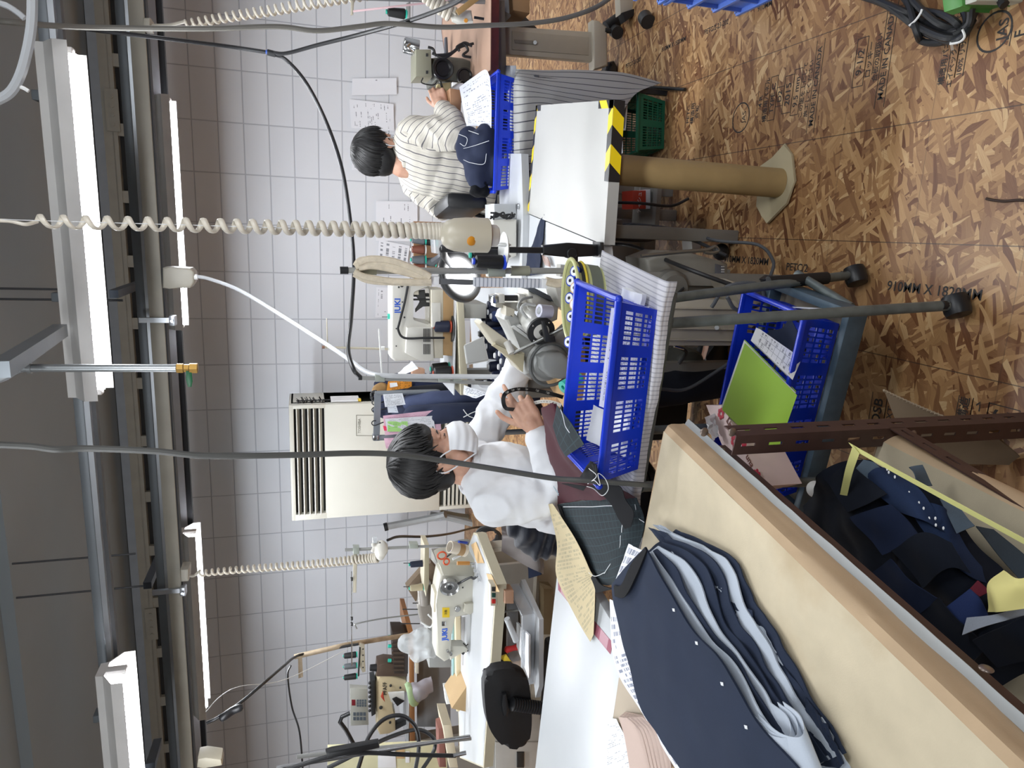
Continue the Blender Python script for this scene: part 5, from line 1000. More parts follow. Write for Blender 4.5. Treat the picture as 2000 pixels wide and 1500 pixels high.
def add_head(b,H):
 e=lambda c,r,rot=None:b.ball((0,0,0),1,r,18,12,M=H@Matrix.Translation(c)@(rot or Matrix()))
 e((-.012,0,.042),(.094,.076,.084));e((.030,0,-.028),(.060,.061,.075));e((.028,0,-.075),(.05,.052,.04));e((.062,0,-.098),(.026,.03,.02));e((.067,0,.03),(.026,.052,.03))
 e((.088,0,-.022),(.013,.011,.026),Matrix.Rotation(R(-22),4,'Y'));e((.098,0,-.04),(.012,.015,.010));e((.078,0,-.068),(.014,.024,.012))
 for s in(-1,1):
  e((.055,s*.04,-.035),(.028,.024,.022));e((.076,s*.031,.012),(.012,.022,.006));e((.0,s*.055,-.07),(.04,.014,.03))
  E=H@Matrix.Translation((-.012,s*.079,-.012))@Matrix.Rotation(R(-12),4,'Y')@Matrix.Rotation(s*R(22),4,'Z')
  b.lathe([(.004,-.003),(.017,-.002),(.019,.002),(.015,.004),(.011,.001),(.004,.0)],E@Vector((0,-.003*s,0)),E@Vector((0,s*1.,0)),14)
  b.ball((0,0,0),1,(.019,.006,.029),12,8,M=E);b.ball((0,0,-.026),1,(.009,.005,.009),10,6,M=E);b.tube([E@Vector((.021*math.sin(a),s*.006,.030*math.cos(a))) for a in[i*.35-2.2 for i in range(11)]],.0045,6)
def face_parts(H,par,sides=(-1,1),shut=False):
 for s in sides:
  if shut:
   o=MB().ball(H@Vector((.0725,s*.031,-.001)),.0122).build('eyelid',skin,par);MB().tube([H@Vector((.0845-.006*abs(k)**1.5/3,s*(.031+.0065*k),-.0065+.0018*abs(k))) for k in(-2,-1,0,1,2)],.002,6,rs=[.0006,.0016,.002,.002,.001]).build('eyelash',lid,o)
   MB().tube([H@Vector((.091-.004*abs(k),s*(.033+.0075*k),.018+.002*(1.5-abs(k)))) for k in(-2,-1,0,1,2)],.003,6,rs=[.001,.003,.0035,.003,.001],flat=(1,.7)).build('eyebrow',hair_m,par);continue
  c=H@Vector((.071,s*.031,-.001));b=MB();b.ball(c,.0118);o=b.build('eye',eyew,par)
  g=H@Vector((.0795,s*.0335,-.004));MB().ball(g,.0052).build('iris',iris,o)
  MB().tube([H@Vector((.079-.006*abs(k)**1.5/4,s*(.031+.0065*k),-.0005+.0022*(2-abs(k)))) for k in(-2,-1,0,1,2)],.0022,6,rs=[.0008,.0022,.0026,.0024,.001]).build('eyelash',lid,o)
  MB().tube([H@Vector((.089-.004*abs(k),s*(.033+.0075*k),.020+.002*(1.5-abs(k)))) for k in(-2,-1,0,1,2)],.003,6,rs=[.001,.003,.0035,.003,.001],flat=(1,.7)).build('eyebrow',hair_m,par)
def add_hand(b,W,a,d,s=1.,curl=((.25,.4,.3),(.35,.5,.35),(.9,1.1,.7),(1.0,1.2,.8)),thumb=(.75,-.55,.35)):
 """W wrist, a towards the knuckles, d from index to little finger; the palm faces d x a side"""
 W=Vector(W);a=Vector(a).normalized();d=Vector(d);d=(d-a*d.dot(a)).normalized();n=a.cross(d).normalized()
 if b.flip:n=-n
 limb(b,[W-a*.03*s,W,W+a*.03*s],[.024*s,.023*s,.026*s],3,12)
 for k in range(4):limb(b,[W+d*(k-1.5)*.011*s,W+a*.045*s+d*(k-1.5)*.017*s,W+a*.086*s+d*(k-1.5)*.0195*s],[.015*s,.0155*s,.0112*s],3,10)
 for k,(L,cu) in enumerate(zip((.072,.080,.074,.058),curl)):
  p=W+a*(.088-.004*abs(k-1))*s+d*(k-1.5)*.0200*s;pts=[p];th=0
  for frac,c in zip((.45,.31,.24),cu):
   th+=c;pts.append(pts[-1]+(a*math.cos(th)+n*math.sin(th)+d*(k-1.5)*.05).normalized()*L*frac*s)
  r0=(.0093,.0096,.0091,.008)[k]*s
  for q0,q1,r in((0,1,r0),(1,2,r0*.93),(2,3,r0*.84)):limb(b,[pts[q0],pts[q1]],[r,r*.93],3,10)
 t0=W+a*.022*s-d*.022*s+n*.008*s;ta,td,tn=thumb;v=(a*ta+d*td+n*tn).normalized();t1=t0+v*.042*s;v2=(v+a*.35+n*.15).normalized();t2=t1+v2*.032*s;v3=(v2+a*.3+d*.3).normalized();t3=t2+v3*.026*s
 limb(b,[t0,t1],[.0145*s,.011*s],3,10);limb(b,[t1,t2],[.011*s,.0097*s],3,10);limb(b,[t2,t3],[.0097*s,.0082*s],3,10)
MB.flip=False
def hair(H,par,c,rad,crown,ends,n=230,lockr=.0055,base=()):
 b=MB();b.ball((0,0,0),1,tuple(r*.965 for r in rad),24,16,M=H@Matrix.Translation(c))
 for cc,rr in base:b.ball((0,0,0),1,rr,18,12,M=H@Matrix.Translation(cc))
 cut=[v for v in b.bm.verts if(lambda q:q.x>.035 and q.z<.03)(H.inverted()@v.co)]
 bmesh.ops.delete(b.bm,geom=cut,context='VERTS')
 r2=random.Random(3)
 for i in range(n):
  ph=2*math.pi*(i*.6180339%1)+r2 .uniform(-.03,.03);th1=ends(ph)*r2 .uniform(.84,1.09);pts=[];sp=r2 .uniform(.98,1.06);jt=r2 .uniform(-.22,.22);th0=r2 .choice((.04,.04,.3,.7));oo=r2 .uniform(-.01,.05)
  for k in range(8):
   th=th0+(th1-th0)*k/7;pa=ph+.12*math.sin(3*th)+jt*(k/7)**2;d=Vector((math.sin(th)*math.cos(pa),math.sin(th)*math.sin(pa),math.cos(th)));d=Matrix.Rotation(crown,3,'Y')@d
   p=Vector((d.x*rad[0],d.y*rad[1],d.z*rad[2]))*(sp+.012*math.sin(k*.9+i)+oo*(k/7)**3)+Vector(c);pts.append(H@p)
  b.tube(pts,0,5,rs=[lockr*.7,lockr,lockr*1.15,lockr*1.2,lockr*1.2,lockr*1.05,lockr*.8,lockr*.2],flat=(1.25,.7))
 return b.build('hair',hair_m,par,ang=70,recalc=False)
def mask(H,par,pleats=True,c=(.018,0,-.062),rad=(.106,.079,.073),az=1.3,e0=-.92,e1=.72,ear=(-.012,.081,-.006),sides=(-1,1)):
 def P(u,v):
  a=(u-.5)*2*az;el=e0+(e1-e0)*v;k=1-.18*(abs(u-.5)*2)**2*abs(v-.5)*2
  el*=k;rr=1+(.022*math.sin(v*26+.6*math.sin(u*9))*(1-abs(2*v-1)**3)*(.35+abs(u-.5)*1.6) if pleats else 0)
  nosec=1+.07*math.exp(-(u-.5)**2*120)*max(0,v-.45)*2
  return H@Vector((c[0]+rad[0]*math.cos(a)*math.cos(el)*rr*nosec,c[1]+rad[1]*math.sin(a)*math.cos(el*.8)*rr,c[2]+rad[2]*math.sin(el)))
 m_=MB().grid(P,40,28,thick=.0015).build('face_mask',mask_m,par)
 for s in sides:
  u=.5+s*.5
  MB().tube(smoothpts([P(u,.93),P(u,.93).lerp(H@Vector((ear[0]+.012,s*ear[1],ear[2]+.035)),.6)+(H.to_3x3()@Vector((0,s*.006,0))),H@Vector((ear[0]-.012,s*(ear[1]+.003),ear[2]+.02)),H@Vector((ear[0]-.014,s*(ear[1]+.003),ear[2]-.015)),P(u,.07).lerp(H@Vector((ear[0],s*ear[1],ear[2]-.03)),.5)+(H.to_3x3()@Vector((0,s*.005,0))),P(u,.07)],6),.0022,6).build('ear_loop',mask_m,m_)
def wrinkle(amp,f=16,ax=(1,1,1)):
 ax=Vector(ax)
 def g(c):
  q=Vector((c.x*ax.x,c.y*ax.y,c.z*ax.z));n1=noise.noise(q*f);n2=noise.noise(q*f*2.1+Vector((5,1,2)))
  return amp*(1-abs(n1)*2.2)*.8+amp*.4*n2
 return g
pc=thing('person','seated person in a white sweatshirt and white face mask holding a black tape measure','person',(-.86,2.12,0))
H1=head_frame((-.712,2.105,1.122),(.985,.10,0),R(9),R(0))
shR,elR,wrR=Vector((-.815,1.945,.965)),Vector((-.775,1.885,.775)),A(1050,842,Y=1.95)
shL,elL,wrL=Vector((-.77,2.285,.965)),A(985,785,Y=2.36),A(1015,705,Y=2.26)
hip=Vector((-.93,2.12,.50));waist=Vector((-.885,2.115,.70));chest=Vector((-.805,2.115,.885));nb=Vector((-.775,2.11,.985))
def body_core(b,f,l,hip,waist,chest,nb,shR,shL,g=0.):
 def e(c,r):
  M=Matrix(((f.x,l.x,0,c.x),(f.y,l.y,0,c.y),(0,0,1,c.z),(0,0,0,1)));b.ball((0,0,0),1,tuple(x+g for x in r),20,14,M=M)
 e(hip,(.115,.165,.10));e(hip.lerp(waist,.5),(.108,.152,.12));e(waist,(.104,.148,.12));e(waist.lerp(chest,.5),(.108,.155,.12));e(chest,(.11,.165,.115));e(chest.lerp(nb,.6),(.088,.14,.07))
 limb(b,[shR.lerp(nb,.12),shR.lerp(nb,.55),nb,shL.lerp(nb,.55),shL.lerp(nb,.12)],[.056+g,.062+g,.06+g,.062+g,.056+g],4,16)
f1=Vector((.985,.1,0)).normalized();l1=Vector((-f1 .y,f1 .x,0))
b=MB();b.flip=False;add_head(b,H1)
limb(b,[H1@Vector((-.022,0,-.055)),H1@Vector((-.032,0,-.11)),nb],[.054,.053,.062],4,16)
body_core(b,f1,l1,hip,waist,chest,nb,shR,shL,-.012)
for s,e,w in((shR,elR,wrR),(shL,elL,wrL)):limb(b,[s,s.lerp(e,.5),e],[.046,.043,.037],4);limb(b,[e,e.lerp(w,.35),w],[.037,.038,.025],4)
knee=[hip+f1*.42-l1*.11+Vector((0,0,.06)),hip+f1*.42+l1*.11+Vector((0,0,.06))]
for k,s in zip(knee,(-1,1)):
 h=hip+l1*.09*s+Vector((0,0,-.02));limb(b,[h,h.lerp(k,.5),k],[.085,.075,.056],4);ft=k+Vector((.03,0,-.50));limb(b,[k,k.lerp(ft,.35),ft],[.056,.054,.036],4);limb(b,[ft,ft+f1*.13+Vector((0,0,-.02))],[.036,.03],3)
ha=(A(1016,792,Y=1.965)-wrR).normalized()
add_hand(b,wrR+ha*.012,ha,Vector((.12,-.30,-1)),1.0,curl=((.15,.55,.5),(.05,.4,.4),(1.0,1.2,.8),(1.1,1.3,.8)),thumb=(.75,-.75,.15))
b.flip=True;add_hand(b,wrL+(wrL-elL).normalized()*.01,(wrL-elL),Vector((.3,.9,-.2)),1.0,curl=((.3,.4,.3),)*4);b.flip=False
remeshed(b,'body',skin,pc,.0042,5)
face_parts(H1,pc,shut=True)
ends1=lambda ph:(lambda cf:1.56 if cf>.8 else(1.68 if cf>.45 else(1.86 if cf>-.2 else 2.2)))(math.cos(ph))
hair(H1,pc,(-.016,0,.052),(.112,.096,.098),R(-14),ends1,620,.0042,base=(((-.045,0,.0),(.066,.079,.075)),((.05,0,.062),(.052,.072,.045))))
mask(H1,pc)
sweat=fabric('white_sweatshirt','e0e2e6',900,.03,.15)
b=MB();body_core(b,f1,l1,waist+Vector((-.02,0,-.16)),waist,chest,nb+Vector((0,0,-.012)),shR,shL,.010)
for s,e,w in((shR,elR,wrR),(shL,elL,wrL)):
 limb(b,[s,s.lerp(e,.5),e],[.069,.066,.058],4);limb(b,[e,e.lerp(w,.4),e.lerp(w,.85)],[.058,.054,.043],4)
def wr1(c):
 d1=(c-elR).length;d2=(c-elL).length;k=math.exp(-(d1/.12)**2)+math.exp(-(d2/.12)**2);n=noise.noise(Vector((c.x*10,c.y*10,c.z*26)));return.009*(1-2.4*abs(noise.noise(Vector((c.x*13,c.y*9,c.z*9)))))+.013*k*(1-2.6*abs(n))+.002*noise.noise(c*45)
sw=remeshed(b,'sweatshirt',sweat,pc,.0065,6,disp=wr1)
for e,w in((elR,wrR),(elL,wrL)):
 d=(w-e).normalized();MB().lathe([(.034,-.004),(.0385,-.002),(.0395,.02),(.0385,.045),(.034,.048)],w-d*.055,w,24).build('cuff',sweat,sw)
nx=H1@Vector((-.03,0,-.10));nd=(nx-nb).normalized()
MB().tube([nb+Vector((.010,0,.022))+Vector((.068*math.cos(a*.262),.076*math.sin(a*.262),-.018*math.cos(a*.262)+.006)) for a in range(24)],.0085,8,closed=True,flat=(1,1.5)).build('collar',sweat,sw)
trous=fabric('dark_trousers','22252e',800)
b=MB();
for k,s in zip(knee,(-1,1)):
 h=hip+l1*.09*s+Vector((0,0,-.02));limb(b,[h,h.lerp(k,.5),k],[.10,.088,.07],4);ft=k+Vector((.03,0,-.46));limb(b,[k,k.lerp(ft,.4),ft],[.07,.064,.052],4)
for k in knee:MB().prism([(-.05,0),(.16,0),(.19,.02),(.18,.05),(.06,.08),(.04,.11),(-.05,.11)],.085,Matrix.Translation((k.x+.03,k.y-.042,0)),.02).build('shoe',blackp,pc)
b.ball(hip,1,(.13,.175,.105));remeshed(b,'trousers',trous,pc,.01,6,disp=wrinkle(.006,10))
st=thing('stool','black padded stool under the person in the white sweatshirt','stool',(hip.x,hip.y,0));MB().lathe([(.0,.37),(.17,.37),(.185,.385),(.185,.41),(.17,.42),(0,.42)],(hip.x,hip.y,0),None,28).build('seat',blackp,st);MB().cyl((hip.x,hip.y,.04),(hip.x,hip.y,.37),.025).build('stem',MATS['strut_galv'],st);MB().lathe([(.22,0),(.22,.015),(.05,.04)],(hip.x,hip.y,0),None,24).build('base',blackp,st)
tm=thing('tape_measure','black and white tailor tape measure looping from the seated person\'s hand','tape measure',A(1060,775,Y=1.98))
tpb=mat('tape_black','16171a',.4);tpw=mat('tape_white','e2e0d8',.5)
P_=smoothpts(A3((1004,800,1.955),(988,797,1.94),(983,782,1.935),(987,769,1.935),(1002,762,1.94),(1020,760,1.95),(1050,763,1.965),(1080,770,1.96),(1100,776,1.955)),6)
vd=Vector((0,-.5,.85))
def ribbon(P,w,m,nm):
 rows=[]
 for i,p in enumerate(P):
  d=(P[min(i+1,len(P)-1)]-P[max(i-1,0)]).normalized();s=d.cross(Vector((-.15,-1,.25))).normalized();rows.append([p-s*w/2,p+s*w/2])
 return net(rows,2,len(P)*2,thick=.0005).build(nm,m,tm),rows
_,rw=ribbon(P_,.0125,tpb,'black_side')
b=MB()
for i,tx in enumerate(('28','29','30','31','32','33')):
 j=20+i*4
 if j<len(P_)-1:
  d=(P_[j+1]-P_[j-1]).normalized();s=d.cross(Vector((-.15,-1,.25))).normalized();n=d.cross(s);n=n if n.y<0 else-n;x=d;y=n.cross(x);c=P_[j]+n*.0012
  b.text(tx,.008,Matrix(((x.x,y.x,n.x,c.x),(x.y,y.y,n.y,c.y),(x.z,y.z,n.z,c.z),(0,0,0,1))),depth=.0001)
  b.bar(c-d*.006-s*.006,c-d*.006+s*.001,.0006,.0003)
b.build('figures',tpw,tm)
P2_=smoothpts(A3((1034,790,1.965),(1048,786,1.955),(1062,784,1.945),(1080,786,1.94),(1096,792,1.935)),6);ribbon(P2_,.011,tpw,'white_side')
b=MB()
for i in range(10):
 j=2+i*2
 if j<len(P2_)-1:
  d=(P2_[j+1]-P2_[j-1]).normalized();s=d.cross(Vector((-.15,-1,.25))).normalized();n=d.cross(s);n=n if n.y<0 else-n;c=P2_[j]+n*.001;y=n.cross(d)
  b.text(str(10+i),.0055,Matrix(((d.x,y.x,n.x,c.x),(d.y,y.y,n.y,c.y),(d.z,y.z,n.z,c.z),(0,0,0,1))),depth=.0001)
b.build('figures',tpb,tm)
q0=A(770,305,Y=3.42)
pd=thing('person','seated person in a cream shirt with dark stripes, back turned, at the right sewing machine','person',(q0 .x,3.45,0))
f2=Vector((.66,.75,0)).normalized();l2=Vector((-f2 .y,f2 .x,0));hc=A(752,300,Y=3.44)
H2=head_frame(hc,(.75,.66,0),R(24),R(4))
nb2=A(786,312,Y=3.42);shR2=A(806,262,Y=3.36);shL2=A(812,356,Y=3.5)
chest2=A(838,318,Y=3.43);waist2=A(905,345,Y=3.42);hip2=Vector((waist2 .x-.05,3.42,waist2 .z-.2))
elR2=A(888,262,Y=3.26);wrR2=A(866,212,Y=3.36);elL2=A(866,400,Y=3.52);wrL2=A(880,330,Y=3.75)
b=MB();b.flip=False;add_head(b,H2);limb(b,[H2@Vector((-.022,0,-.055)),H2@Vector((-.03,0,-.11)),nb2],[.054,.052,.06],4,16)
body_core(b,f2,l2,hip2,waist2,chest2,nb2+Vector((0,0,-.03)),shR2,shL2,-.014)
for s,e,w in((shR2,elR2,wrR2),(shL2,elL2,wrL2)):limb(b,[s,s.lerp(e,.5),e],[.045,.042,.037],4);limb(b,[e,e.lerp(w,.35),w],[.037,.037,.026],4)
for s in(-1,1):
 h=hip2+l2*.09*s;k=h+Vector((.34,.12,.0))+l2*.03*s;limb(b,[h,h.lerp(k,.5),k],[.085,.075,.056],4);ft=k+Vector((.02,0,-k.z+.06));limb(b,[k,k.lerp(ft,.35),ft],[.056,.052,.036],4);limb(b,[ft,ft+Vector((.13,.02,-.02))],[.036,.03],3)
ah=A(851,196,Y=3.40)-wrR2
add_hand(b,wrR2+ah.normalized()*.005,ah+Vector((.05,.0,.0)),Vector((.1,-.5,-1)),.95,curl=((.4,.6,.4),(.5,.7,.4),(.7,.8,.5),(.8,.9,.5)))
b.flip=True;add_hand(b,wrL2,wrL2-elL2,Vector((0,.4,-1)),.95);b.flip=False
remeshed(b,'body',skin,pd,.0045,5);face_parts(H2,pd)
ends2=lambda ph:(lambda cf:1.5 if cf>.7 else(1.65 if cf>.2 else(1.9 if cf>-.3 else 2.12)))(math.cos(ph))
hair(H2,pd,(-.016,0,.05),(.112,.097,.097),R(-18),ends2,480,.0045,base=(((-.045,0,.0),(.066,.08,.078)),))
mask(H2,pd,False)
def m_shirt(name,d):
 m,t=newmat(name,'d2cdc2',.85);tc=t.n('TexCoord');dt=t.n('VectorMath',operation='DOT_PRODUCT',inp={0:tc.outputs['Object'],1:tuple(Vector(d).normalized())})
 nz=t.n('TexNoise',inp={'Vector':tc.outputs['Object'],'Scale':6.});f=t.math('FRACT',t.math('ADD',t.math('DIVIDE',dt.outputs['Value'],.0265),40.));f2_=t.math('FRACT',t.math('ADD',t.math('DIVIDE',dt.outputs['Value'],.00883),40.))
 c=t.mix(nz.outputs[0],lin('c8c2b6'),lin('dad6cc'));c=t.mix(t.math('MULTIPLY',t.math('LESS_THAN',f2_,.18),.25),c,lin('9a948a'));t.l(t.mix(t.math('LESS_THAN',f,.13),c,lin('6a686c')),t.b.inputs['Base Color'])
 w=t.n('TexNoise',inp={'Vector':tc.outputs['Object'],'Scale':800.});t.bump(w.outputs[0],.1,.001);return m
b=MB();body_core(b,f2,l2,waist2+Vector((-.03,0,-.12)),waist2,chest2,nb2+Vector((0,0,-.032)),shR2,shL2,.016)
sh=remeshed(b,'shirt',m_shirt('shirt_body',l2),pd,.007,6,disp=lambda c:.010*(1-2*abs(noise.noise(Vector((c.x*9,c.y*9,c.z*5)))))+.004*noise.noise(c*22))
for s,e,w,nm in((shR2,elR2,wrR2,'sleeve'),(shL2,elL2,wrL2,'sleeve')):
 b=MB();limb(b,[s+Vector((0,0,-.005)),s.lerp(e,.5),e],[.076,.076,.07],4);limb(b,[e,e.lerp(w,.4),e.lerp(w,.9)],[.07,.066,.048],4)
 ax=(e-s).normalized().cross(Vector((0,1,0)));remeshed(b,nm,m_shirt('shirt_'+nm+str(round(e.x,1)),(e-s).cross(w-e).cross(w-s) if(e-s).cross(w-e).length>1e-4 else ax),sh,.007,6,disp=lambda c,e=e:.009*(1-2.2*abs(noise.noise(c*13)))+.003*noise.noise(c*30))
MB().tube([nb2+Vector((0,0,-.002))+Vector((.070*math.cos(a*.262),.072*math.sin(a*.262),.004*math.cos(a*.262))) for a in range(24)],.011,8,closed=True,flat=(1,1.5)).build('collar',MATS['shirt_body'],sh)
yk=[chest2-f2*.13-l2*.17+Vector((0,0,.07)),chest2-f2*.155+Vector((0,0,.055)),chest2-f2*.12+l2*.17+Vector((0,0,.06))]
b=MB()
for s in(-1,1):
 h=hip2+l2*.09*s;k=h+Vector((.34,.12,.0))+l2*.03*s;limb(b,[h,h.lerp(k,.5),k],[.10,.088,.07],4);ft=k+Vector((.02,0,-k.z+.09));limb(b,[k,k.lerp(ft,.4),ft],[.07,.062,.052],4)
for s in(-1,1):k=hip2+l2*.12*s+Vector((.34,.12,0));MB().prism([(-.05,0),(.17,0),(.20,.02),(.19,.05),(.06,.08),(.04,.11),(-.05,.11)],.09,Matrix.Translation((k.x+.02,k.y-.045,0)),.02).build('shoe',blackp,pd)
b.ball(hip2,1,(.13,.175,.11));remeshed(b,'trousers',trous,pd,.01,6,disp=wrinkle(.006,10))
ch=thing('office_chair','black padded office chair of the person in the striped shirt','chair',(hip2 .x,hip2 .y,0));sz_=hip2 .z-.11
MB().box((hip2 .x,hip2 .y,sz_-.03),(.44,.42,.07),bev=.025).build('seat',blackp,ch)
q=AY(3.3,(862,404),(932,404));bc=q[0].lerp(q[1],.5)
MB().box(bc+Vector((0,.0,0)),(.075,.34,(q[0]-q[1]).length+.02),rz=R(8),bev=.028).build('backrest',blackp,ch)
MB().bar(bc+Vector((-.03,.1,-.08)),Vector((hip2 .x-.18,hip2 .y,sz_-.05)),.05,.012).build('back_bar',blackp,ch);MB().cyl((hip2 .x,hip2 .y,.06),(hip2 .x,hip2 .y,sz_-.06),.028).build('column',blackp,ch)
for k in range(5):
 a=k*1.2566;e_=Vector((hip2 .x+.27*math.cos(a),hip2 .y+.27*math.sin(a),.075));lg=MB().bar((hip2 .x,hip2 .y,.1),e_,.04,.03).build('leg',blackp,ch);MB().cyl(e_+Vector((0,-.02,-.045)),e_+Vector((0,.02,-.045)),.03).build('castor',blackp,lg)
lt=thing('sewing_table','white sewing table with worn cream edges carrying the long-arm machine at the left','table',(-1.9,3.0,0));LZ_=.75
slab([(970,1142),(932,1042),(925,1040),(901,1100),(893,1180),(892,1290),(898,1480),(945,1500)],LZ_,.045,table_e,'tabletop',lt)
slab([(967,1144),(931,1046),(925,1044),(902,1100),(894,1180),(893,1290),(899,1478),(943,1496)],LZ_+.001,.002,table_w,'top_face',lt)
lx0,lx1=A(1000,1060,Y=2.95).x,A(1000,1440,Y=2.85).x
sil([(955,1070),(1100,1062),(1100,1092),(960,1098)],2.95,.05,bev=.004).build('leg',mat('leg_cream','c5c0b2',.5),lt);MB().bar((lx0-.05,2.97,0),(lx0-.05,2.97,.70),.12,.06).build('leg',MATS['leg_cream'],lt);MB().bar((lx1,3.1,0),(lx1,3.1,.70),.12,.06).build('leg',MATS['leg_cream'],lt)
MB().bar((lx0-.05,3.1,.35),(lx1,3.1,.35),.05,.12).build('stretcher',mat('leg_cream','c5c0b2',.5),lt)
JY=3.05
jl=thing('sewing_machine','long-arm industrial sewing machine with blue lettering and yellow label on the left table','sewing machine',A(935,1200,Y=3.1))
sil([(852,1282),(852,1180),(856,1150),(860,1122),(872,1118),(895,1118),(938,1100),(942,1130),(938,1170),(930,1200),(884,1200),(882,1240),(880,1288),(868,1294)],JY,.13,bev=.014,seg=3).build('arm',mat('machine_ivory','c4c1b4',.35,var=.03),jl)
sil([(880,1262),(880,1290),(905,1272),(912,1276),(914,1268),(906,1262)],JY+.03,.06,bev=.004).build('head',mat('machine_ivory','c4c1b4',.35,var=.03),jl)
sil([(858,1104),(870,1098),(928,1096),(940,1108),(938,1128),(866,1126)],JY-.02,.17,bev=.012).build('belt_cover',mat('cover_taupe','a7a495',.4,var=.03),jl)
q=A(878,1148,Y=JY-.03);MB().lathe([(.0,.0),(.02,.0),(.024,.004),(.040,.003),(.046,-.006),(.046,.018),(.0,.018)],q,q+Vector((.25,.9,-.1)),28).build('handwheel',mat('wheel_silver','b4b5b4',.25,.8),jl)
MB().lathe([(0,-.004),(.012,-.004),(.012,.002)],q,q+Vector((.25,.9,-.1)),16).build('hub',mdk,jl)
for x,y,r in((893,1188,.015),(874,1270,.007),(880,1276,.008)):MB().lathe([(0,-.014),(r*.8,-.014),(r,-.01),(r,.002)],A(x,y,Y=JY),A(x,y,Y=JY)+Vector((0,1,0)),18).build('dial',mat('wheel_silver','b4b5b4',.25,.8),jl)
sil([(908,1180),(926,1178),(930,1192),(918,1202),(906,1196)],JY-.02,.03,bev=.005).build('feed_lever',mat('lever_cream','b9b5a6',.4),jl)
sil([(848,1158),(856,1156),(856,1198),(846,1196)],JY+.02,.09,bev=.005).build('top_cover',mat('cover_cream','d6cfbc',.4),jl)
sil([(864,1187),(878,1187),(878,1206),(864,1206)],JY-.002,.003,bev=0).build('warning_label',mat('label_yellow','e3c12c',.5),jl)
b=MB();p_=W((869,1239),JY-.0008);b.text('JUKI',.036,Matrix(((1,0,0,p_.x),(0,0,-1,p_.y),(0,1,0,p_.z),(0,0,0,1))),bold=.035)
b.build('lettering',blue_ink,jl)
b=MB();p_=W((871,1196),JY-.003);b.text('注意',.014,Matrix(((1,0,0,p_.x),(0,0,-1,p_.y),(0,1,0,p_.z),(0,0,0,1))));b.build('lettering',mdk,jl)
sil([(863,1214),(871,1214),(871,1223),(863,1223)],JY-.003,.004).build('badge',chrome,jl)
b=MB();b.cyl(W((905,1272),JY+.06),W((928,1270),JY+.06),.0035);b.cyl(W((903,1277),JY+.06),W((910,1268),JY+.06),.008);b.tube(AY(JY+.05,(905,1256),(910,1262),(914,1258)),.003,6);b.build('needle_bar',mdk,jl)
sil([(922,1250),(926,1250),(927,1300),(924,1300)],JY+.02,.05).build('needle_plate',chrome,jl)
b=MB()
for x,y,r in((904,1148,.004),(874,1136,.005)):ellipse_cyl(b,x,y,JY-.022,r,.004,seg=10)
b.build('screw',mdk,jl)
MB().tube(smoothpts(A3((895,1140,3.02),(918,1128,2.98),(926,1130,2.97),(936,1120,2.97)),5),.006,8).build('thread_take',mdk,jl)
sw_=thing('switch_box','cream switch box with red, green and black buttons under the left table edge','switch',A(975,1162,Y=2.7));sil([(958,1142),(971,1142),(971,1184),(958,1184)],2.64,.05,bev=.004).build('case',mw2,sw_)
for(y,m) in((1151,mat('btn_black','23272e',.4)),(1163,mat('btn_green','1f4a43',.4)),(1175,mat('btn_red','c22b2b',.4))):sil([(961,y-4),(968,y-4),(968,y+4),(961,y+4)],2.635,.01,bev=.001).build('button',m,sw_)
for i,(px,Y,m,lb_,dep) in enumerate((([(890,1206),(892,1390),(902,1390),(900,1206)],3.26,'d5c6a4','cream card roll lying behind the long-arm machine',.05),([(882,1200),(884,1380),(889,1380),(888,1200)],3.3,'9fc4cc','pale blue board edge behind the long-arm machine',.02),([(902,1206),(901,1300),(916,1300),(916,1206)],3.2,'dcd9d8','white card in front of the cream roll behind the machine bed',.01))):
 tag(sil(px,Y,dep,bev=.003).build('board',mat('board_'+m,m,.6),None),lb_,'board')
ss=thing('thread_stand','steel thread stand with cream tray and cross arm on the left table','stand',A(905,1080,Y=3.25));YS=3.25
b=MB();b.cyl(W((674,1074),YS),W((905,1064),YS),.0075);b.build('pole',pole_m,ss)
sil([(690,1070),(702,1070),(702,1083),(690,1083)],YS-.02,.04,bev=.003).build('clamp',MATS['clamp_plastic'],ss);sil([(800,1063),(817,1063),(817,1072),(800,1072)],YS-.02,.04,bev=.003).build('clamp',MATS['clamp_plastic'],ss)
sil([(690,1083),(698,1083),(696,1158),(689,1158)],YS,.006).build('cross_arm',mat('cream_rod','b9b2a0',.4),ss);MB().cyl(W((687,1116),YS),W((687,1300),YS),.0028,seg=8).build('long_rod',chrome,ss)
for y in(1131,1208,1219):MB().cyl(W((687,y-3),YS),W((687,y+3),YS),.006).build('stopper',blackp,ss)
sil([(829,1064),(838,1064),(838,1140),(832,1166),(828,1140)],YS,.12,bev=.003).build('tray',mat('tray_cream','bdb49a',.45),ss)
for i,(x,y,th_,lb_) in enumerate(((829,1100,th_navy,'black-navy thread cone with teal ends on the cream tray of the stand'),(829,1146,th_tan,'tan thread cone with teal ends on the cream tray of the stand'))):
 p=A(x,y,Y=YS+.05);cone_spool('thread_cone',lb_,p,.078,.018,th_,teal,teal,'cones on the left thread stand',rt=.0155)
for y in(1100,1146):MB().cyl(W((788,y),YS+.05),W((800,y),YS+.05),.002).build('pin',mdk,ss)
cu=thing('tool_cup','white tilted cup taped to the table edge with pens in it','cup',A(920,1068,Y=2.95));p0,p1=A(910,1076,Y=2.95),A(878,1068,Y=2.93)
MB().lathe([(.026,0),(.028,.002),(.028,(p1-p0).length),(.025,(p1-p0).length),(.024,.004)],p0,p1,24).build('cup',mat('cup_ivory','d9d0bf',.45),cu)
MB().lathe([(.0285,.02),(.0285,.05)],p0,p1,24,cap=False).build('tape_band',mat('tan_tape','ab8a5e',.5),cu)
sc=thing('scissors','orange-handled scissors standing in the white cup','scissors',A(885,1080,Y=2.93))
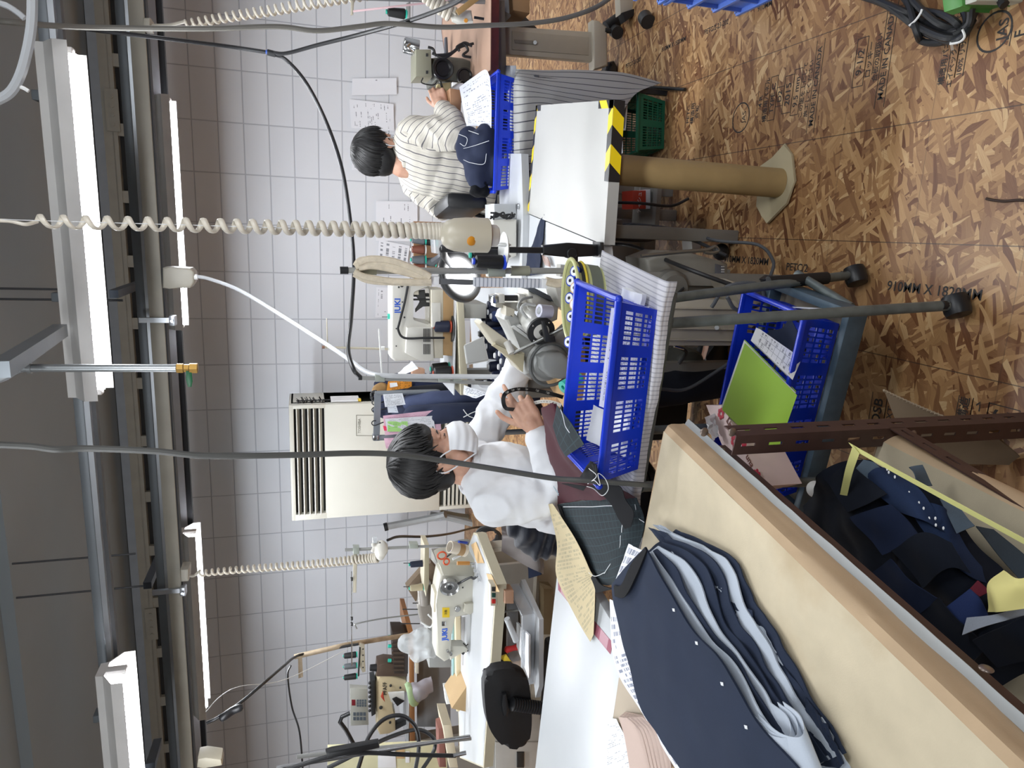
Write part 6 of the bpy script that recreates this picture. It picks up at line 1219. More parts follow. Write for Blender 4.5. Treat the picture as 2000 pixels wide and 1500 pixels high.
for c,rx,rz in(((863,1085),.018,.020),((872,1097),.015,.013)):
 q=A(*c,Y=2.92);MB().tube([q+Vector((rx*math.cos(a*.349),0,rz*math.sin(a*.349))) for a in range(18)],.004,8,closed=True).build('handle',mat('orange_plastic','d9582f',.4),sc)
MB().bar(A(872,1088,Y=2.925),A(895,1070,Y=2.93),.012,.004).build('blade',mdk,sc)
for i,(a,c_,m,lb_) in enumerate((((880,1078),(905,1072),'blue_pen','blue pen in the white cup'),((884,1092),(908,1080),'white_pen','white marker pen leaning by the white cup'),((896,1058),(912,1060),'blue_pen','blue pen cap standing under the white cup'))):
 tag(MB().cyl(A(*a,Y=2.92),A(*c_,Y=2.94),.006,seg=10).build('pen',mat(m,{'blue_pen':'2446b0','white_pen':'dfe3e6'}[m],.4),None),lb_,'pen')
sd=thing('screwdriver','screwdriver with an orange wooden handle upright by the bobbins','tool',A(928,1100,Y=2.95));MB().cyl(A(893,1100,Y=2.95),A(917,1100,Y=2.95),.009).build('handle',mat('wood_orange','b5803f',.5),sd);MB().cyl(A(917,1100,Y=2.95),A(929,1099,Y=2.95),.003).build('shaft',chrome,sd)
for i in range(7):
 p=A(914+4*i,1078+9*i,Z=LZ_+.008);tag(MB().lathe([(.009,0),(.009,.002),(.005,.003),(.005,.008),(.009,.009),(.009,.011)],p,None,14).build('bobbin',mat('bobbin_silver','c9ccd0',.3,.6),None),'small white-silver bobbin in the row along the right edge of the left table','bobbin','bobbins along the left table edge')
for k,(x,y) in enumerate(((920,1064),(950,1120))):flat('masking_tape',('strip of tan masking tape on the right corner of the left table','torn tan masking tape on the near right edge of the left table')[k],[(x,y),(x+10,y-6+k*8),(x+26,y+36),(x+12,y+36)],LZ_+.003,mat('masking','c9a97c',.7),'tape',amp=.001)
wb_=thing('belt_guard','grey rounded belt guard with a blue-grey toothed rim behind the tool cup','guard',A(915,1100,Y=3.3));c_=A(905,1100,Y=3.35);MB().lathe([(0,-.02),(.115,-.02),(.12,-.01),(.12,.04),(0,.04)],c_,c_+Vector((0,1,0)),36).build('disc',mat('guard_grey','8b908c',.45),wb_)
MB().tube([c_+Vector((.122*math.cos(a*.1745),-.01,.122*math.sin(a*.1745))) for a in range(36)],.008,8,closed=True).build('rim',mat('rim_blue','9097a8',.5),wb_)
ov=thing('overlock_machine','old taupe machine with diamond-shaped plates behind the long-arm machine','sewing machine',A(850,1170,Y=3.7));tau=mat('taupe_enamel','7c766e',.4,var=.06)
for c4,nm in(([(794,1148),(824,1114),(832,1140),(812,1176)],'diamond_plate'),([(828,1108),(842,1098),(860,1118),(858,1144),(836,1150)],'diamond_plate')):
 sil(c4,3.65,.06,bev=.004).build(nm,mat('wood_dark','6a5a48',.5,var=.2,scale=20),ov)
sil([(820,1150),(842,1140),(860,1160),(858,1210),(848,1226),(824,1222),(816,1190)],3.6,.14,bev=.02,seg=3).build('body',tau,ov)
MB().box((A(840,1190,Y=3.7).x,3.78,.40),(.55,.3,.8)).build('stand',leg_m,ov)
b=MB();ellipse_cyl(b,830,1180,3.58,.035,.12,(1,.1,.1));b.build('cylinder',tau,ov)
MB().tube(smoothpts(A3((816,1200,3.6),(770,1205,3.6),(735,1210,3.6),(697,1218,3.6),(694,1222,3.6),(697,1228,3.6)),6),.004,6).build('thread_arm',mat('dull_steel','8a8b88',.35,.8),ov)
for x0,y in((782,1218),(786,1190),(806,1178)):MB().cyl(W((x0,y),3.62),W((820,y),3.62),.003).build('spool_pin',mdk,ov)
cable('wire',A3((822,1215,3.5),(840,1225,3.48),(846,1212,3.45),(836,1200,3.45)),.005,plate_w,parent=ov)
af=thing('ribbed_case','dark brown ribbed plastic case beside the plastic bag at the left','case',A(785,1265,Y=4.9));sil([(766,1234),(786,1234),(797,1240),(797,1316),(770,1316)],4.9,.15,bev=.004).build('case',mat('brown_plastic','2f2622',.5),af)
b=MB()
for k in range(9):sil([(765.6,1240+8.4*k),(789,1240+8.4*k),(789.3,1243.5+8.4*k),(765.8,1243.5+8.4*k)],4.893,.006,b,bev=0)
b.build('rib',mat('brown_plastic_light','43372f',.5),af)
for k,y in enumerate((1244,1262,1290)):MB().cyl(W((764,y),4.95),W((758,y),4.95),.014).build('teal_cap',teal,af)
gb_=thing('machine_stand','grey machine base on a post under the crumpled plastic bag','machine',A(893,1265,Y=3.72));sil([(838,1236),(838,1305),(880,1305),(893,1290),(893,1236)],3.72,.2,bev=.01).build('base',mg,gb_);MB().box((A(893,1265,Y=3.72).x,3.8,.4),(.2,.15,.8)).build('post',leg_m,gb_)
pb_=thing('plastic_bag','crumpled clear plastic bag standing left of the long-arm machine','bag',A(850,1255,Y=3.6));b=MB()
for c,r in(((800,1255),.07),((825,1250),.085),((820,1270),.07),((840,1262),.08)):b.ball(A(*c,Y=3.65),r,(1,.6,1))
remeshed(b,'film',clear('bag_film','dfe4e6',.45,.12),pb_,.012,2,disp=lambda c:.02*noise.noise(c*22),ang=25)
pt=thing('sewing_table','brown-edged sewing table at the far left with the beige machine on it','table',(-3.6,5.1,0));YP=4.85
sil([(799,1238),(808,1238),(811,1470),(801,1470)],YP,.55,bev=.004).build('tabletop',mat('brown_table_edge','8a5e38',.5),pt);zt=A(800,1300,Y=YP).z
MB().box((A(800,1364,Y=YP).x,YP+.28,zt+.001),(.98,.53,.006)).build('top_face',table_w,pt)
for y in(1255,1455):q=A(810,y,Y=YP+.2);MB().box((q.x,YP+.25,q.z/2),(.08,.1,q.z)).build('leg',leg_m,pt)
sil([(815,1290),(815,1420),(880,1420),(880,1290)],YP+.35,.03).build('back_panel',mat('panel_grey','8c9094',.6),pt)
pf=thing('sewing_machine','beige and brown computer-controlled sewing machine on the far left table','sewing machine',A(798,1360,Y=5.0));bei=mat('machine_beige','b8a98a',.4,var=.04);brw=mat('machine_brown','4a3b31',.45)
sil([(734,1335),(736,1425),(742,1436),(760,1434),(773,1428),(772,1392),(762,1378),(764,1362),(794,1352),(794,1330),(760,1318),(740,1320)],YP+.1,.12,bev=.014,seg=3).build('arm',bei,pf)
sil([(738,1300),(752,1296),(796,1300),(796,1322),(736,1322)],YP+.09,.14,bev=.01).build('end_cover',brw,pf)
b=MB();q=A(745,1304,Y=YP+.15);b.lathe([(.0,0),(.05,0),(.052,.03),(.03,.035),(.025,.09),(0,.092)],q-Vector((0,0,.0)),q+Vector((.15,0,1)),24);b.build('handwheel',blackp,pf)
sil([(724,1330),(733,1328),(734,1395),(726,1400)],YP+.09,.12,bev=.006).build('top_unit',mdk,pf)
b=MB()
for k in range(7):b.ball(A(722,1334+9*k,Y=YP+.1),.012,u=8,v=6)
b.build('thread_guide',mdk,pf)
sil([(764,1420),(800,1404),(800,1412),(770,1428)],YP+.12,.06).build('presser',mdk,pf);b=MB()
for x,y,r in((744,1383,.014),(763,1340,.01),(762,1412,.01),(782,1344,.008)):ellipse_cyl(b,x,y,YP+.09,r,.015)
b.build('dial',mdk,pf)
b=MB();p_=W((752,1345),YP+.098);b.text('PFAFF',.045,Matrix(((1,0,0,p_.x),(0,0,-1,p_.y),(0,1,0,p_.z),(0,0,0,1))),bold=.01);b.build('lettering',mdk,pf)
for q4,m,nm in(([(744,1362),(748,1352),(752,1372)],mat('red_pen','b5432f',.5),'red_pen'),):sil(q4,YP+.06,.02).build('marker',m,pf)
sil([(758,1354),(790,1352),(790,1368),(764,1372)],YP+.05,.02).build('white_guard',plate_w,pf);sil([(766,1366),(774,1362),(790,1370),(776,1380)],YP+.04,.03,bev=.004).build('black_knob',blackp,pf)
pn=thing('control_panel','grey control panel with keypad on a black angled arm above the beige machine','control panel',A(717,1380,Y=YP));sil([(684,1344),(718,1346),(720,1416),(685,1418)],YP-.05,.05,bev=.004).build('case',mat('panel_case','9a9b95',.5),pn)
sil([(686,1368),(716,1370),(717,1378),(687,1376)],YP-.053,.004).bm.free()
b=MB();sil([(687,1367),(694,1367),(694,1378),(687,1378)],YP-.053,.004,b,bev=0);b.build('display',mat('red_display','6e1620',.4),pn)
b=MB()
for i in range(3):
 for j in range(4):sil([(697+5*j,1367+5*i),(700.5+5*j,1367+5*i),(700.5+5*j,1370.5+5*i),(697+5*j,1370.5+5*i)],YP-.054,.004,b,bev=0)
for i in range(2):
 for j in range(4):sil([(690+6.5*j,1392+9*i),(695+6.5*j,1392+9*i),(695+6.5*j,1398+9*i),(690+6.5*j,1398+9*i)],YP-.054,.004,b,bev=0)
b.build('key',mat('key_dark','4b5560',.5),pn)
MB().tube(A3((683,1393,4.85),(668,1400,4.85),(664,1410,4.85),(676,1426,4.85),(692,1455,4.85),(800,1500,4.9)),.016,10).build('arm',blackp,pn)
ps=thing('spool_bracket','perforated cream bracket with three pegs on the taped pole above the far machine','bracket',A(708,1290,Y=4.6));YB_=4.6
sil([(703,1256),(712,1260),(714,1312),(708,1314),(700,1296)],YB_,.02).build('plate',mat('cream_rod','b9b2a0',.4),ps);MB().cyl(W((703,1264),YB_),W((700,1320),YB_),.006).build('rod',mdk,ps)
b=MB()
for k in range(4):ellipse_cyl(b,709,1268+12*k,YB_-.002,.006,.004,seg=8)
b.build('hole',mdk,ps)
for y,th_,lb_ in((1278,th_blk,'black thread cone, right one of the three above the beige machine'),(1299,th_gry,'grey thread cone, middle one of the three above the beige machine'),(1320,th_blk,'black thread cone, left one of the three above the beige machine')):
 p=A(698,y,Y=YB_-.04);cone_spool('thread_cone',lb_,p,.098,.022,th_,teal,None,'three cones above the beige machine',rt=.019)
tpole=thing('taped_pole','slanting pole wrapped in peeling cream tape left of the thread stand','pole',A(770,1245,Y=4.6));MB().tube(smoothpts(A3((575,1283,4.6),(640,1268,4.6),(685,1258,4.65),(797,1240,4.9)),5),.018,10).build('wrapped_pole',mat('peeling_tape','a3937c',.8,var=.2,scale=20,bump=.6,bscale=60),tpole)
tag(MB().sheet(*AY(4.58,(582,1280),(590,1283),(592,1322),(583,1325)),nu=3,nv=6,amp=.004).build('tape_flap',mat('peeling_tape','a3937c',.8),None),'strip of beige tape hanging from the slanting pole','tape')
gbag=thing('hanging_bag','green-rimmed clear bag hanging from the far left table','bag',A(845,1350,Y=4.7));rr=A3((796,1335,4.7),(800,1348,4.62),(806,1372,4.6),(817,1372,4.65),(816,1345,4.72));MB().tube(smoothpts(rr+[rr[0]],5),.015,8,flat=(.5,1.6)).build('rim',mat('pale_green','a9c59a',.4),gbag)
net([A3((797,1336,4.7),(800,1352,4.62),(808,1372,4.61),(818,1372,4.66),(816,1345,4.72),(797,1336,4.7)),A3((815,1330,4.7),(820,1345,4.6),(826,1362,4.6),(832,1362,4.66),(828,1340,4.72),(815,1330,4.7)),A3((842,1322,4.7),(845,1335,4.65),(846,1350,4.65),(845,1350,4.68),(843,1335,4.7),(842,1322,4.7))],20,10,amp=.015,fr=20).build('film',clear('bag_film2','a9a5ad',.7,.2),gbag)
for i,(px,Y,dep,m,lb_) in enumerate((([(882,1384),(912,1340),(930,1345),(930,1395)],3.12,.2,'a98e66','tan cardboard box at the left behind the sewing table'),([(868,1345),(900,1340),(905,1372),(872,1376)],3.3,.05,'e0e0dd','crumpled white paper beyond the left table'),([(895,1210),(940,1230),(938,1250),(890,1245)],3.0,.01,'d9dadd','white sheet under the arm of the long-arm machine'))[:2]):
 tag(sil(px,Y,dep,bev=.002).build(('cardboard_box','paper')[i],mat('stuff_'+m,m,.75),None),lb_,('box','paper')[i])
sil_=sil([(812,1316),(818,1316),(818,1290),(812,1290)],4.75,.04,bev=.003).build('switch_box',mw2,None);tag(sil_,'small cream switch box under the far left table edge','switch')
oc=thing('office_chair','black padded chair with its back to the camera at the left table','chair',A(1060,1380,Y=2.3));YC=2.28
sil([tuple(p[:2]) for p in smoothpts([Vector((x,y,0)) for x,y in((946,1330),(958,1313),(990,1306),(1018,1310),(1032,1330),(1038,1380),(1038,1425),(1030,1456),(1010,1464),(980,1455),(955,1420),(947,1370),(946,1330))],4)[:-1]],YC,.05,bev=.018,seg=3).build('backrest',mat('chair_black','131417',.6,bump=.3,bscale=300),oc)
sil([(982,1358),(990,1356),(996,1385),(992,1402),(984,1400),(980,1378)],YC-.02,.03,bev=.008).build('bracket',blackp,oc)
b=MB();p,q=A(998,1375,Y=YC-.02),A(1075,1385,Y=YC-.02);n=16
for k in range(n):b.lathe([(.018,0),(.026,.006),(.026,.010),(.018,.016)],p.lerp(q,k/n),q,14)
b.build('bellows',blackp,oc)
MB().box((A(1090,1390,Y=2.5).x,YC+.25,.45),(.45,.42,.07),bev=.02).build('seat',MATS['chair_black'],oc);MB().cyl((A(1090,1390,Y=2.5).x,YC+.25,.03),(A(1090,1390,Y=2.5).x,YC+.25,.43),.028).build('column',blackp,oc)
for k in range(5):
 a=k*1.2566;x_=A(1090,1390,Y=2.5).x;MB().bar((x_,YC+.25,.09),(x_+.26*math.cos(a),YC+.25+.26*math.sin(a),.06),.04,.03).build('leg',blackp,oc)
dt=thing('pullout_tray','white pull-out tray under the left table holding a clear box','tray',A(1045,1250,Y=2.55));slab([(1018,1132),(1053,1210),(1053,1340),(1046,1363),(1040,1310),(1008,1170)],.58,.02,table_w,'shelf',dt)
for x,y in((1040,1200),(1046,1330)):MB().cyl(A(x,y,Z=.56)+Vector((0,.05,0)),A(x,y,Z=.56)+Vector((0,.05,.15)),.006).build('hanger',leg_m,dt)
cbx=thing('clear_box','shallow clear plastic box of white papers on the pull-out tray','box',A(1040,1270,Z=.582));qs=[(1013,1140),(1044,1200),(1042,1335),(1012,1270)];P_=[A(x,y,Z=.584) for x,y in qs]
b=MB()
for i in range(4):b.sheet(P_[i],P_[(i+1)%4],P_[(i+1)%4]+Vector((0,0,.055)),P_[i]+Vector((0,0,.055)),2,2,thick=.002)
b.build('wall',clear('clear_box_plastic','e3e8ee',.45,.12),cbx);MB().tube([p+Vector((0,0,.056)) for p in P_],.004,6,closed=True).build('rim',clear('clear_rim','eef2f6',.75,.1),cbx)
for k in range(3):paper('paper_stack',('top','middle','bottom')[k]+' white sheet in the shallow clear box',[A(1012,1215,Z=.62-.012*k),A(1036,1240,Z=.62-.012*k),A(1036,1325,Z=.62-.012*k),A(1012,1262,Z=.62-.012*k)],mat('paper_white','eceef1',.8),thick=.008,seed=k)
tag(sil([(986,1155),(1004,1155),(1004,1180),(986,1180)],2.62,.07,bev=.006).build('tape_roll',mat('tan_roll','b58f76',.5),None),'tan roll lying at the right of the shallow clear box','tape')
tag(MB().cyl(A(990,1208,Y=2.6),A(1008,1252,Y=2.6),.013).build('tape_dispenser',mat('blue_white','bfc3c6',.4),None),'white tube with blue ends lying across the pull-out tray','tube')
sdv=thing('screwdriver','screwdriver with a red and white handle hanging behind the tray','tool',A(1000,1270,Y=2.7));MB().lathe([(.006,0),(.016,.01),(.012,.04),(.015,.06),(.008,.075)],A(985,1270,Y=2.72),A(1005,1265,Y=2.72),14).build('handle',mat('btn_red','c22b2b',.4),sdv)
tag(sil([(975,1285),(990,1280),(1004,1300),(1000,1304)],2.7,.015).build('cutter',mat('yellow_plastic','e6c63a',.4),None),'yellow cutter hanging between the tray and the black chair','tool')
for i,(px,Y,m,lb_) in enumerate((([(968,1180),(1015,1190),(1020,1290),(975,1300)],3.15,'3a3936','dark clutter box under the left sewing table'),([(1062,1150),(1080,1150),(1080,1240),(1062,1240)],3.0,'8b7a5c','tan board under the left sewing table'))):tag(sil(px,Y,.12).build('storage_box',mat('clutter_'+m,m,.8),None),lb_,'box')
gc=thing('grey_cabinet','light grey cabinet behind the black chair at the far left','cabinet',A(1040,1480,Y=3.3));sil([(955,1395),(1075,1395),(1075,1530),(955,1530)],3.4,.3,bev=.004).build('body',mat('cab_grey','aaa9a4',.5),gc);sil([(968,1450),(1060,1450),(1060,1525),(968,1525)],3.39,.012,bev=.002).build('door',mat('cab_grey2','b5b4af',.5),gc);sil([(1010,1470),(1024,1470),(1024,1500),(1010,1500)],3.38,.012).build('handle',mdk,gc)
yb=thing('yellow_cabinet','pale yellow board with papers taped on it at the left edge','board',A(870,1480,Y=4.0));sil([(640,1462),(870,1452),(880,1540),(640,1540)],4.2,.04).build('board',mat('pale_yellow','d8d5b0',.5),yb);MB().box((A(870,1500,Y=4.22).x,4.22,A(872,1500,Y=4.22).z/2),(.3,.04,A(872,1500,Y=4.22).z)).build('support',leg_m,yb)
for px,m,nm in(([(738,1468),(772,1466),(774,1500),(738,1500)],'paper_white','note'),([(774,1464),(790,1464),(790,1482),(774,1482)],'masking','tape_piece'),([(792,1468),(800,1468),(800,1490),(792,1490)],'paper_white','note')):sil(px,4.19,.004).build(nm,MATS.get(m) or mat(m,'c9a97c',.7),yb)
bx_=thing('open_box','cream open box with brown cloth beside the yellow board','box',A(890,1470,Y=3.5));sil([(865,1416),(882,1416),(895,1500),(878,1500)],3.5,.2,bev=.004).build('side',mat('box_cream','cfc6ae',.6),bx_);sil([(856,1424),(868,1420),(872,1500),(858,1500)],3.55,.1,bev=.01).build('cloth',mat('brown_cloth','7c5148',.8),bx_)
hp=thing('hose_pole','chrome pole with black hoses tied to it at the left edge','pole',A(940,1430,Y=2.9));MB().cyl(A(540,1500,Y=2.6),A(918,1438,Y=2.6),.008).build('pole',chrome,hp);MB().cyl(A(580,1478,Y=2.75),A(920,1442,Y=2.75),.009).build('grey_pole',pole_m,hp)
MB().tube(smoothpts(A3((540,1510,2.58),(640,1478,2.58),(700,1470,2.58),(800,1474,2.6),(890,1476,2.6)),6),.009,8).build('hose',blackp,hp);MB().cyl(A(885,1476,Y=2.6),A(910,1470,Y=2.6),.009).build('fitting',chrome,hp)
sil([(636,1470),(648,1468),(740,1450),(742,1462),(660,1478),(640,1482)],2.56,.03,bev=.008).build('foam_tape',blackp,hp)
for P,lb_ in(([(700,1500,2.9),(720,1440,2.95),(750,1405,3.0),(785,1398,3.0),(812,1420,3.0),(818,1460,3.0),(810,1510,2.9)],'thick black hose arching in front of the beige machine'),([(640,1500,2.9),(700,1470,2.9),(760,1440,3.0),(815,1425,3.1),(845,1440,3.1),(848,1465,3.1),(820,1510,3.0)],'thinner black hose looping lower beside the chrome pole')):cable('air_hose',A3(*P),.010,blackp,lb_,'hose')
sat=fabric('brown_satin_cloth','453a37',600,.1,.5,.4)
pile('satin_cloth','brown satin cloth draped over the left table corner behind the person',[[(975,1010,.72),(980,1040,.74),(980,1075,.73)],[(1010,1015,.66),(1015,1050,.69),(1010,1095,.66)],[(1040,1020,.60),(1045,1070,.64),(1050,1115,.60)],[(1060,1060,.55),(1062,1095,.57),(1062,1122,.54)]],sat,.02,12,4,20,20)
pjk=thing('padded_jacket','dark navy quilted jacket piled behind the seated person','garment',A(1060,1040,Y=2.3));b=MB()
for c,r,s in(((1040,1025),.10,(1,.7,1)),((1055,1050),.09,(1,.7,.9)),((1070,1030),.09,(1,.7,.9)),((1078,1055),.07,(1,.7,.9))):b.ball(A(*c,Y=2.35),r,s)
remeshed(b,'body',fabric('quilt_navy','171c28',500,.1,.3,.5),pjk,.01,5,disp=lambda c:.008*math.sin(c.z*120+4*noise.noise(c*9))+.008*noise.noise(c*20))
pile('navy_cloth','navy cloth end with white stitches hanging below the brown satin',[[(1030,1100,.6),(1032,1130,.6)],[(1052,1085,.56),(1058,1122,.56)]],navy,.01,14,5)
rt_=thing('sewing_table','wood-topped sewing table with a dark red edge and cream steel legs at the right','table',(1.0,3.6,0));RTZ=.74
P_=[A(958,137,Z=RTZ),A(960,-60,Z=RTZ)];e1=(P_[1]-P_[0]).normalized()
slab([(958,137),(960,-60),(868,-60),(862,60),(880,195),(885,200)],RTZ,.035,mat('red_brown_edge','4f1f19',.4,var=.25,scale=30),'tabletop',rt_)
slab([(957.5,136),(959,-60),(869,-60),(863,60),(881,194),(886,199)],RTZ+.002,.003,mat('pink_wood','a98a76',.45,var=.12,scale=5),'top_face',rt_)
cs=mat('cream_steel','bcb4a4',.45,var=.03)
sil([(985,50),(1160,62),(1160,120),(985,106)],3.42,.05,bev=.008).build('leg',cs,rt_);sil([(1000,60),(1150,72),(1150,108),(1000,97)],3.415,.01,bev=.004).build('leg_inset',mat('cream_steel2','b0a898',.45),rt_)
sil([(1004,77),(1006,84),(1044,87),(1042,79)],3.41,.004).build('scale_slot',mat('slot_grey','8e8a80',.5),rt_);MB().cyl(A(1045,83,Y=3.40),A(1045,83,Y=3.43),.009).build('bolt',chrome,rt_)
sil([(1158,38),(1170,40),(1186,52),(1188,128),(1160,136)],3.40,.07,bev=.01,seg=3).build('foot',cs,rt_);MB().cyl(A(1184,54,Y=3.44)+Vector((0,0,0)),Vector((A(1184,54,Y=3.44).x+.05,3.44,.0)),.03).build('foot_pad',blackp,rt_)
sil([(962,0),(986,0),(990,150),(962,150)],3.2,.35).build('apron',mat('apron_dark','7b756b',.5),rt_)
fc=thing('castor','black castor with a fork at the right end of the cream table foot','castor',A(1205,65,Z=0));q=A(1203,62,Z=.03);MB().cyl(q+Vector((-.01,-.02,0)),q+Vector((.01,.02,0)),.03).build('wheel',mdk,fc);MB().cyl(q+Vector((0,0,.02)),q+Vector((0,0,.06)),.012).build('stem',mdk,fc)
f2_=thing('stand_foot','cream foot with a black castor below the light blue crate at the right edge','foot',A(1230,20,Z=0));sil([(1210,-10),(1240,-10),(1242,18),(1212,28)],3.3,.06,bev=.006).build('bar',cs,f2_);q=A(1262,38,Z=.028);MB().cyl(q+Vector((-.015,-.02,0)),q+Vector((.015,.02,0)),.032).build('wheel',mdk,f2_);sil([(1216,24),(1246,14),(1250,22),(1222,42)],3.28,.06,bev=.005).build('cap',blackp,f2_)
rm=thing('sewing_machine','grey-green sewing machine with black handwheel on the right table, seen from its end','sewing machine',A(925,140,Y=3.3));mgg=mat('machine_greygreen','8b8a78',.45,var=.04)
sil([(812,96),(842,96),(844,150),(812,150)],3.4,.16,bev=.006).build('motor_cover',mgg,rm)
b=MB()
for x,y in((832,104),(832,138)):sil([(x,y),(x+4,y),(x+4,y+6),(x,y+6)],3.397,.004,b,bev=0)
b.build('vent_notch',mdk,rm)
sil([(844,112),(870,108),(905,112),(928,120),(928,160),(900,160),(850,158)],3.45,.25,bev=.02,seg=3).build('body',mat('machine_dkgrey','5e5f58',.45,var=.05),rm)
b=MB();q=A(866,134,Y=3.38);b.lathe([(0,.012),(.03,.012),(.036,.002),(.046,0),(.05,.006),(.05,.03),(0,.03)],q,q+Vector((0.1,1,0)),28);b.build('handwheel',mat('wheel_black','121213',.3),rm)
q=A(908,148,Y=3.36);MB().lathe([(0,.008),(.025,.008),(.03,0),(.036,0),(.036,.025),(0,.025)],q,q+Vector((0.1,1,0)),24).build('pulley',mat('wheel_black','121213',.3),rm)
for P in(((844,104),(870,112),(900,92),(925,85)),((850,108),(880,104),(905,84),(922,90)),((898,100),(892,92),(905,86),(914,98),(904,108),(920,112)),((836,92),(846,96),(850,108))):MB().tube(smoothpts([A(x,y,Y=3.32) for x,y in P],6),.006,6).build('cable',blackp,rm)
MB().tube(smoothpts(A3((826,152,3.4),(824,162,3.4),(846,166,3.4),(854,158,3.4)),5),.003,6).build('wire',blackp,rm)
sil([(896,160),(904,156),(886,168),(882,170)],3.3,.03,bev=.003).build('lever',mgg,rm)
cb=thing('cream_plate','cream wooden plate with a green tape on the machine in front of the striped person','plate',A(880,180,Y=3.42));sil([(854,164),(880,160),(880,186),(868,194),(852,194)],3.44,.04,bev=.004).build('plate',mat('cream_wood','d2c496',.5),cb);sil([(876,178),(882,178),(882,190),(876,190)],3.43,.02).build('green_tape',mat('green_tape','2f9e5a',.5),cb);sil([(858,158),(862,158),(866,170),(862,170)],3.43,.02).build('clip',mdk,cb)
tag(sil([(879,172),(902,176),(900,225),(880,220)],3.3,.2,bev=.004).build('wood_block',mat('wood_tan','9c7556',.5,var=.2,scale=12),None),'wooden block edge under the hand of the striped person','block')
tag(sil([(884,160),(905,162),(902,200),(884,196)],3.32,.03).build('paper_roll',mat('paper_white','eceef1',.8),None),'white paper roll by the right machine beside the pattern sheet','paper')
dl=thing('desk_lamp','small chrome reflector lamp on a gooseneck above the dark machine','lamp',A(810,93,Y=3.5));q=A(788,88,Y=3.5);MB().lathe([(.0,0),(.03,.0),(.035,.006),(.037,.07),(.033,.07),(.031,.01)],q,A(822,96,Y=3.5),24).build('shade',chrome,dl);MB().tube(smoothpts(A3((800,86,3.46),(795,92,3.45),(806,102,3.45),(816,110,3.48)),6),.006,8).build('gooseneck',chrome,dl)
tag(sil([(870,72),(874,72),(876,110),(870,110)],3.9,.04,bev=.004).build('grey_bar',mat('slate_bar','4b4e55',.5),None),'dark grey bar lying at the back of the right table','tool')
cp2=thing('thread_stand','grey thread stand pole at the right end of the wall with a cross arm','stand',A(900,3,Y=3.2));MB().cyl(A(640,-6,Y=3.2),A(955,4,Y=3.2),.009).build('pole',mat('pole_dark','6d6e70',.4),cp2);sil([(686,0),(692,0),(690,28),(685,28)],3.2,.02).build('bracket',mat('cream_rod','b9b2a0',.4),cp2);sil([(794,6),(802,2),(802,48),(796,40)],3.2,.02).build('arm',pole_m,cp2)
p=A(795,28,Y=3.22);cone_spool('thread_cone','black thread cone with teal base at the upper right corner',p,.085,.021,th_blk,teal,teal,rt=.017)
ct2=thing('cord_connector','white cord connector with an orange dot above the right table','connector',A(905,35,Y=2.9));sil([(882,22),(892,16),(922,18),(926,42),(900,44),(886,38)],2.9,.05,bev=.015,seg=3).build('body',mat('conn_white','cfcdc4',.4),ct2);MB().lathe([(0,-.002),(.007,-.002),(.008,.003)],A(910,40,Y=2.9),A(910,40,Y=2.95),16).build('button',mat('orange_button','d08a24',.4),ct2);MB().cyl(A(926,34,Y=2.92),A(945,37,Y=2.92),.005).build('prong',blackp,ct2)
tag(sil([(896,30),(944,-6),(936,-16),(890,20)],2.86,.006).build('envelope',mat('kraft_env','b08d5a',.7),None),'brown paper strip with a label across the right cord connector','paper')
tag(sil([(966,-10),(1000,-10),(1000,30),(975,20)],3.3,.2,bev=.02).build('white_bag',mat('bag_white','b5b6b8',.6),None),'pale plastic bag under the right table edge','bag')
tag(sil([(1000,-10),(1035,-10),(1035,26),(1002,20)],3.25,.2).build('kraft_box',mat('kraft_box_','9c7a56',.7),None),'brown cardboard box under the right table at the upper edge','box')
b=MB();sil([(965,20),(1030,30),(1060,60),(1060,90),(985,46)],3.7,.3,b,bev=.03);tag(b.build('motor_case',mat('motor_dark','3a3b3d',.5),None),'dark grey motor case under the right table','motor')
lbc=mat('light_blue_plastic','6f93ea',.4,var=.04);kc=A(1442,27,Z=0);lbr=mat('light_blue_rib','5f82d8',.4)
for k,lb_ in enumerate(('lower light blue ribbed crate standing on the floor at the right edge','upper light blue ribbed crate stacked at the right edge')):
 cr=thing('crate',lb_,'crate',(kc.x+.22,kc.y-.27,.31*k),0);z0=.31*k;x0_,x1_,y0_,y1_=kc.x,kc.x+.44,kc.y-.56,kc.y
 for c,sz in(((x0_+.012,(y0_+y1_)/2,z0+.15),(.008,.54,.29)),((x1_-.012,(y0_+y1_)/2,z0+.15),(.008,.54,.29)),(((x0_+x1_)/2,y0_+.012,z0+.15),(.42,.008,.29)),(((x0_+x1_)/2,y1_-.012,z0+.15),(.42,.008,.29))):MB().box(c,sz).build('wall',lbc,cr)
 MB().box(((x0_+x1_)/2,(y0_+y1_)/2,z0+.006),(.43,.55,.01)).build('bottom',lbc,cr)
 for zz_ in(.006,.10,.20,.295):
  b=MB();r4_=[Vector((x0_,y0_,z0+zz_)),Vector((x1_,y0_,z0+zz_)),Vector((x1_,y1_,z0+zz_)),Vector((x0_,y1_,z0+zz_))]
  for i in range(4):b.bar(r4_[i],r4_[(i+1)%4],.018,.011)
  b.build('rim',lbc,cr)
 for i in range(6):MB().bar((x0_+.003,y0_+.03+.1*i,z0+.01),(x0_+.003,y0_+.03+.1*i,z0+.295),.006,.014,up=(1,0,0)).build('rib',lbr,cr)
